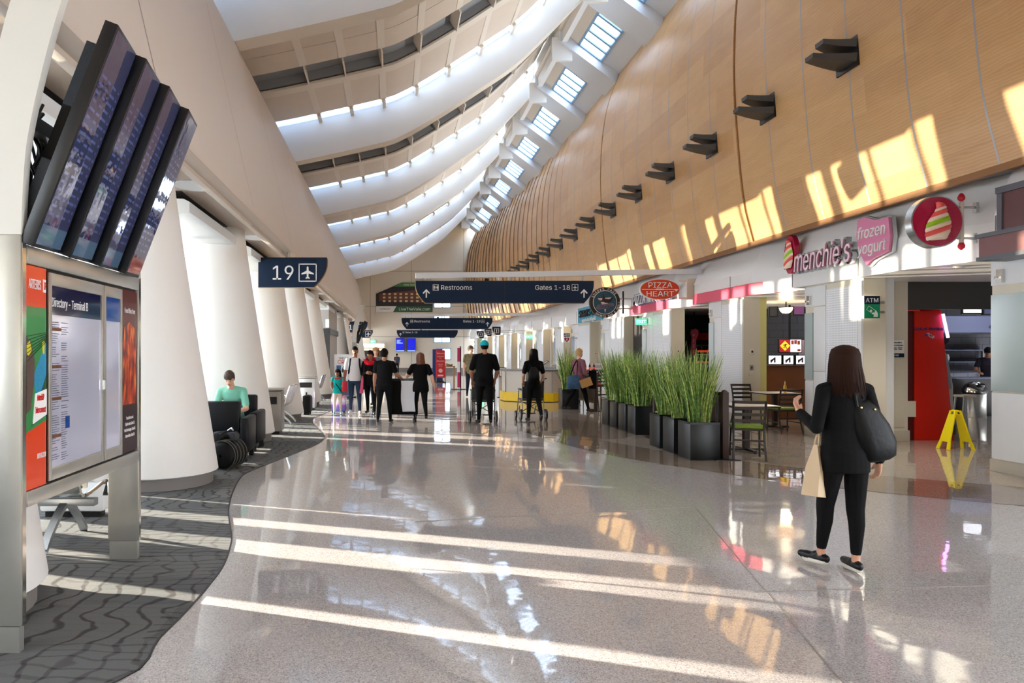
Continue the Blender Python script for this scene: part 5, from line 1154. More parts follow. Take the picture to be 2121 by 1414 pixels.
for i, (x, y, w, h, m, l) in enumerate(((4.3, 21.75, .12, .14, SIGNW, 'white card holder on the information desk, left'), (5.0, 21.9, .16, .12, MATS['white_plastic'], 'white tray of leaflets on the information desk'), (5.2, 22.2, .09, .18, PANELW, 'tall white leaflet box at the right of the information desk'))):
    q = thing('leaflet_box', l, 'leaflet box', (x, y, 1.02)); mb = MB(); mb.box(-w, w, -.05, .05, 0, h); obj('box', mb, m, q); mb = MB(); mb.box(-w+.02, w-.02, -.056, -.05, .02, h-.02); obj('leaflet', mb, mat('leaflet_grey', (186, 190, 196), .5), q)
t = thing('tilted_tablet', 'tilted black framed tablet on the information desk', 'tablet', (4.75, 21.8, 1.02)); mb = MB(); mb.add([(-.14, .05, .12), (.16, .05, .3), (.2, -.05, .28), (-.1, -.05, .1)], [(0, 1, 2, 3)]); o = obj('glass', mb, mat('tablet_face', (190, 196, 200), .2), t, 0)
mb = MB(); 
for p, q in (((-.14, .05, .12), (.16, .05, .3)), ((.16, .05, .3), (.2, -.05, .28)), ((.2, -.05, .28), (-.1, -.05, .1)), ((-.1, -.05, .1), (-.14, .05, .12))): mb.bar(p, q, .02, .02)
obj('frame', mb, BLACK, t); mb = MB(); mb.tube([(.03, 0, 0), (.03, 0, .2)], .012, 6); obj('stem', mb, BLACKM, t)
a = gnd(709, 822); d = a.y
t = thing('headphone_poster_stand', 'white framed headphone poster on a floor stand by the left columns', 'poster', (-2.1, 24.2, 0)); mb = MB(); mb.box(0, .75, 0, .06, .03, 1.52); obj('frame', mb, PANELW, t); mb = MB(); mb.box(-.03, .78, -.12, .18, 0, .03); obj('foot', mb, BLACKM, t)
mb = MB(); mb.box(.04, .71, -.005, 0, .62, 1.48); obj('sheet', mb, mat('poster_pale', (232, 232, 236), .5), t); mb = MB(); mb.box(.04, .71, -.005, 0, .06, .58); obj('lower_sheet', mb, mat('poster_purple_grey', (120, 104, 140), .5), t)
text('THE NEW', .105, SN, t, (.37, -.008, 1.385), off=.004); text('CROP', .2, mat('poster_crop_red', (206, 34, 30), .5), t, (.37, -.008, 1.25), off=.008)
mb = MB(); mb.box(.08, .24, -.009, -.005, .97, 1.13); obj('blue_swatch', mb, mat('swatch_blue', (44, 96, 150), .5), t)
mb = MB(); mb.tube([Vector((.42+.12*math.cos(q), -.012, .98+.15*math.sin(q))) for q in np.linspace(-.1, PI+.1, 12)], .014, 6); mb.ell((.31, -.012, .95), (.05, .012, .075)); mb.ell((.53, -.012, .95), (.05, .012, .075)); o = obj('headphone_picture', mb, mat('print_black', (40, 42, 50), .5), t); o['kind'] = 'stuff'
mb = MB(); mb.ell((.6, -.01, .74), (.06, .006, .05)); obj('small_picture', mb, MATS['print_black'], t)

# ------------------------------------------------------------------ seats on the left
def bench(loc, rz, n, label, perf=True):
    t = thing('airport_bench', label, 'bench', loc, rz)
    W = .58
    mb = MB(); mb.box(-n*W/2, n*W/2, -.04, .04, .30, .36); obj('beam', mb, ALU, t, bevel=.006)
    for k in range(n):
        x = (k-(n-1)/2)*W
        cv = smooth_curve([(.30, .43, 0), (.22, .455, 0), (.0, .42, 0), (-.16, .41, 0), (-.23, .46, 0), (-.28, .62, 0), (-.36, .86, 0)], 3)
        mb = MB(); mb.sheet([[Vector((x-.25, p.x, p.y)), Vector((x+.25, p.x, p.y)), Vector((x+.25, p.x-.008, p.y-.014)), Vector((x-.25, p.x-.008, p.y-.014))] for p in cv], 0, True)
        s = obj('seat', mb, mat('seat_metal', (186, 190, 192), .25, .9), t)
        for sx in (-.26, .26):
            mb = MB(); mb.tube([Vector((x+sx, p.x, p.y)) for p in cv], .016, 6); obj('seat_rail', mb, CHROME, t)
    for k in range(n+1):
        x = (k-n/2)*W; cv = smooth_curve([(.2, .36, 0), (.3, .5, 0), (.26, .64, 0), (0, .66, 0), (-.2, .62, 0), (-.24, .5, 0)], 4)
        mb = MB(); mb.sheet([[Vector((x-.03, p.x, p.y)), Vector((x+.03, p.x, p.y)), Vector((x+.03, p.x*.96, p.y-.02)), Vector((x-.03, p.x*.96, p.y-.02))] for p in cv], 0, True); obj('armrest', mb, CHROME, t)
    for sx in (-1, 1):
        x = sx*(n*W/2-.25); cv = smooth_curve([(.34, .02, 0), (.26, .12, 0), (.1, .27, 0), (0, .31, 0), (-.1, .27, 0), (-.28, .12, 0), (-.36, .02, 0)], 4)
        mb = MB(); mb.sheet([[Vector((x-.03, p.x, p.y+.02)), Vector((x+.03, p.x, p.y+.02)), Vector((x+.03, p.x*.97, p.y-.02)), Vector((x-.03, p.x*.97, p.y-.02))] for p in cv], 0, True); obj('leg', mb, ALU, t)
    return t
bench((-3.0, 5.56, 0), 0, 2, 'metal airport bench with strap arms seen under the directory panel')
bench((-2.55, 15.0, 0), PI/2, 2, 'metal airport bench facing the windows past the second bin')
bench((-2.6, 22.1, 0), PI/2, 2, 'far metal airport bench by the fifth column')
bench((-4.9, 9.9, 0), 0, 3, 'metal airport bench behind the front columns near the windows')
LEATH = mat('dark_blue_leather', (9, 12, 18), .45, spec=.3, bump=.15, bscale=80)
def armchair(loc, rz, label):
    t = thing('leather_armchair', label, 'armchair', loc, rz, 'dark leather armchairs'); w, d = .74, .74
    mb = MB(); mb.box(-.24, .24, -.26, d/2, .12, .30); obj('base', mb, LEATH, t, bevel=.015)
    mb = MB(); mb.box(-.235, .235, -.24, d/2+.01, .30, .44); obj('seat_cushion', mb, LEATH, t, bevel=.03)
    mb = MB(); mb.box(-.245, .245, -d/2+.02, -.2, .43, .86); obj('backrest', mb, LEATH, t, bevel=.03)
    mb = MB(); mb.box(-.245, .245, -d/2, -.22, .12, .42); obj('back_lower', mb, LEATH, t, bevel=.01)
    for s in (-1, 1):
        mb = MB(); mb.box(min(s*.25, s*.37), max(s*.25, s*.37), -d/2, d/2, .12, .62); obj('arm', mb, LEATH, t, bevel=.03)
        for y in (-d/2+.06, d/2-.06): mb = MB(); mb.box(s*.31-.035, s*.31+.035, y-.035, y+.035, 0, .12); obj('leg', mb, BLACKM, t)
    return t
armchair((-2.44, 10.0, 0), .05, 'dark leather armchair seen from behind, nearest the camera')
armchair((-2.50, 11.02, 0), PI, 'dark leather armchair in which the man in teal sits')
def bin_box(loc, w, d, h, label, m):
    t = thing('waste_bin', label, 'bin', loc); mb = MB(); mb.box(-w/2, w/2, -d/2, d/2, .06, h-.05); obj('body', mb, m, t, bevel=.03); mb = MB(); mb.box(-w/2-.01, w/2+.01, -d/2-.01, d/2+.01, h-.045, h); obj('lid', mb, STEEL, t, bevel=.02)
    mb = MB(); mb.box(-w/2+.04, w/2-.04, -d/2+.04, d/2-.04, 0, .06); obj('foot', mb, BLACKM, t)
    mb = MB(); mb.box(-w/2+.08, w/2-.08, -d/2-.012, -d/2, h-.3, h-.16); obj('flap', mb, BLACKM, t); return t
bin_box((-2.34, 13.15, 0), .42, .42, .88, 'grey metal waste bin between the armchairs and the metal bench', mat('grey_bin_metal', (150, 146, 140), .4, .5))
bin_box((-2.38, 18.75, 0), .5, .45, .92, 'pale steel waste bin by the third column', mat('pale_bin_metal', (214, 216, 216), .3, .5))
bin_box((-3.0, 6.44, 0), .6, .18, .75, 'white waste cabinet behind the directory panel', W_WHITE)
# bags on the carpet
BAG = mat('black_nylon', (12, 11, 11), .6, spec=.25, bump=.2, bscale=120); PIPE = mat('bag_piping', (82, 78, 72), .5)
t = thing('duffel_bag', 'black round-ended ribbed duffel bag against the first column', 'bag', (-2.27, 8.95, .195), -.25)
mb = MB(); prof2 = [(.02, -.01), (.16, 0), (.205, .03), (.225, .07), (.23, .3), (.225, .46), (.2, .5), (.02, .51)]
rows = [[Vector((r*1.0*math.cos(2*PI*k/24), z, r*math.sin(2*PI*k/24))) for k in range(24)] for r, z in prof2]; mb.sheet(rows, 0, True); obj('body', mb, BAG, t); t.scale = (.82, .9, .82)
for z in (.05, .13, .23, .33, .43): mb = MB(); mb.tube([Vector((.233*math.cos(q), z, .233*math.sin(q))) for q in np.linspace(0, 2*PI, 25)], .009, 5, cap=False); obj('rib', mb, PIPE, t)
mb = MB(); mb.tube(smooth_curve([(-.12, .12, .19), (-.06, .14, .34), (.08, .3, .36), (.1, .38, .2)], 5), .015, 6); obj('handle', mb, BLACK, t)
t = thing('neck_pillow', 'grey neck pillow lying on the black duffel bag', 'pillow', (-2.25, 9.15, .43)); mb = MB(); mb.tube([Vector((.13*math.cos(q), .12*math.sin(q), 0)) for q in np.linspace(-.6, PI+.6, 14)], [.05]+[.06]*12+[.05], 10); obj('pillow', mb, mat('charcoal_fleece', (58, 58, 62), .9), t); mb = MB(); mb.tube([(.0, .12, .06), (.06, .1, .1), (.1, 0, .08)], .012, 5); obj('cord', mb, ALU, t)
t = thing('black_suitcase', 'black rounded suitcase half hidden behind the third column', 'suitcase', (-2.2, 17.25, 0)); mb = MB(); mb.box(-.1, .14, -.2, .2, .05, .5); obj('shell', mb, BAG, t, bevel=.08); mb = MB(); mb.tube([(0, -.08, .5), (0, -.08, .56), (0, .08, .56), (0, .08, .5)], .012, 6); obj('handle', mb, BLACK, t)
for y in (-.14, .14): mb = MB(); mb.tube([(-.05, y, .03), (.1, y, .03)], .03, 10); obj('wheel', mb, BLACK, t)
t = thing('child_suitcase', 'small glossy purple and blue child suitcase behind the girl', 'suitcase', (-1.42, 17.75, 0)); mb = MB(); mb.box(-.2, .2, -.12, .12, .04, .46)
def rainbow():
    m = mat('rainbow_shell', (150, 90, 200), .2, coat=.5); nd, lk, b = nodes(m); g = nd.new('ShaderNodeTexCoord'); s = nd.new('ShaderNodeSeparateXYZ'); lk.new(g.outputs['Object'], s.inputs[0]); r = nd.new('ShaderNodeValToRGB'); c = r.color_ramp
    c.elements[0].color = rgb((40, 110, 190)); c.elements[1].color = rgb((236, 120, 170)); c.elements[1].position = .46; e = c.elements.new(.2); e.color = rgb((130, 80, 190)); e = c.elements.new(.33); e.color = rgb((225, 220, 240)); lk.new(s.outputs['Z'], r.inputs[0]); lk.new(r.outputs[0], b.inputs['Base Color']); return m
obj('shell', mb, rainbow(), t, bevel=.06)
for x in (-.14, .14): mb = MB(); mb.tube([(x, -.1, .03), (x, .1, .03)], .03, 10); obj('wheel', mb, BLACK, t)
mb = MB(); mb.tube([(-.08, .08, .46), (-.08, .08, .75), (.08, .08, .75), (.08, .08, .46)], .01, 6); obj('pull_handle', mb, ALU, t)

# ------------------------------------------------------------------ planters with zebra grass
PLM = mat('black_planter', (15, 19, 24), .3, spec=.45); SOIL = mat('soil', (40, 30, 24), .9)
def grass_mat(name, c1, c2):
    m = mat(name, c1, .5); nd, lk, b = nodes(m); g = nd.new('ShaderNodeTexCoord'); n = nd.new('ShaderNodeTexNoise'); n.inputs['Scale'].default_value = 22; lk.new(g.outputs['Object'], n.inputs['Vector'])
    r = nd.new('ShaderNodeValToRGB'); r.color_ramp.elements[0].position = .42; r.color_ramp.elements[0].color = rgb(c1); r.color_ramp.elements[1].position = .6; r.color_ramp.elements[1].color = rgb(c2); lk.new(n.outputs['Fac'], r.inputs[0]); lk.new(r.outputs[0], b.inputs['Base Color'])
    b.inputs['Subsurface Weight'].default_value = 0; return m
GR1 = grass_mat('grass_dark', (64, 108, 40), (126, 162, 76)); GR2 = grass_mat('grass_lime', (146, 180, 68), (216, 226, 146))
def grass_mesh(seed, n=430):
    r = random.Random(seed); mb = MB()
    for i in range(n):
        a = r.uniform(0, 2*PI); q = math.sqrt(r.random()); bx, by = .15*q*math.cos(a), .15*q*math.sin(a)
        h = r.uniform(.5, 1.1)*(1.0 if r.random() < .9 else 1.12); lean = r.uniform(.02, .16)+.12*q; la = a+r.uniform(-.7, .7)
        w = r.uniform(.004, .0085); dx, dy = math.cos(la), math.sin(la); px_, py_ = -math.sin(r.uniform(0, PI)), math.cos(r.uniform(0, PI))
        pts = []
        for t_ in (0, .35, .7, 1): k = lean*(.35*t_+.65*t_**2.2); pts.append((bx+dx*k, by+dy*k, h*t_-.02*t_**3))
        vs = []
        for j, p in enumerate(pts): ww = w*(1, 1, .8, .12)[j]; vs += [(p[0]-px_*ww, p[1]-py_*ww, p[2]), (p[0]+px_*ww, p[1]+py_*ww, p[2])]
        mi = 1 if r.random() < .45 else 0
        mb.add(vs, [(0, 1, 3, 2), (2, 3, 5, 4), (4, 5, 7, 6)], mi)
    return mb.mesh('grass', [GR1, GR2])
GM = [grass_mesh(s) for s in (1, 2, 3)]
def planter(i, loc, w, d, h, label, sc=1):
    t = thing('planter', label, 'planter', loc, 0, 'black planters of tall grass'); tk = .02
    mb = MB(); mb.box(0, w, 0, d, 0, h-.03)
    obj('box', mb, PLM, t, bevel=.004); mb = MB(); mb.box(0, w, 0, tk, h-.03, h); mb.box(0, w, d-tk, d, h-.03, h); mb.box(0, tk, tk, d-tk, h-.03, h); mb.box(w-tk, w, tk, d-tk, h-.03, h); obj('rim', mb, PLM, t)
    mb = MB(); mb.box(tk, w-tk, tk, d-tk, h-.03, h-.012); obj('soil', mb, SOIL, t)
    g = link('grass', GM[i % 3], t); g.location = (w/2, d/2, h-.02); g.rotation_euler = (0, 0, i*1.3); g.scale = (1.0*sc, 1.0*sc, sc); g['kind'] = 'stuff'
for i, (x, y, l) in enumerate(((4.27, 9.82, 'front black planter of tall zebra grass beside the brown post'), (4.29, 10.45, 'middle black planter of the front group of three'), (4.31, 11.06, 'rear black planter of the front group of three'))): planter(i, (x, y, 0), .43, .43, .545, l, 1.0)
for i, (x, y, l) in enumerate(((4.57, 12.9, 'front black planter of the second group of four'), (4.57, 13.45, 'second black planter of the second group of four'), (4.57, 14.0, 'third black planter of the second group of four'), (4.57, 14.55, 'rear black planter of the second group of four'))): planter(i+3, (x, y, 0), .43, .43, .545, l, 1.02)
planter(7, (4.67, 18.87, 0), .45, .45, .56, 'lone black planter of tall grass behind the woman in pink', 1.1)
SLATB = mat('dark_brown_slat', (58, 42, 36), .45)
def screen(loc, ln, label):
    t = thing('slatted_screen', label, 'screen', loc)
    for y in (0, ln): mb = MB(); mb.box(-.045, .045, y-.045, y+.045, .0, .98); mb.ell((0, y, .98), (.045, .045, .03), 10, 6); obj('post', mb, SLATB, t, bevel=.008); mb = MB(); mb.box(-.18, .18, y-.12, y+.12, 0, .012); obj('base_plate', mb, BLACKM, t)
    for z in (.2, .92): mb = MB(); mb.box(-.015, .015, .045, ln-.045, z, z+.05); obj('rail', mb, SLATB, t)
    n = int(ln/.1)
    for k in range(1, n): mb = MB(); y = .045+(ln-.09)*k/n; mb.box(-.012, .012, y-.022, y+.022, .25, .92); obj('slat', mb, SLATB, t)
screen((4.80, 9.9, 0), 2.6, 'dark brown slatted screen with posts behind the front planters')
screen((5.2, 13.0, 0), 2.2, 'dark brown slatted screen behind the second group of planters')
screen((5.42, 18.3, 0), 2.2, 'dark brown slatted screen behind the woman in pink')

# dining furniture
CHB = mat('dark_brown_metal', (44, 34, 32), .4, .2); SEATG = mat('green_vinyl', (116, 150, 34), .4); SEATR = mat('red_vinyl', (150, 36, 24), .4)
def dining_chair(loc, rz, label, seatm=SEATG, zs=.46, group='ladder-back dining chairs'):
    t = thing('dining_chair', label, 'chair', loc, rz, group); k = zs/.46
    mb = MB(); mb.box(-.215, .215, -.2, .21, zs-.01, zs+.035); obj('seat', mb, seatm, t, bevel=.02)
    mb = MB(); 
    for s in (-1, 1): mb.bar((s*.19, -.2, zs-.025), (s*.19, .19, zs-.025), .025, .025)
    mb.bar((-.19, .19, zs-.025), (.19, .19, zs-.025), .025, .025); mb.bar((-.19, -.19, zs-.025), (.19, -.19, zs-.025), .025, .025); obj('seat_frame', mb, CHB, t)
    for s in (-1, 1):
        mb = MB(); mb.tube([(s*.21, -.31, 0), (s*.2, -.22, zs*.6), (s*.2, -.21, zs)], .016, 8); obj('leg', mb, CHB, t); mb = MB(); mb.tube([(s*.2, .21, 0), (s*.19, .18, zs-.02)], .015, 8); obj('leg', mb, CHB, t)
        mb = MB(); mb.tube([(s*.2, -.21, zs), (s*.205, -.24, zs+.2), (s*.21, -.30, zs+.40)], .017, 8); obj('back_post', mb, CHB, t)
        mb = MB(); mb.bar((s*.2, -.25, zs*.45), (s*.195, .19, zs*.45), .016, .02); obj('stretcher', mb, CHB, t)
    mb = MB(); mb.bar((-.2, -.23, zs*.62), (.2, -.23, zs*.62), .016, .025); obj('stretcher', mb, CHB, t)
    for q in range(4):
        z = zs+.11+.09*q; y = -.225-.07*((z-zs)/.4)**1.3; mb = MB(); pts = [(x, y-.02*(1-(x/.2)**2), z) for x in (-.205, -.1, 0, .1, .205)]
        rows = [[Vector((p[0], p[1]-.008, p[2]-.022)), Vector((p[0], p[1]+.008, p[2]-.022)), Vector((p[0], p[1]+.008, p[2]+.022)), Vector((p[0], p[1]-.008, p[2]+.022))] for p in pts]; mb.sheet(rows, 0, True); obj('rung', mb, CHB, t)
    return t
def cafe_table(loc, label, w=.7, h=.74):
    t = thing('cafe_table', label, 'table', loc, 0); mb = MB(); mb.box(-w/2, w/2, -w/2, w/2, h-.03, h); obj('top', mb, mat('white_table_top', (222, 216, 206), .3), t, bevel=.004); mb = MB(); mb.box(-w/2-.004, w/2+.004, -w/2-.004, w/2+.004, h-.035, h-.012); obj('edge_band', mb, CHB, t)
    mb = MB(); mb.box(-.04, .04, -.04, .04, .04, h-.03); obj('pedestal', mb, CHB, t)
    for a in (0, PI/2): mb = MB(); c, s = math.cos(a)*.28, math.sin(a)*.28; mb.bar((-c, -s, .035), (c, s, .035), .06, .03); obj('foot', mb, CHB, t)
    for x, y in ((.28, 0), (-.28, 0), (0, .28), (0, -.28)): mb = MB(); mb.tube([(x, y, 0), (x, y, .03)], .022, 8); obj('glide', mb, BLACK, t)
    return t
dining_chair((5.2, 10.05, 0), -.35, 'dark ladder-back chair with a green seat, nearest, backing the camera')
cafe_table((5.55, 10.75, 0), 'square white cafe table beside the nearest ladder-back chair')
dining_chair((5.3, 11.5, 0), PI+.1, 'dark ladder-back chair with a green seat across the near cafe table')
dining_chair((5.06, 12.4, 0), 2.2, 'dark ladder-back chair behind the slatted screen near the second planters')
dining_chair((7.62, 13.35, 0), .0, 'dark ladder-back chair with a green seat in the shop opening')
cafe_table((7.9, 14.15, 0), 'square white cafe table in the shop opening')
dining_chair((7.75, 14.95, 0), PI, 'dark ladder-back chair on the far side of the table in the shop opening')
t = thing('mustard_bottle', 'yellow mustard bottle standing on the cafe table in the shop opening', 'bottle', (8.0, 13.95, .74)); mb = MB(); mb.lathe([(.03, 0), (.032, .12), (.02, .16), (.012, .18)], (0, 0, 0), 14); obj('body', mb, mat('mustard', (222, 176, 50), .35), t); mb = MB(); mb.lathe([(.014, .18), (.006, .24)], (0, 0, 0), 10); obj('nozzle', mb, mat('nozzle_cream', (240, 224, 160), .4), t)
for i, (x, y, r) in enumerate(((5.75, 19.1, .3), (5.9, 20.3, 2.6), (6.4, 16.2, 1.2), (5.8, 16.6, -1.0))): dining_chair((x, y, 0), r, ['tall stool with a red seat behind the woman in pink', 'tall stool with a red seat at the far bar screen', 'dark ladder-back chair with a red seat far behind the second planters', 'dark ladder-back chair with a red seat next to the second screen'][i], SEATR, .66 if i < 2 else .46, 'red seated chairs of the bar')
t = thing('bar_ledge', 'dark bar ledge with papers behind the woman in pink', 'ledge', (5.7, 21.0, 0)); mb = MB(); mb.box(0, 1.0, 0, .35, 1.0, 1.04); obj('top', mb, CHB, t)
for x in (.04, .92): mb = MB(); mb.box(x, x+.05, .15, .2, 0, 1.0); obj('leg', mb, CHB, t)
for i in range(3): q = thing('condiment_bottle', 'small dark sauce bottle on the bar ledge, %s' % ['left', 'middle', 'right'][i], 'bottle', (5.95+.13*i, 21.15, 1.04), 0, 'sauce bottles on the bar ledge'); mb = MB(); mb.lathe([(.03, 0), (.03, .12), (.012, .17), (.012, .2)], (0, 0, 0), 10); obj('glass', mb, BOT, q); mb = MB(); mb.lathe([(.031, .03), (.031, .09)], (0, 0, 0), 10); obj('label', mb, BRED, q)
t = thing('menu_card', 'white menu sign standing on the bar ledge', 'sign', (6.35, 21.2, 1.04)); mb = MB(); mb.box(-.2, .2, 0, .02, .0, .2); obj('card', mb, SIGNW, t); mb = MB(); mb.box(-.16, .1, -.004, 0, .06, .15); obj('print', mb, MATS['leaflet_grey'], t)

# ------------------------------------------------------------------ people
PEND = []
def nv(v): return Vector(v).normalized()
class Fig:
    def __init__(s): s.p = []
    def cap(s, a, ra, b, rb, m): s.p.append(('c', Vector(a), ra, Vector(b), rb, m))
    def ell(s, c, r, m, R=None): s.p.append(('e', Vector(c), Vector(r), R or Matrix.Identity(3), m))
    def loft(s, rings, m, hem=None, m2=None): s.p.append(('l', rings, m, hem, m2))
    def mesh(s):
        mb = MB()
        for q in s.p:
            if q[0] == 'c':
                _, a, ra, b, rb, m = q; t = (b-a); L = t.length
                if L < 1e-4: mb.ell(a, (ra, ra, ra), 12, 8); continue
                t = t/L; up = Vector((0, 0, 1)) if abs(t.z) < .9 else Vector((0, 1, 0)); u = t.cross(up).normalized(); w = u.cross(t)
                rows = []
                for c, r, sg in ((a, ra, -1), (b, rb, 1)):
                    for k in range(5):
                        an = (PI/2)*(k/4) if sg > 0 else (PI/2)*(1-k/4)
                        off = math.sin(an)*r*sg; rr = max(math.cos(an)*r, r*.03)
                        rows.append([c+t*off+u*rr*math.cos(2*PI*j/12)+w*rr*math.sin(2*PI*j/12) for j in range(12)])
                o = len(mb.v); mb.sheet(rows, 0, True); n = len(rows); mb.f.append(tuple(o+k for k in range(12))); mb.f.append(tuple(o+(n-1)*12+k for k in range(11, -1, -1))); mb.m += [0, 0]
            elif q[0] == 'e': mb.ell(q[1], q[2], 16, 10, 0, q[3])
            else:
                rows = [[Vector((c[0]+rx*math.cos(2*PI*j/24), c[1]+ry*math.sin(2*PI*j/24), c[2])) for j in range(24)] for c, rx, ry in q[1]]
                o = len(mb.v); mb.sheet(rows, 0, True); n = len(rows); mb.f.append(tuple(o+k for k in range(23, -1, -1))); mb.f.append(tuple(o+(n-1)*24+k for k in range(24))); mb.m += [0, 0]
        return mb
    def classify(s, P):
        best = np.full(len(P), 1e9); idx = np.zeros(len(P), int)
        for q in s.p:
            if q[0] == 'c':
                _, a, ra, b, rb, m = q; a = np.array(a); b = np.array(b); t = b-a; L2 = max(t @ t, 1e-9)
                h = np.clip(((P-a) @ t)/L2, 0, 1); d = np.linalg.norm(P-a-h[:, None]*t, axis=1)-(ra+(rb-ra)*h); mi = np.full(len(P), m)
            elif q[0] == 'e':
                X = (P-np.array(q[1])) @ np.array(q[3]); r = np.array(q[2]); k = np.linalg.norm(X/r, axis=1); d = (k-1)*r.min(); mi = np.full(len(P), q[4])
            else:
                rg = sorted(q[1], key=lambda x: x[0][2]); z = np.array([c[2] for c, _, _ in rg]); zz = np.clip(P[:, 2], z[0], z[-1])
                cx = np.interp(zz, z, [c[0] for c, _, _ in rg]); cy = np.interp(zz, z, [c[1] for c, _, _ in rg]); rx = np.interp(zz, z, [r for _, r, _ in rg]); ry = np.interp(zz, z, [r for _, _, r in rg])
                k = np.sqrt(((P[:, 0]-cx)/rx)**2+((P[:, 1]-cy)/ry)**2); d = np.maximum((k-1)*np.minimum(rx, ry), np.abs(P[:, 2]-zz))
                mi = np.full(len(P), q[2])
                if q[3] is not None: mi = np.where(P[:, 2] < q[3], q[4], q[2])
            u = d < best; best[u] = d[u]; idx[u] = mi[u]
        return idx
SKINS = {}
def skin(c): return mat('skin_%d_%d_%d' % c, c, .5, noise=.05, nscale=14)
def cloth(name, c, rough=.85, **k):
    if max(c) < 40: c = tuple(int(q*.55) for q in c)
    return mat(name, c, rough, spec=.2, bump=.25, bscale=26, **k)

def hand(F, w, d, nrm, side, H, m, curl=.5, thumb_up=None):
    d = nv(d); nrm = nv(nrm); lat = d.cross(nrm).normalized(); s = H/1.7
    if thumb_up is not None and lat.dot(Vector(thumb_up)) < 0: lat = -lat
    F.cap(w, .024*s, w+d*.035*s, .026*s, m)
    for q in (-1, 0, 1): F.cap(w+d*.03*s+lat*.018*q*s, .0165*s, w+d*.085*s+lat*.024*q*s, .0145*s, m)
    for q, L in zip((1.5, .5, -.5, -1.5), (.072, .08, .074, .058)):
        b = w+d*.09*s+lat*.0185*q*s; f1 = nv(d*math.cos(curl*.6)+nrm*math.sin(curl*.6)); f2 = nv(d*math.cos(curl*1.7)+nrm*math.sin(curl*1.7))
        F.cap(b, .0098*s, b+f1*L*.52*s, .0092*s, m); F.cap(b+f1*L*.52*s, .0092*s, b+f1*L*.52*s+f2*L*.48*s, .0075*s, m)
    b = w+d*.03*s+lat*.026*s; f = nv(d*.75+lat*.62+nrm*.25); F.cap(b, .0125*s, b+f*.04*s, .0115*s, m); f2 = nv(d+lat*.2+nrm*.3); F.cap(b+f*.04*s, .0115*s, b+f*.04*s+f2*.03*s, .009*s, m)

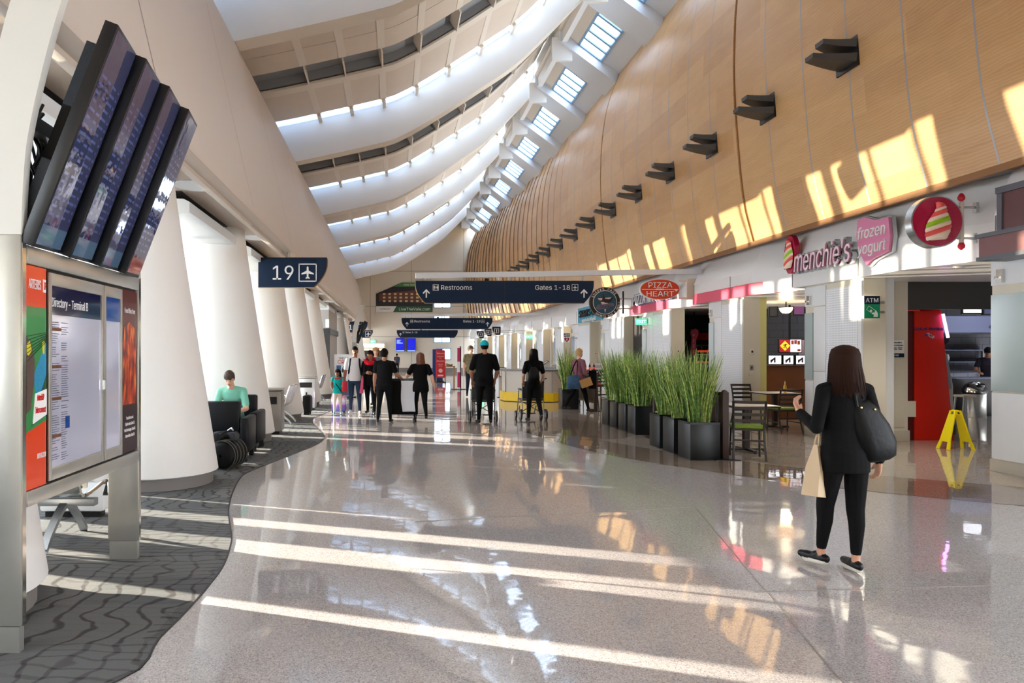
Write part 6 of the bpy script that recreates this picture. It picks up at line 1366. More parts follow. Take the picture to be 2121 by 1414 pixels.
def figure(label, loc, rz, H, top, bottom, shoe, sk, pose, g=1.0, sw=.108, hipw=1.0, sleeve=.6, hem=.49, lean=(0, 0), voxel=.011, barefoot_ankle=False, sole=None, head=(0, 0), female=False, straight=False, seat=None, loose=0, cat='person', pantr=1.0):
    F = Fig(); mats = [top, bottom, shoe, sk, sole or shoe]
    TOP, BOT, SHO, SKN, SOL = range(5)
    hz = .525*H
    def shear(z): k = max(0, (z-hz))/(.31*H); return Vector((lean[0]*k, lean[1]*k, 0))
    ring = lambda z, rx, ry, dy=0: ((shear(z*H).x, shear(z*H).y+dy*H, z*H), rx*H*g, ry*H*g)
    hipx = .098*hipw
    chest = (.10, .072) if not female else (.093, .068); waist = (.088, .064) if not female else (.074, .056)
    if straight: waist = (.088, .064)
    R_ = [ring(.455, hipx*.86, .066, -.004), ring(.49, hipx*.98, .074, -.008), ring(.525, hipx, .074, -.008), ring(.57, (hipx+waist[0])/2, .067, -.002), ring(.62, waist[0], waist[1], .004), ring(.68, (waist[0]+chest[0])/2, .066, .004), ring(.735, chest[0], chest[1], .004), ring(.79, chest[0]*.97, chest[1]*.92, -.002), ring(.815, chest[0]*.82, .056, -.006), ring(.835, .055, .046, -.008)]
    if straight: R_ = [ring(.436, hipx*1.0, .074, -.006), ring(.442, hipx*1.03, .078, -.006)]+[ring(.50, hipx*1.02, .078, -.006)]+R_[2:]
    if loose: R_ = [(c, rx*(1+loose*(.4 if i > 5 else 1)), ry*(1+loose*(.4 if i > 5 else 1))) for i, (c, rx, ry) in enumerate(R_)]
    F.loft(R_, TOP, hem*H, BOT)
    nb = shear(.835*H)+Vector((0, -.006*H, .835*H)); 
    J = {}
    for side, sx in (('L', -1), ('R', 1)):
        # arms
        S = shear(.805*H)+Vector((sx*sw*H, -.006*H, .803*H)); J['sh'+side] = S
        F.cap(nb+Vector((sx*.02*H, 0, -.008*H)), .03*H, S+Vector((0, 0, .002*H)), .034*H*(.5+.5*g), TOP)
        ua, fa = pose['arm'+side][:2]; ua = nv(ua); fa = nv(fa); E = S+ua*.175*H; Wr = E+fa*.15*H
        J['el'+side] = E; J['wr'+side] = Wr; J['fa'+side] = fa
        r0, r1, r2 = .033*H*g, .026*H*g, .0175*H
        if sleeve >= 1.9:
            F.cap(S, r0*1.05, E, r1*1.1, TOP); F.cap(E, r1*1.1, E+fa*.145*H, r2*1.35, TOP); F.cap(E+fa*.14*H, r2*.95, Wr, r2*.9, SKN)
        else:
            M = S+ua*.175*H*sleeve; F.cap(S, r0*1.1, M, r0*1.08, TOP); F.cap(M, r1*1.0, E, r1*.95, SKN); F.cap(E, r1*.95, E+fa*.05*H, r1*.96, SKN); F.cap(E+fa*.05*H, r1*.94, Wr, r2*.85, SKN)
        hp = pose['arm'+side]; hn = hp[2] if len(hp) > 2 else Vector((-sx, .2, 0)); hc = hp[3] if len(hp) > 3 else .5
        hand(F, Wr, hp[4] if len(hp) > 4 else fa, hn, sx, H, SKN, hc, hp[5] if len(hp) > 5 else (0, 1, .2))
        # legs
        fl, kn, ab = pose['leg'+side][:3]; fd = pose['leg'+side][3] if len(pose['leg'+side]) > 3 else (sx*.15, 1, 0); fl, kn, ab = map(math.radians, (fl, kn, ab))
        Hp = Vector((sx*.052*H*hipw, -.006*H, .50*H)); td = Vector((sx*math.sin(ab), math.sin(fl)*math.cos(ab), -math.cos(fl)*math.cos(ab))); K = Hp+td*.235*H
        sd = Vector((sx*math.sin(ab)*.6, math.sin(fl-kn), -math.cos(fl-kn))).normalized(); A = K+sd*.225*H; J['kn'+side] = K; J['an'+side] = A
        t0, t1, t2, t3 = (.056*H*(.4+.6*g)*pantr, .037*H*pantr, .033*H*pantr, .022*H*pantr)
        F.cap(Hp+Vector((0, 0, -.01*H)), t0, K, t1, BOT)
        mid = K+(A-K)*.3+Vector((0, -.008*H, 0)); F.cap(K, t1, mid, t2, BOT); end = A if not barefoot_ankle else K+(A-K)*.86
        F.cap(mid, t2, end, t3, BOT)
        if barefoot_ankle: F.cap(end, t3*.82, A+Vector((0, 0, -.01*H)), t3*.8, SKN)
        fd = nv(fd); pitch = pose['leg'+side][4] if len(pose['leg'+side]) > 4 else 0
        f3 = Vector((fd.x*math.cos(pitch), fd.y*math.cos(pitch), math.sin(pitch))); dn = Vector((fd.x*math.sin(pitch), fd.y*math.sin(pitch), -math.cos(pitch)))
        s = H/1.7; heel = A-f3*.035*s+dn*.045*s; ball = A+f3*.12*s+dn*.052*s; toe = A+f3*.165*s+dn*.052*s
        F.cap(A+dn*.01*s, .033*s if not barefoot_ankle else .026*s, A+f3*.04*s+dn*.035*s, .036*s, SHO); F.cap(heel, .034*s, ball, .037*s, SHO); F.cap(ball, .037*s, toe, .029*s, SHO)
        if sole:
            F.cap(heel+dn*.03*s, .0225*s, ball+dn*.032*s, .026*s, SOL); F.cap(ball+dn*.032*s+fd.cross(Vector((0, 0, 1)))*.012*s, .024*s, toe+dn*.026*s, .02*s, SOL); F.cap(heel+dn*.03*s+fd.cross(Vector((0, 0, 1)))*.012*s, .02*s, ball+dn*.032*s+fd.cross(Vector((0, 0, 1)))*.016*s, .024*s, SOL); F.cap(heel+dn*.03*s-fd.cross(Vector((0, 0, 1)))*.012*s, .02*s, ball+dn*.032*s-fd.cross(Vector((0, 0, 1)))*.016*s, .024*s, SOL)
        J['lo'+side] = min(heel.z-.034*s, ball.z-.037*s, toe.z-.029*s)-(.017*s if sole else 0)
    # neck and head
    hs = H*(1.0 if H > 1.3 else 1.24); top_z = H
    hb = shear(.9*H)*1.12+Vector((0, .008*H, H-.115*hs))
    RH = Matrix.Rotation(head[0], 3, 'Z') @ Matrix.Rotation(head[1], 3, 'X')
    T = lambda v: hb+RH @ (Vector(v)*hs)
    F.cap(nb+Vector((0, 0, -.02*H)), .036*H, T((0, -.008, .0)), .031*hs, SKN)
    F.ell(T((0, -.006, .058)), (.0435*hs, .054*hs, .058*hs), SKN, RH)
    F.ell(T((0, .016, .02)), (.034*hs, .036*hs, .040*hs), SKN, RH); F.ell(T((0, .034, .0)), (.018*hs, .014*hs, .014*hs), SKN, RH)
    F.cap(T((0, .046, .045)), .007*hs, T((0, .056, .026)), .0105*hs, SKN)
    F.ell(T((0, .040, .062)), (.030*hs, .012*hs, .008*hs), SKN, RH)
    for sx in (-1, 1): F.ell(T((sx*.044, -.006, .04)), (.007*hs, .013*hs, .02*hs), SKN, RH)
    me = F.mesh().mesh('body', mats); ob = bpy.data.objects.new('person', me); COL.objects.link(ob)
    m = ob.modifiers.new('r', 'REMESH'); m.mode = 'VOXEL'; m.voxel_size = voxel; m.adaptivity = 0; m.use_smooth_shade = True
    m = ob.modifiers.new('s', 'SMOOTH'); m.factor = .5; m.iterations = 4 if voxel > .008 else 3
    dz = -min(J['loL'], J['loR']) if seat is None else seat-.455*H
    ob.location = (loc[0], loc[1], loc[2]+dz); ob.rotation_euler = (0, 0, rz); tag(ob, label, cat)
    PEND.append((ob, F, mats)); J['T'] = T; J['R'] = RH; J['hs'] = hs; J['nb'] = nb; J['shear'] = shear; J['rings'] = R_; J['dz'] = dz
    return ob, J
def finish_people():
    bpy.context.view_layer.update(); dg = bpy.context.evaluated_depsgraph_get()
    for ob, F, mats in PEND:
        me = bpy.data.meshes.new_from_object(ob.evaluated_get(dg)); me.name = 'person'; n = len(me.polygons); c = np.empty(n*3); me.polygons.foreach_get('center', c)
        idx = F.classify(c.reshape(-1, 3)); me.materials.clear()
        for m in mats: me.materials.append(m)
        me.polygons.foreach_set('material_index', idx.astype(np.int32)); me.shade_smooth(); me.update()
        ob.modifiers.clear(); ob.data = me
def face(ob, J, iris=(40, 26, 20), lip=(150, 84, 76), brow=(40, 28, 22), stache=False):
    T, R, hs = J['T'], J['R'], J['hs']; EW = mat('eye_white', (225, 220, 214), .3); EI = mat('eye_iris', iris, .2)
    for sx in (-1, 1):
        mb = MB(); mb.ell(T((sx*.0175, .0385, .048)), (.0085*hs, .006*hs, .005*hs), 10, 6, 0, R); e = obj('eye', mb, EW, ob); mb = MB(); mb.ell(T((sx*.0175, .0435, .048)), (.004*hs, .003*hs, .0042*hs), 8, 6, 0, R); obj('iris', mb, EI, e)
        mb = MB(); mb.tube([T((sx*.008, .046, .061)), T((sx*.018, .046, .065)), T((sx*.028, .040, .061))], .0028*hs, 5); obj('eyebrow', mb, mat('brow_%d' % brow[0], brow, .8), ob)
    mb = MB(); mb.ell(T((0, .050, .010)), (.015*hs, .005*hs, .0045*hs), 10, 6, 0, R); obj('mouth', mb, mat('lips_%d' % lip[0], lip, .4), ob)
    if stache: mb = MB(); mb.ell(T((0, .051, .0175)), (.018*hs, .006*hs, .005*hs), 10, 6, 0, R); obj('moustache', mb, HAIRD, ob)
HAIRD = mat('dark_hair', (20, 15, 13), .7, spec=.12); 
def hair_cap(ob, J, m, k=1.0, low=.02, back=0, name='hair', rough=.0):
    T, R, hs = J['T'], J['R'], J['hs']; mb = MB(); rr = random.Random(4); rows = []
    for i in range(13):
        a = PI/2-PI*.78*i/12; row = []
        for j in range(28):
            b = 2*PI*j/28; fy = math.sin(b)
            aa = a
            # hairline: higher at the face, lower at the nape
            lim = .20 if fy > .35 else (-.25 if fy > -.1 else -.85)
            aa = max(a, lim); q = math.cos(aa)
            n = 1+rough*rr.uniform(-1, 1)
            row.append(T((.0480*k*q*math.cos(b)*n, -.008-back+.0580*k*q*fy*n, .060+.0625*k*math.sin(aa)*n)))
        rows.append(row)
    mb.sheet(rows, 0, True); o = obj(name, mb, m, ob, 60); md = o.modifiers.new('t', 'SOLIDIFY'); md.thickness = .007; md.offset = -1; return o
def hair_long(ob, J, m, length, width=.056, k=1.02, strands=160, seed=2, part=None, flare=1.15, wob=.006):
    T, R, hs = J['T'], J['R'], J['hs']; r = random.Random(seed)
    h = hair_cap(ob, J, m, k)
    mb = MB(); rows = []; n = 30
    prof_ = [(.124, .28), (.117, .62), (.102, .90), (.082, 1.0)]+[(.07-(.07+length)*q/9, 1+(flare-1)*q/9) for q in range(1, 10)]
    for i, (z, ws) in enumerate(prof_):
        row = []; t = max(0, (i-3)/9)
        for j in range(n):
            a = PI-.35+(PI+.7)*j/(n-1)
            ph = 1+(.04*math.sin(j*2.3+seed)+.02*math.sin(j*5.1))*min(1, i/3)
            fall = 0 if t < .35 else (t-.35)*.02
            ragged = (.02*math.sin(j*1.9)+.015*math.sin(j*4.3)) if i == len(prof_)-1 else 0
            row.append(T((width*ws*ph*math.cos(a), -.012-fall+.058*min(ws, 1)*ph*math.sin(a)*(1 if t < .5 else 1-.35*(t-.5)), z+ragged)))
        rows.append(row)
    mb.sheet(rows); d = obj('hair_length', mb, m, h, 60); md = d.modifiers.new('t', 'SOLIDIFY'); md.thickness = .014; md.offset = -1
    mb = MB()
    for q in range(strands):
        a = PI-.4+(PI+.8)*r.random(); L = length*r.uniform(.7, 1.09); pts = []; wob1 = r.uniform(-wob, wob); wob2 = r.uniform(-wob, wob)
        for t, z, ws in ((0, .122, .4), (0, .106, .88), (0, .08, 1.02), (.3, 0, 0), (.6, 0, 0), (.85, 0, 0), (1, 0, 0)):
            if t: z = .07-(.07+L)*t; ws = 1.02+(flare-1)*t
            x0 = width*ws*math.cos(a); y0 = -.012+.060*min(ws, 1.02)*math.sin(a); pts.append(T((x0+wob1*t, y0-(.02*max(0, t-.35))+wob2*t*.6, z)))
        w = r.uniform(.002, .005)*hs/1.6; vs = []
        tx = Vector((-math.sin(a), math.cos(a), 0))
        for p, ww in zip(pts, (.5, .8, 1, 1, 1, .7, .1)): vs += [p-tx*w*ww, p+tx*w*ww]
        mb.add(vs, [(2*k, 2*k+1, 2*k+3, 2*k+2) for k in range(6)])
    s = obj('hair_strands', mb, m, h, 0); s['kind'] = 'stuff'; return h
def tubechild(ob, name, pts, r, m, seg=8, flat=1, n=4): mb = MB(); mb.tube(smooth_curve(pts, n), r, seg, 0, flat); return obj(name, mb, m, ob)

BLK = cloth('black_knit', (14, 14, 16)); BLK2 = cloth('black_cotton', (18, 18, 20)); NAVYP = cloth('dark_navy_trousers', (22, 26, 36)); SHOEB = mat('black_shoe', (16, 15, 16), .45)
SK1 = skin((214, 160, 130)); SK2 = skin((150, 100, 74)); SK3 = skin((226, 178, 152)); SK4 = skin((172, 120, 92))
down = lambda sx: ((sx*.14, .0, -1), (sx*.06, .16, -1))

# the woman in the foreground, seen from behind
wx, wy = (1748-815)*4.80/1414, 4.80
pose = {'armL': ((-.22, -.06, -1), (.06, .85, .34), (.5, -.5, .3), .7, (-.1, .5, .8), (.9, 0, .3)), 'armR': ((.26, -.10, -1), (.10, .12, -1), (-1, .2, 0), .6, (.05, .15, -1), (0, 1, 0)), 'legL': (13, 6, 1, (-.42, 1, 0), .0), 'legR': (0, 2, -1, (.10, 1, 0))}
LEG = cloth('black_leggings', (17, 15, 20))
SNK = mat('black_slip_on', (9, 9, 12), .4, spec=.3); SOLE = mat('white_sole', (226, 222, 212), .5)
W, J = figure('woman from behind with long brown hair, black sweater, leggings and slip-on shoes', (wx, wy, 0), 0, 1.545, BLK, LEG, SNK, SK1, pose, g=.92, sw=.097, sleeve=2, hem=.43, straight=True, voxel=.0065, barefoot_ankle=True, sole=SOLE, female=True, hipw=1.0, loose=.12, head=(.05, 0))
HB = mat('brown_hair', (44, 25, 17), .7, spec=.12); hair_long(W, J, HB, .098, .060, 1.05, 420, 3, flare=1.32)
# tote on the right shoulder
TOTE = cloth('black_nylon_tote', (15, 16, 18), .5); dz = J['dz']
t = thing('tote_bag', 'big slouchy black tote bag on the right shoulder of the long-haired woman', 'bag', (wx+.18, wy-.045, .79), .12); t.rotation_euler = (.0, -.16, .12); t.scale = (.95, 1, 1.2)
mb = MB(); rows = []
for z, x0, x1, yy_ in ((0, -.07, .11, .055), (.02, -.11, .15, .08), (.10, -.135, .165, .09), (.20, -.135, .135, .075), (.30, -.13, .075, .05), (.345, -.12, .03, .03), (.355, -.115, .02, .02)):
    rows.append([Vector(((x0+x1)/2+(x1-x0)/2*math.copysign(abs(math.cos(a))**.6, math.cos(a)), yy_*math.copysign(abs(math.sin(a))**.75, math.sin(a)), z)) for a in [2*PI*k/32 for k in range(32)]])
mb.sheet(rows, 0, True); mb.f.append(tuple(range(31, -1, -1))); mb.f.append(tuple(range(192, 224))); mb.m += [0, 0]; obj('body', mb, TOTE, t, 70)
for y in (-.035, .035): tubechild(t, 'strap', [(-.10, y, .33), (-.105, y*.9, .45), (-.13, y*.5, .525), (-.16, y*.3+.02, .50), (-.15, y*.3+.04, .36)], .011, TOTE, 8, .5)
for x, z in ((-.085, .325), (.02, .30)): mb = MB(); mb.ell((x, -.052, z), (.008, .005, .008)); obj('gold_stud', mb, mat('gold_stud', (220, 190, 110), .25, 1), t)
# paper carrier on the left arm
PAP = mat('beige_paper', (214, 190, 156), .75, noise=.05, nscale=8)
t = thing('paper_carrier_bag', 'beige paper carrier bag hanging from the left arm of the long-haired woman', 'bag', (wx-.185, wy+.03, .525), .55); t.rotation_euler = (0, .16, .6)
mb = MB(); hh = .36; mb.add([(-.085, -.055, 0), (.085, -.055, 0), (.085, .055, 0), (-.085, .055, 0), (-.075, -.05, .2), (.075, -.05, .2), (.06, .05, .2), (-.06, .05, .2), (-.05, -.012, hh), (.05, -.012, hh), (.05, .012, hh), (-.05, .012, hh)], [(3, 2, 1, 0), (0, 1, 5, 4), (1, 2, 6, 5), (2, 3, 7, 6), (3, 0, 4, 7), (4, 5, 9, 8), (5, 6, 10, 9), (6, 7, 11, 10), (7, 4, 8, 11), (8, 9, 10, 11)]); obj('bag_body', mb, PAP, t, 15)
for y in (-.014, .014): tubechild(t, 'handle', [(-.035, y, hh-.01), (-.025, y*.6, hh+.06), (.0, 0, hh+.085), (.025, y*.6, hh+.06), (.035, y, hh-.01)], .006, PAP, 6)

# two workers with a cart, seen from behind
pose = {'armL': down(-1), 'armR': ((.30, .40, -.9), (.35, .80, -.35), (0, 0, -1), .6), 'legL': (-14, 10, 2), 'legR': (16, 6, 2)}
P1, J = figure('worker in black seen from behind, left of the black cart', (-.20, 15.2, 0), -.15, 1.64, BLK2, NAVYP, SHOEB, SK4, pose, g=1.12, hem=.47, head=(-.35, 0), loose=.05); hair_cap(P1, J, HAIRD, 1.1, rough=.02)
pose = {'armL': ((-.45, .35, -.8), (.35, .85, .1), (0, 0, -1), .6), 'armR': ((.42, -.05, -1), (.22, .15, -1)), 'legL': (10, 4, 2), 'legR': (-16, 26, 2)}
P2, J = figure('woman worker in black with auburn hair, right of the black cart', (.60, 15.4, 0), .05, 1.54, BLK2, cloth('black_trousers', (16, 16, 18)), SHOEB, SK3, pose, g=1.12, hem=.47, straight=True, female=True, hipw=1.06, loose=.08, head=(.3, 0)); hair_long(P2, J, mat('auburn_hair', (122, 62, 24), .45), .045, .058, 1.08, 120, 5, flare=1.1)
t = thing('linen_cart', 'tall black fabric cart with a white sheet on casters between the two workers', 'cart', (.22, 15.65, 0))
mb = MB(); mb.add([(-.33, -.3, .17), (.33, -.3, .17), (.33, .3, .17), (-.33, .3, .17), (-.35, -.32, .93), (.33, -.32, .93), (.33, .32, .93), (-.35, .32, .93)], [(0, 1, 5, 4), (1, 2, 6, 5), (2, 3, 7, 6), (3, 0, 4, 7), (3, 2, 1, 0), (4, 5, 6, 7)]); obj('fabric_box', mb, cloth('cart_black_fabric', (18, 18, 18)), t)
mb = MB(); rows = [[Vector((x+.012*math.sin(9*z), -.327-.012*math.sin(20*x+7*z)-.006, z)) for x in np.linspace(-.06+.05*(.93-z)*.0+(.93-z)*.05, .26, 8)] for z in np.linspace(.24, .935, 14)]; mb.sheet(rows); mb.sheet([[Vector((x, y, .94)) for x in np.linspace(-.06, .26, 8)] for y in (-.335, .2)]); o = obj('white_sheet', mb, cloth('white_linen', (226, 228, 236)), t, 80); md = o.modifiers.new('t', 'SOLIDIFY'); md.thickness = .004
mb = MB()
for a, b in (((-.36, -.33), (.34, -.33)), ((.34, -.33), (.34, .33)), ((.34, .33), (-.36, .33)), ((-.36, .33), (-.36, -.33))): mb.tube([(a[0], a[1], .945), (b[0], b[1], .945)], .014, 6)
obj('top_rail', mb, BLACKM, t)
for x in (-.28, .28):
    for y in (-.25, .25): mb = MB(); mb.box(x-.012, x+.012, y-.015, y+.015, .08, .18); mb.tube([(x-.018, y+.02, .055), (x+.018, y+.02, .055)], .055, 14); obj('caster', mb, BLACK, t)

# family facing the camera
pose = {'armL': ((-.18, -.02, -1), (.05, .2, -1)), 'armR': ((.22, .0, -1), (.10, .15, -1)), 'legL': (6, 4, 3), 'legR': (-6, 8, 3)}
POLO = cloth('white_polo', (226, 226, 230)); JEAN = cloth('blue_jeans', (50, 70, 98), .8, noise=.15, nscale=6)
P3, J = figure('moustached man in a white polo and blue jeans facing the camera', (-.98, 17.4, 0), PI, 1.70, POLO, JEAN, mat('white_sneaker', (222, 218, 216), .5), SK2, pose, g=1.06, hem=.49, sleeve=.72, loose=.04); face(P3, J, stache=True, brow=(20, 14, 12)); hair_cap(P3, J, HAIRD, 1.02)
nb = J['nb']; mb = MB(); mb.tube([nb+Vector((.055*math.cos(a)*1.15, .052*math.sin(a)+.004, .012+.012*math.sin(a)*-1)) for a in np.linspace(0, 2*PI, 18)], .017, 8, 0, .7, False); obj('navy_collar', mb, cloth('navy_collar', (20, 30, 58)), P3)
for s in (-1, 1): tubechild(P3, 'backpack_strap', [(s*.085, -.02, 1.41), (s*.115, .075, 1.38), (s*.125, .13, 1.25), (s*.15, .1, 1.08), (s*.16, .02, 1.0)], .022, cloth('navy_strap', (22, 28, 48)), 8, .4)
mb = MB(); mb.box(-.14, .14, -.26, -.12, 1.0, 1.42); obj('backpack', mb, cloth('navy_pack', (24, 30, 46)), P3, bevel=.04)
t = thing('red_bag', 'small red bag in the hand of the man in the white polo', 'bag', (-1.27, 17.2, .58)); mb = MB(); mb.box(-.02, .10, -.05, .05, 0, .26); obj('body', mb, mat('red_bag_cloth', (206, 30, 56), .6), t, bevel=.02); tubechild(t, 'handle', [(.0, 0, .25), (.0, 0, .33), (.05, 0, .35), (.08, 0, .25)], .008, MATS['red_bag_cloth'], 6)
pose = {'armR': ((.18, .05, -1), (-.55, .7, .1), (-1, 0, 0), .8), 'armL': ((-.2, .1, -1), (.55, .75, .05), (1, 0, 0), .8), 'legL': (4, 4, 2), 'legR': (-8, 10, 2)}
P4, J = figure('dark-haired woman in black with a red neck pillow beside the man in white', (-.58, 17.3, 0), PI-.15, 1.60, BLK2, cloth('black_skirt_trousers', (20, 19, 22)), mat('dark_sneaker', (30, 28, 32), .5), SK2, pose, g=.98, hem=.40, sleeve=2, female=True, loose=.12, head=(-.45, -.25)); face(P4, J, brow=(20, 14, 12)); hair_cap(P4, J, HAIRD, 1.05); T = J['T']; mb = MB(); mb.ell(T((0, -.07, .03)), (.04, .04, .045)); obj('hair_bun', mb, HAIRD, P4)
nb = J['nb']; mb = MB(); mb.tube([nb+Vector((.115*math.cos(a), .105*math.sin(a)+.02, -.005-.05*math.sin(a))) for a in np.linspace(-2.6, 2.6+3.14*.0, 16)], [.05]+[.06]*14+[.05], 12); obj('red_neck_pillow', mb, cloth('red_fleece', (196, 18, 44)), P4); 
for s in (-1, 1): mb = MB(); mb.loft = None; mb.tube(smooth_curve([(s*.12, .06, 1.30), (s*.14, .11, 1.1), (s*.145, .10, .8), (s*.13, .08, .62)], 4), [.03]*6+[.045]*7, 8, 0, .5); obj('jacket_front', mb, cloth('charcoal_jacket', (30, 30, 34)), P4)
t = thing('pink_bag', 'pink bag hanging between the man in white and the woman in black', 'bag', (-.80, 17.05, .55)); mb = MB(); mb.add([(-.05, -.03, 0), (.04, -.03, 0), (.04, .03, 0), (-.05, .03, 0), (0, -.012, .36), (.05, -.012, .36), (.05, .012, .36), (0, .012, .36)], [(3, 2, 1, 0), (0, 1, 5, 4), (1, 2, 6, 5), (2, 3, 7, 6), (3, 0, 4, 7), (4, 5, 6, 7)]); obj('body', mb, mat('pink_bag_cloth', (216, 84, 124), .6), t, bevel=.008); tubechild(t, 'handle', [(.01, 0, .35), (.03, 0, .43), (.045, 0, .35)], .006, MATS['pink_bag_cloth'], 6)
pose = {'armL': ((-.2, .05, -1), (.25, .5, -.6)), 'armR': ((.2, .15, -1), (-.1, .7, -.4)), 'legL': (3, 2, 3), 'legR': (-3, 4, 3)}
P5, J = figure('little girl in a turquoise top and white leggings facing the camera', (-1.42, 17.35, 0), PI+.1, 1.12, cloth('turquoise_top', (26, 190, 190)), cloth('white_leggings', (232, 224, 210), noise=.12, nscale=16), mat('teal_shoe', (60, 140, 170), .5), SK2, pose, g=1.05, hem=.46, sleeve=.3, female=True, loose=.14, voxel=.009, head=(-.5, 0)); face(P5, J, brow=(20, 14, 12)); hair_long(P5, J, HAIRD, .02, .054, 1.05, 60, 8)
nb = J['nb']; mb = MB(); mb.tube([nb+Vector((.075*math.cos(a), .065*math.sin(a)+.01, -.02-.02*math.sin(a))) for a in np.linspace(0, 2*PI, 18)], .022, 8, 0, .8, False); obj('red_scarf', mb, cloth('red_check_scarf', (190, 40, 46), noise=.5, nscale=40), P5); tubechild(P5, 'bag_strap', [(.08, -.02, .87), (.04, .09, .76), (-.06, .1, .62), (-.11, .05, .52)], .012, BLK2, 6, .5)
pose = {'armL': down(-1), 'armR': down(1), 'legL': (6, 4, 2), 'legR': (-6, 8, 2)}
P6, J = figure('blond person in grey half hidden behind the woman with the red neck pillow', (-.52, 20.2, 0), PI, 1.70, cloth('grey_top', (110, 112, 120)), JEAN, SHOEB, SK3, pose, hem=.48, female=True, sleeve=2); face(P6, J); hair_long(P6, J, mat('blond_hair', (190, 140, 80), .5), .03, .06, 1.1, 90, 11)

# two porters with wheelchairs, seen from behind
def wheelchair(loc, rz, label):
    t = thing('wheelchair', label, 'wheelchair', loc, rz, 'transport wheelchairs'); CH = mat('wheelchair_chrome', (150, 146, 150), .25, .9); FAB = mat('black_vinyl', (18, 18, 20), .5)
    for s in (-1, 1):
        x = s*.25
        mb = MB(); mb.tube(smooth_curve([(x, -.33, .97), (x, -.22, .95), (x, -.19, .8), (x, -.18, .45), (x, -.20, .12)], 4), .013, 8); obj('back_frame', mb, CH, t)
        mb = MB(); mb.tube([(x, -.40, .97), (x, -.29, .965)], .018, 8); obj('hand_grip', mb, BLACK, t)
        mb = MB(); mb.tube(smooth_curve([(x, -.18, .68), (x, .05, .70), (x, .16, .66), (x, .2, .48), (x, .32, .15)], 4), .012, 8); obj('arm_frame', mb, CH, t); mb = MB(); mb.box(x-.03, x+.03, -.14, .14, .69, .73); obj('arm_pad', mb, BLACK, t, bevel=.01)
        mb = MB(); mb.tube([(x, -.18, .46), (x, .24, .46)], .012, 8); mb.tube([(x, -.2, .2), (x, .28, .24)], .012, 8); obj('side_rail', mb, CH, t)
        for y, r in ((-.22, .13), (.26, .095)):
            mb = MB(); mb.tube([(x+s*.045-.016, y, r), (x+s*.045+.016, y, r)], r, 22); w = obj('wheel', mb, BLACK, t); mb = MB(); mb.tube([(x+s*.045-.02, y, r), (x+s*.045+.02, y, r)], r*.55, 16); obj('hub', mb, ALU, w)
        mb = MB(); mb.box(min(s*.04, s*.2), max(s*.04, s*.2), .34, .5, .1, .12); obj('footplate', mb, BLACK, t); mb = MB(); mb.bar((s*.2, .3, .3), (s*.18, .4, .11), .02, .02); obj('foot_hanger', mb, CH, t)
    mb = MB(); mb.bar((-.25, -.0, .44), (.25, .0, .16), .02, .02); mb.bar((.25, .03, .44), (-.25, .03, .16), .02, .02); obj('cross_brace', mb, CH, t)
    mb = MB(); mb.box(-.24, .24, -.2, .2, .45, .49); obj('seat_sling', mb, FAB, t, bevel=.01); mb = MB(); mb.box(-.24, .24, -.205, -.18, .5, .9); obj('back_sling', mb, FAB, t, bevel=.006); return t
wheelchair((2.03, 15.55, 0), -.05, 'black wheelchair pushed by the man in the turquoise cap'); wheelchair((3.22, 16.0, 0), .05, 'wheelchair pushed by the dark-haired woman with a backpack')
pose = {'armL': ((-.30, .12, -1), (.15, .55, -.8), (.3, 0, -1), .9), 'armR': ((.30, .12, -1), (-.15, .55, -.8), (-.3, 0, -1), .9), 'legL': (8, 4, 2), 'legR': (-8, 14, 1)}
P7, J = figure('man in a turquoise cap, black polo and black trousers pushing a wheelchair', (2.0, 15.0, 0), 0, 1.80, BLK2, MATS['black_trousers'], SHOEB, SK4, pose, g=1.08, sw=.112, hem=.45, sleeve=.8, loose=.08); hair_cap(P7, J, HAIRD, 1.0)
T, hs = J['T'], J['hs']; CAPM = cloth('turquoise_cap', (24, 168, 190))
def cap_(ob, J, m, k=1.1):
    T, R, hs = J['T'], J['R'], J['hs']; mb = MB(); rows = [[T((.0485*k*math.cos(a)*math.cos(b), -.006+.058*k*math.cos(a)*math.sin(b), .065+.058*k*math.sin(a))) for b in [2*PI*j/24 for j in range(24)]] for a in np.linspace(-.05, PI/2*.99, 9)]; mb.sheet(rows, 0, True); c = obj('cap', mb, m, ob, 60)
    mb = MB(); rows = [[T((x, y*(1-(x/.05)**2)*.62+.048+q*0, z)) for x in np.linspace(-.045, .045, 9)] for y, z in ((-.01, .066), (.03, .068), (.065, .06))]; mb.sheet(rows); b = obj('brim', mb, m, c, 60); md = b.modifiers.new('t', 'SOLIDIFY'); md.thickness = .005; return c
q = 0; cap_(P7, J, CAPM)
mb = MB(); mb.box(-.165, -.05, -.26, -.15, .90, 1.02); obj('waist_pouch', mb, BLK, P7, bevel=.03)
pose = {'armL': ((-.22, .15, -1), (.1, .75, -.6), (.3, 0, -1), .9), 'armR': ((.25, .15, -1), (-.05, .8, -.5), (-.3, 0, -1), .9), 'legL': (10, 4, 1), 'legR': (-12, 30, 2, (.1, 1, 0), -.5)}
P8, J = figure('woman in a black T-shirt with long black hair and a small backpack pushing a wheelchair', (3.17, 15.45, 0), 0, 1.63, BLK2, cloth('charcoal_jeans', (24, 26, 32)), mat('grey_shoe', (60, 58, 62), .5), SK3, pose, g=.96, sw=.1, hem=.5, sleeve=.7, female=True); hair_long(P8, J, mat('black_hair', (15, 11, 12), .7, spec=.12), .085, .055, 1.04, 160, 13, flare=1.2)
mb = MB(); rows = []
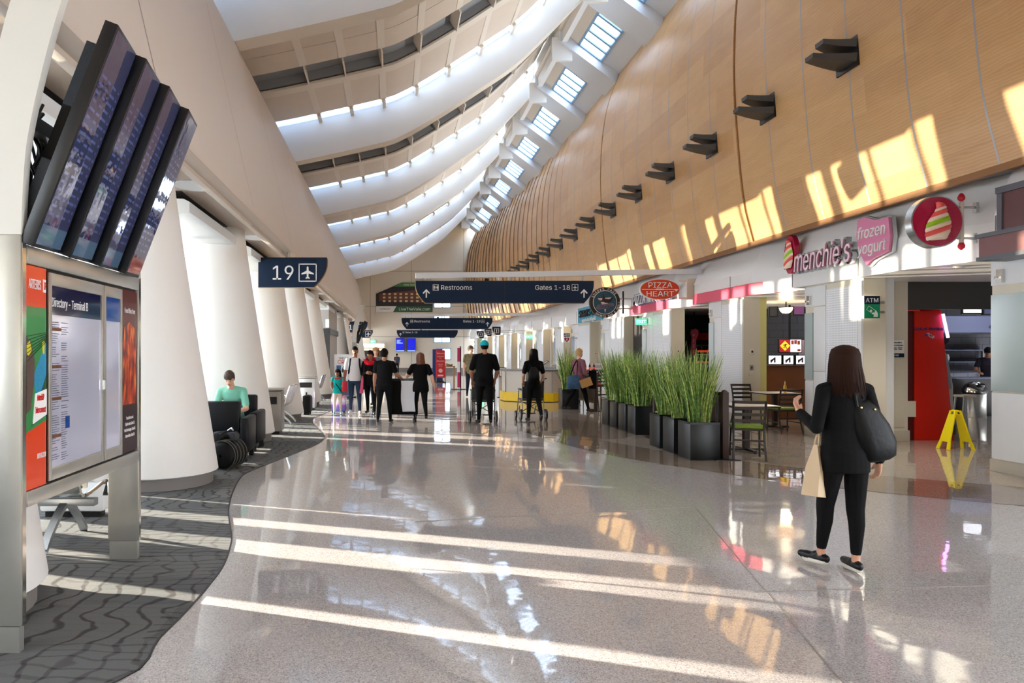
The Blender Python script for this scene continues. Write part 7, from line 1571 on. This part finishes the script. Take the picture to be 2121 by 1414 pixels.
for z, w, d_ in ((.90, .09, .05), (.93, .125, .08), (1.0, .13, .09), (1.1, .115, .08), (1.19, .08, .06), (1.23, .04, .03)): rows.append([Vector((-.03+w*math.cos(a), -.125-d_*.6+d_*math.sin(a), z)) for a in [2*PI*k/20 for k in range(20)]])
mb.sheet(rows, 0, True); mb.f += [tuple(range(19, -1, -1)), tuple(range(100, 120))]; mb.m += [0, 0]; obj('backpack', mb, cloth('black_backpack', (22, 22, 24), .5), P8, 70)
for s in (-1, 1): tubechild(P8, 'backpack_strap', [(-.03+s*.03, -.14, 1.22), (s*.09, -.08, 1.34), (s*.1, .03, 1.33), (s*.11, .07, 1.2), (s*.12, -.03, .98)], .012, BLK, 6, .5)

# man in camouflage shirt, the woman in pink, the distant traveller, the seated man, the cook
pose = {'armL': down(-1), 'armR': down(1), 'legL': (10, 4, 1), 'legR': (-10, 12, 1)}
P9, J = figure('man in a camouflage shirt, dark jeans and grey cap facing the camera', (2.74, 24.2, 0), PI, 1.80, cloth('camouflage_shirt', (128, 120, 92), noise=.75, nscale=14), cloth('dark_jeans', (36, 44, 60)), SHOEB, SK3, pose, g=1.0, hem=.46, loose=.1, head=(.75, 0)); face(P9, J); hair_cap(P9, J, HAIRD, .99); cap_(P9, J, cloth('grey_cap', (88, 80, 74)))
pose = {'armL': ((-.15, .1, -1), (.2, .95, .05), (1, 0, 0), .9), 'armR': ((.2, -.05, -1), (-.3, .85, .1), (-1, 0, 0), .9), 'legL': (-20, 18, 1), 'legR': (22, 8, 1)}
P10, J = figure('older woman with curly blond hair in a mauve cardigan and black trousers', (4.92, 18.1, 0), -1.15, 1.68, cloth('mauve_cardigan', (140, 92, 104)), MATS['black_trousers'], SHOEB, SK3, pose, g=1.0, hem=.52, sleeve=2, female=True, loose=.1); face(P10, J, brow=(150, 120, 90)); T, hs = J['T'], J['hs']; CURL = mat('curly_blond_hair', (196, 158, 110), .6); hair_cap(P10, J, CURL, 1.06, rough=.04)
r2 = random.Random(6); mb = MB()
for q in range(70):
    b = r2.uniform(0, 2*PI); a = r2.uniform(-.5, 1.5); 
    if math.sin(b) > .3 and a < .55: continue
    mb.ell(T((.047*math.cos(a)*math.cos(b), -.008+.057*math.cos(a)*math.sin(b), .06+.06*math.sin(a))), (.017, .017, .017), 7, 5)
o = obj('curls', mb, CURL, P10); o['kind'] = 'stuff'
t = thing('blue_tote', 'blue patterned tote bag on the shoulder of the woman in mauve', 'bag', (4.72, 17.86, .62), .1); mb = MB(); rows = []
for z, w, d_ in ((0, .14, .05), (.03, .19, .08), (.14, .2, .09), (.27, .16, .05), (.36, .14, .02)): rows.append([Vector((w*math.cos(a), d_*math.sin(a), z)) for a in [2*PI*k/20 for k in range(20)]])
mb.sheet(rows, 0, True); mb.f += [tuple(range(19, -1, -1)), tuple(range(80, 100))]; mb.m += [0, 0]; obj('body', mb, mat('blue_pattern', (44, 86, 130), .5, noise=.85, nscale=13), t, 70); tubechild(t, 'strap', [(-.1, 0, .33), (.02, .05, .6), (.12, .1, .74), (.14, .12, .6), (.1, .05, .33)], .014, BLK, 6, .5)
t = thing('envelope', 'tan envelope held against the hip of the woman in mauve', 'envelope', (5.06, 17.80, .68)); mb = MB(); mb.box(-.15, .15, -.006, .006, 0, .22); o = obj('paper', mb, mat('tan_envelope', (190, 144, 84), .6), t); t.rotation_euler = (0, -.35, -.1)
t = thing('black_folder', 'black coat held in front of the woman in mauve', 'coat', (5.24, 17.95, .62)); mb = MB(); rows = [[Vector((.10*math.cos(a)*(1+.1*math.sin(5*a)), .06*math.sin(a), z)) for a in [2*PI*k/18 for k in range(18)]] for z in (0, .1, .3, .48)]; mb.sheet(rows, 0, True); mb.f += [tuple(range(17, -1, -1)), tuple(range(54, 72))]; mb.m += [0, 0]; obj('cloth', mb, BLK, t, 70); t.name = 'folded_coat'
pose = {'armL': down(-1), 'armR': down(1), 'legL': (8, 4, 1), 'legR': (-8, 10, 1)}
P11, J = figure('tiny distant traveller in dark clothes with a backpack before the end wall', (.27, 54, 0), .2, 1.55, cloth('dark_blue_top', (40, 46, 66)), NAVYP, SHOEB, SK4, pose, voxel=.014); hair_cap(P11, J, HAIRD, 1.05); mb = MB(); mb.box(-.15, .15, -.28, -.1, .85, 1.28); obj('backpack', mb, cloth('grey_backpack', (70, 76, 96)), P11, bevel=.04)
pose = {'armL': ((-.25, .35, -1), (.25, .9, -.1), (0, 0, -1), .8), 'armR': ((.25, .35, -1), (-.25, .9, -.1), (0, 0, -1), .8), 'legL': (84, 84, 6), 'legR': (84, 84, 6)}
P12, J = figure('seated man in a teal T-shirt bent over his phone in an armchair', (-2.54, 10.95, 0), PI, 1.66, cloth('teal_tshirt', (130, 200, 176)), cloth('grey_shorts', (60, 64, 70)), SHOEB, SK3, pose, g=1.0, hem=.5, sleeve=.75, lean=(.0, .24), head=(0, -.55), seat=.37); face(P12, J); hair_cap(P12, J, mat('brown_short_hair', (60, 40, 28), .6), 1.06, rough=.03)
t = thing('phone', 'dark phone in the hands of the seated man', 'phone', (-2.54, 10.22, .72)); mb = MB(); mb.box(-.07, .07, -.008, .008, -.04, .04); obj('case', mb, BLACK, t, bevel=.004); mb = MB(); mb.box(-.06, .06, .008, .0095, -.033, .033); obj('glass', mb, mat('phone_glass', (30, 34, 44), .1), t)
pose = {'armL': ((-.2, .4, -1), (.3, .9, -.2), (0, 0, -1), .6), 'armR': ((.25, .4, -1), (-.3, .9, -.2), (0, 0, -1), .6), 'legL': (2, 2, 2), 'legR': (-2, 2, 2)}
kp = at(2046, 745, 18.0)
P13, J = figure('cook in a dark cap working at the kitchen line beyond the red kiosk', (kp.x, 18.0, 0), PI/2+.9, 1.68, cloth('dark_pattern_shirt', (40, 36, 48), noise=.6, nscale=20), MATS['black_trousers'], SHOEB, SK2, pose, lean=(0, .1), head=(0, -.3)); hair_cap(P13, J, HAIRD, 1.0); cap_(P13, J, cloth('black_cap', (24, 22, 28)))
finish_people()

# ------------------------------------------------------------------ lettering becomes plain meshes
bpy.context.view_layer.update()
dg = bpy.context.evaluated_depsgraph_get()
for o in [o for o in SC.objects if o.type == 'FONT']:
    me = bpy.data.meshes.new_from_object(o.evaluated_get(dg)); n = o.name
    m = bpy.data.objects.new('tmp', me); COL.objects.link(m); m.parent = o.parent; m.location = o.location; m.rotation_euler = o.rotation_euler; m.scale = o.scale
    if 'kind' in o: m['kind'] = o['kind']
    bpy.data.objects.remove(o); m.name = n
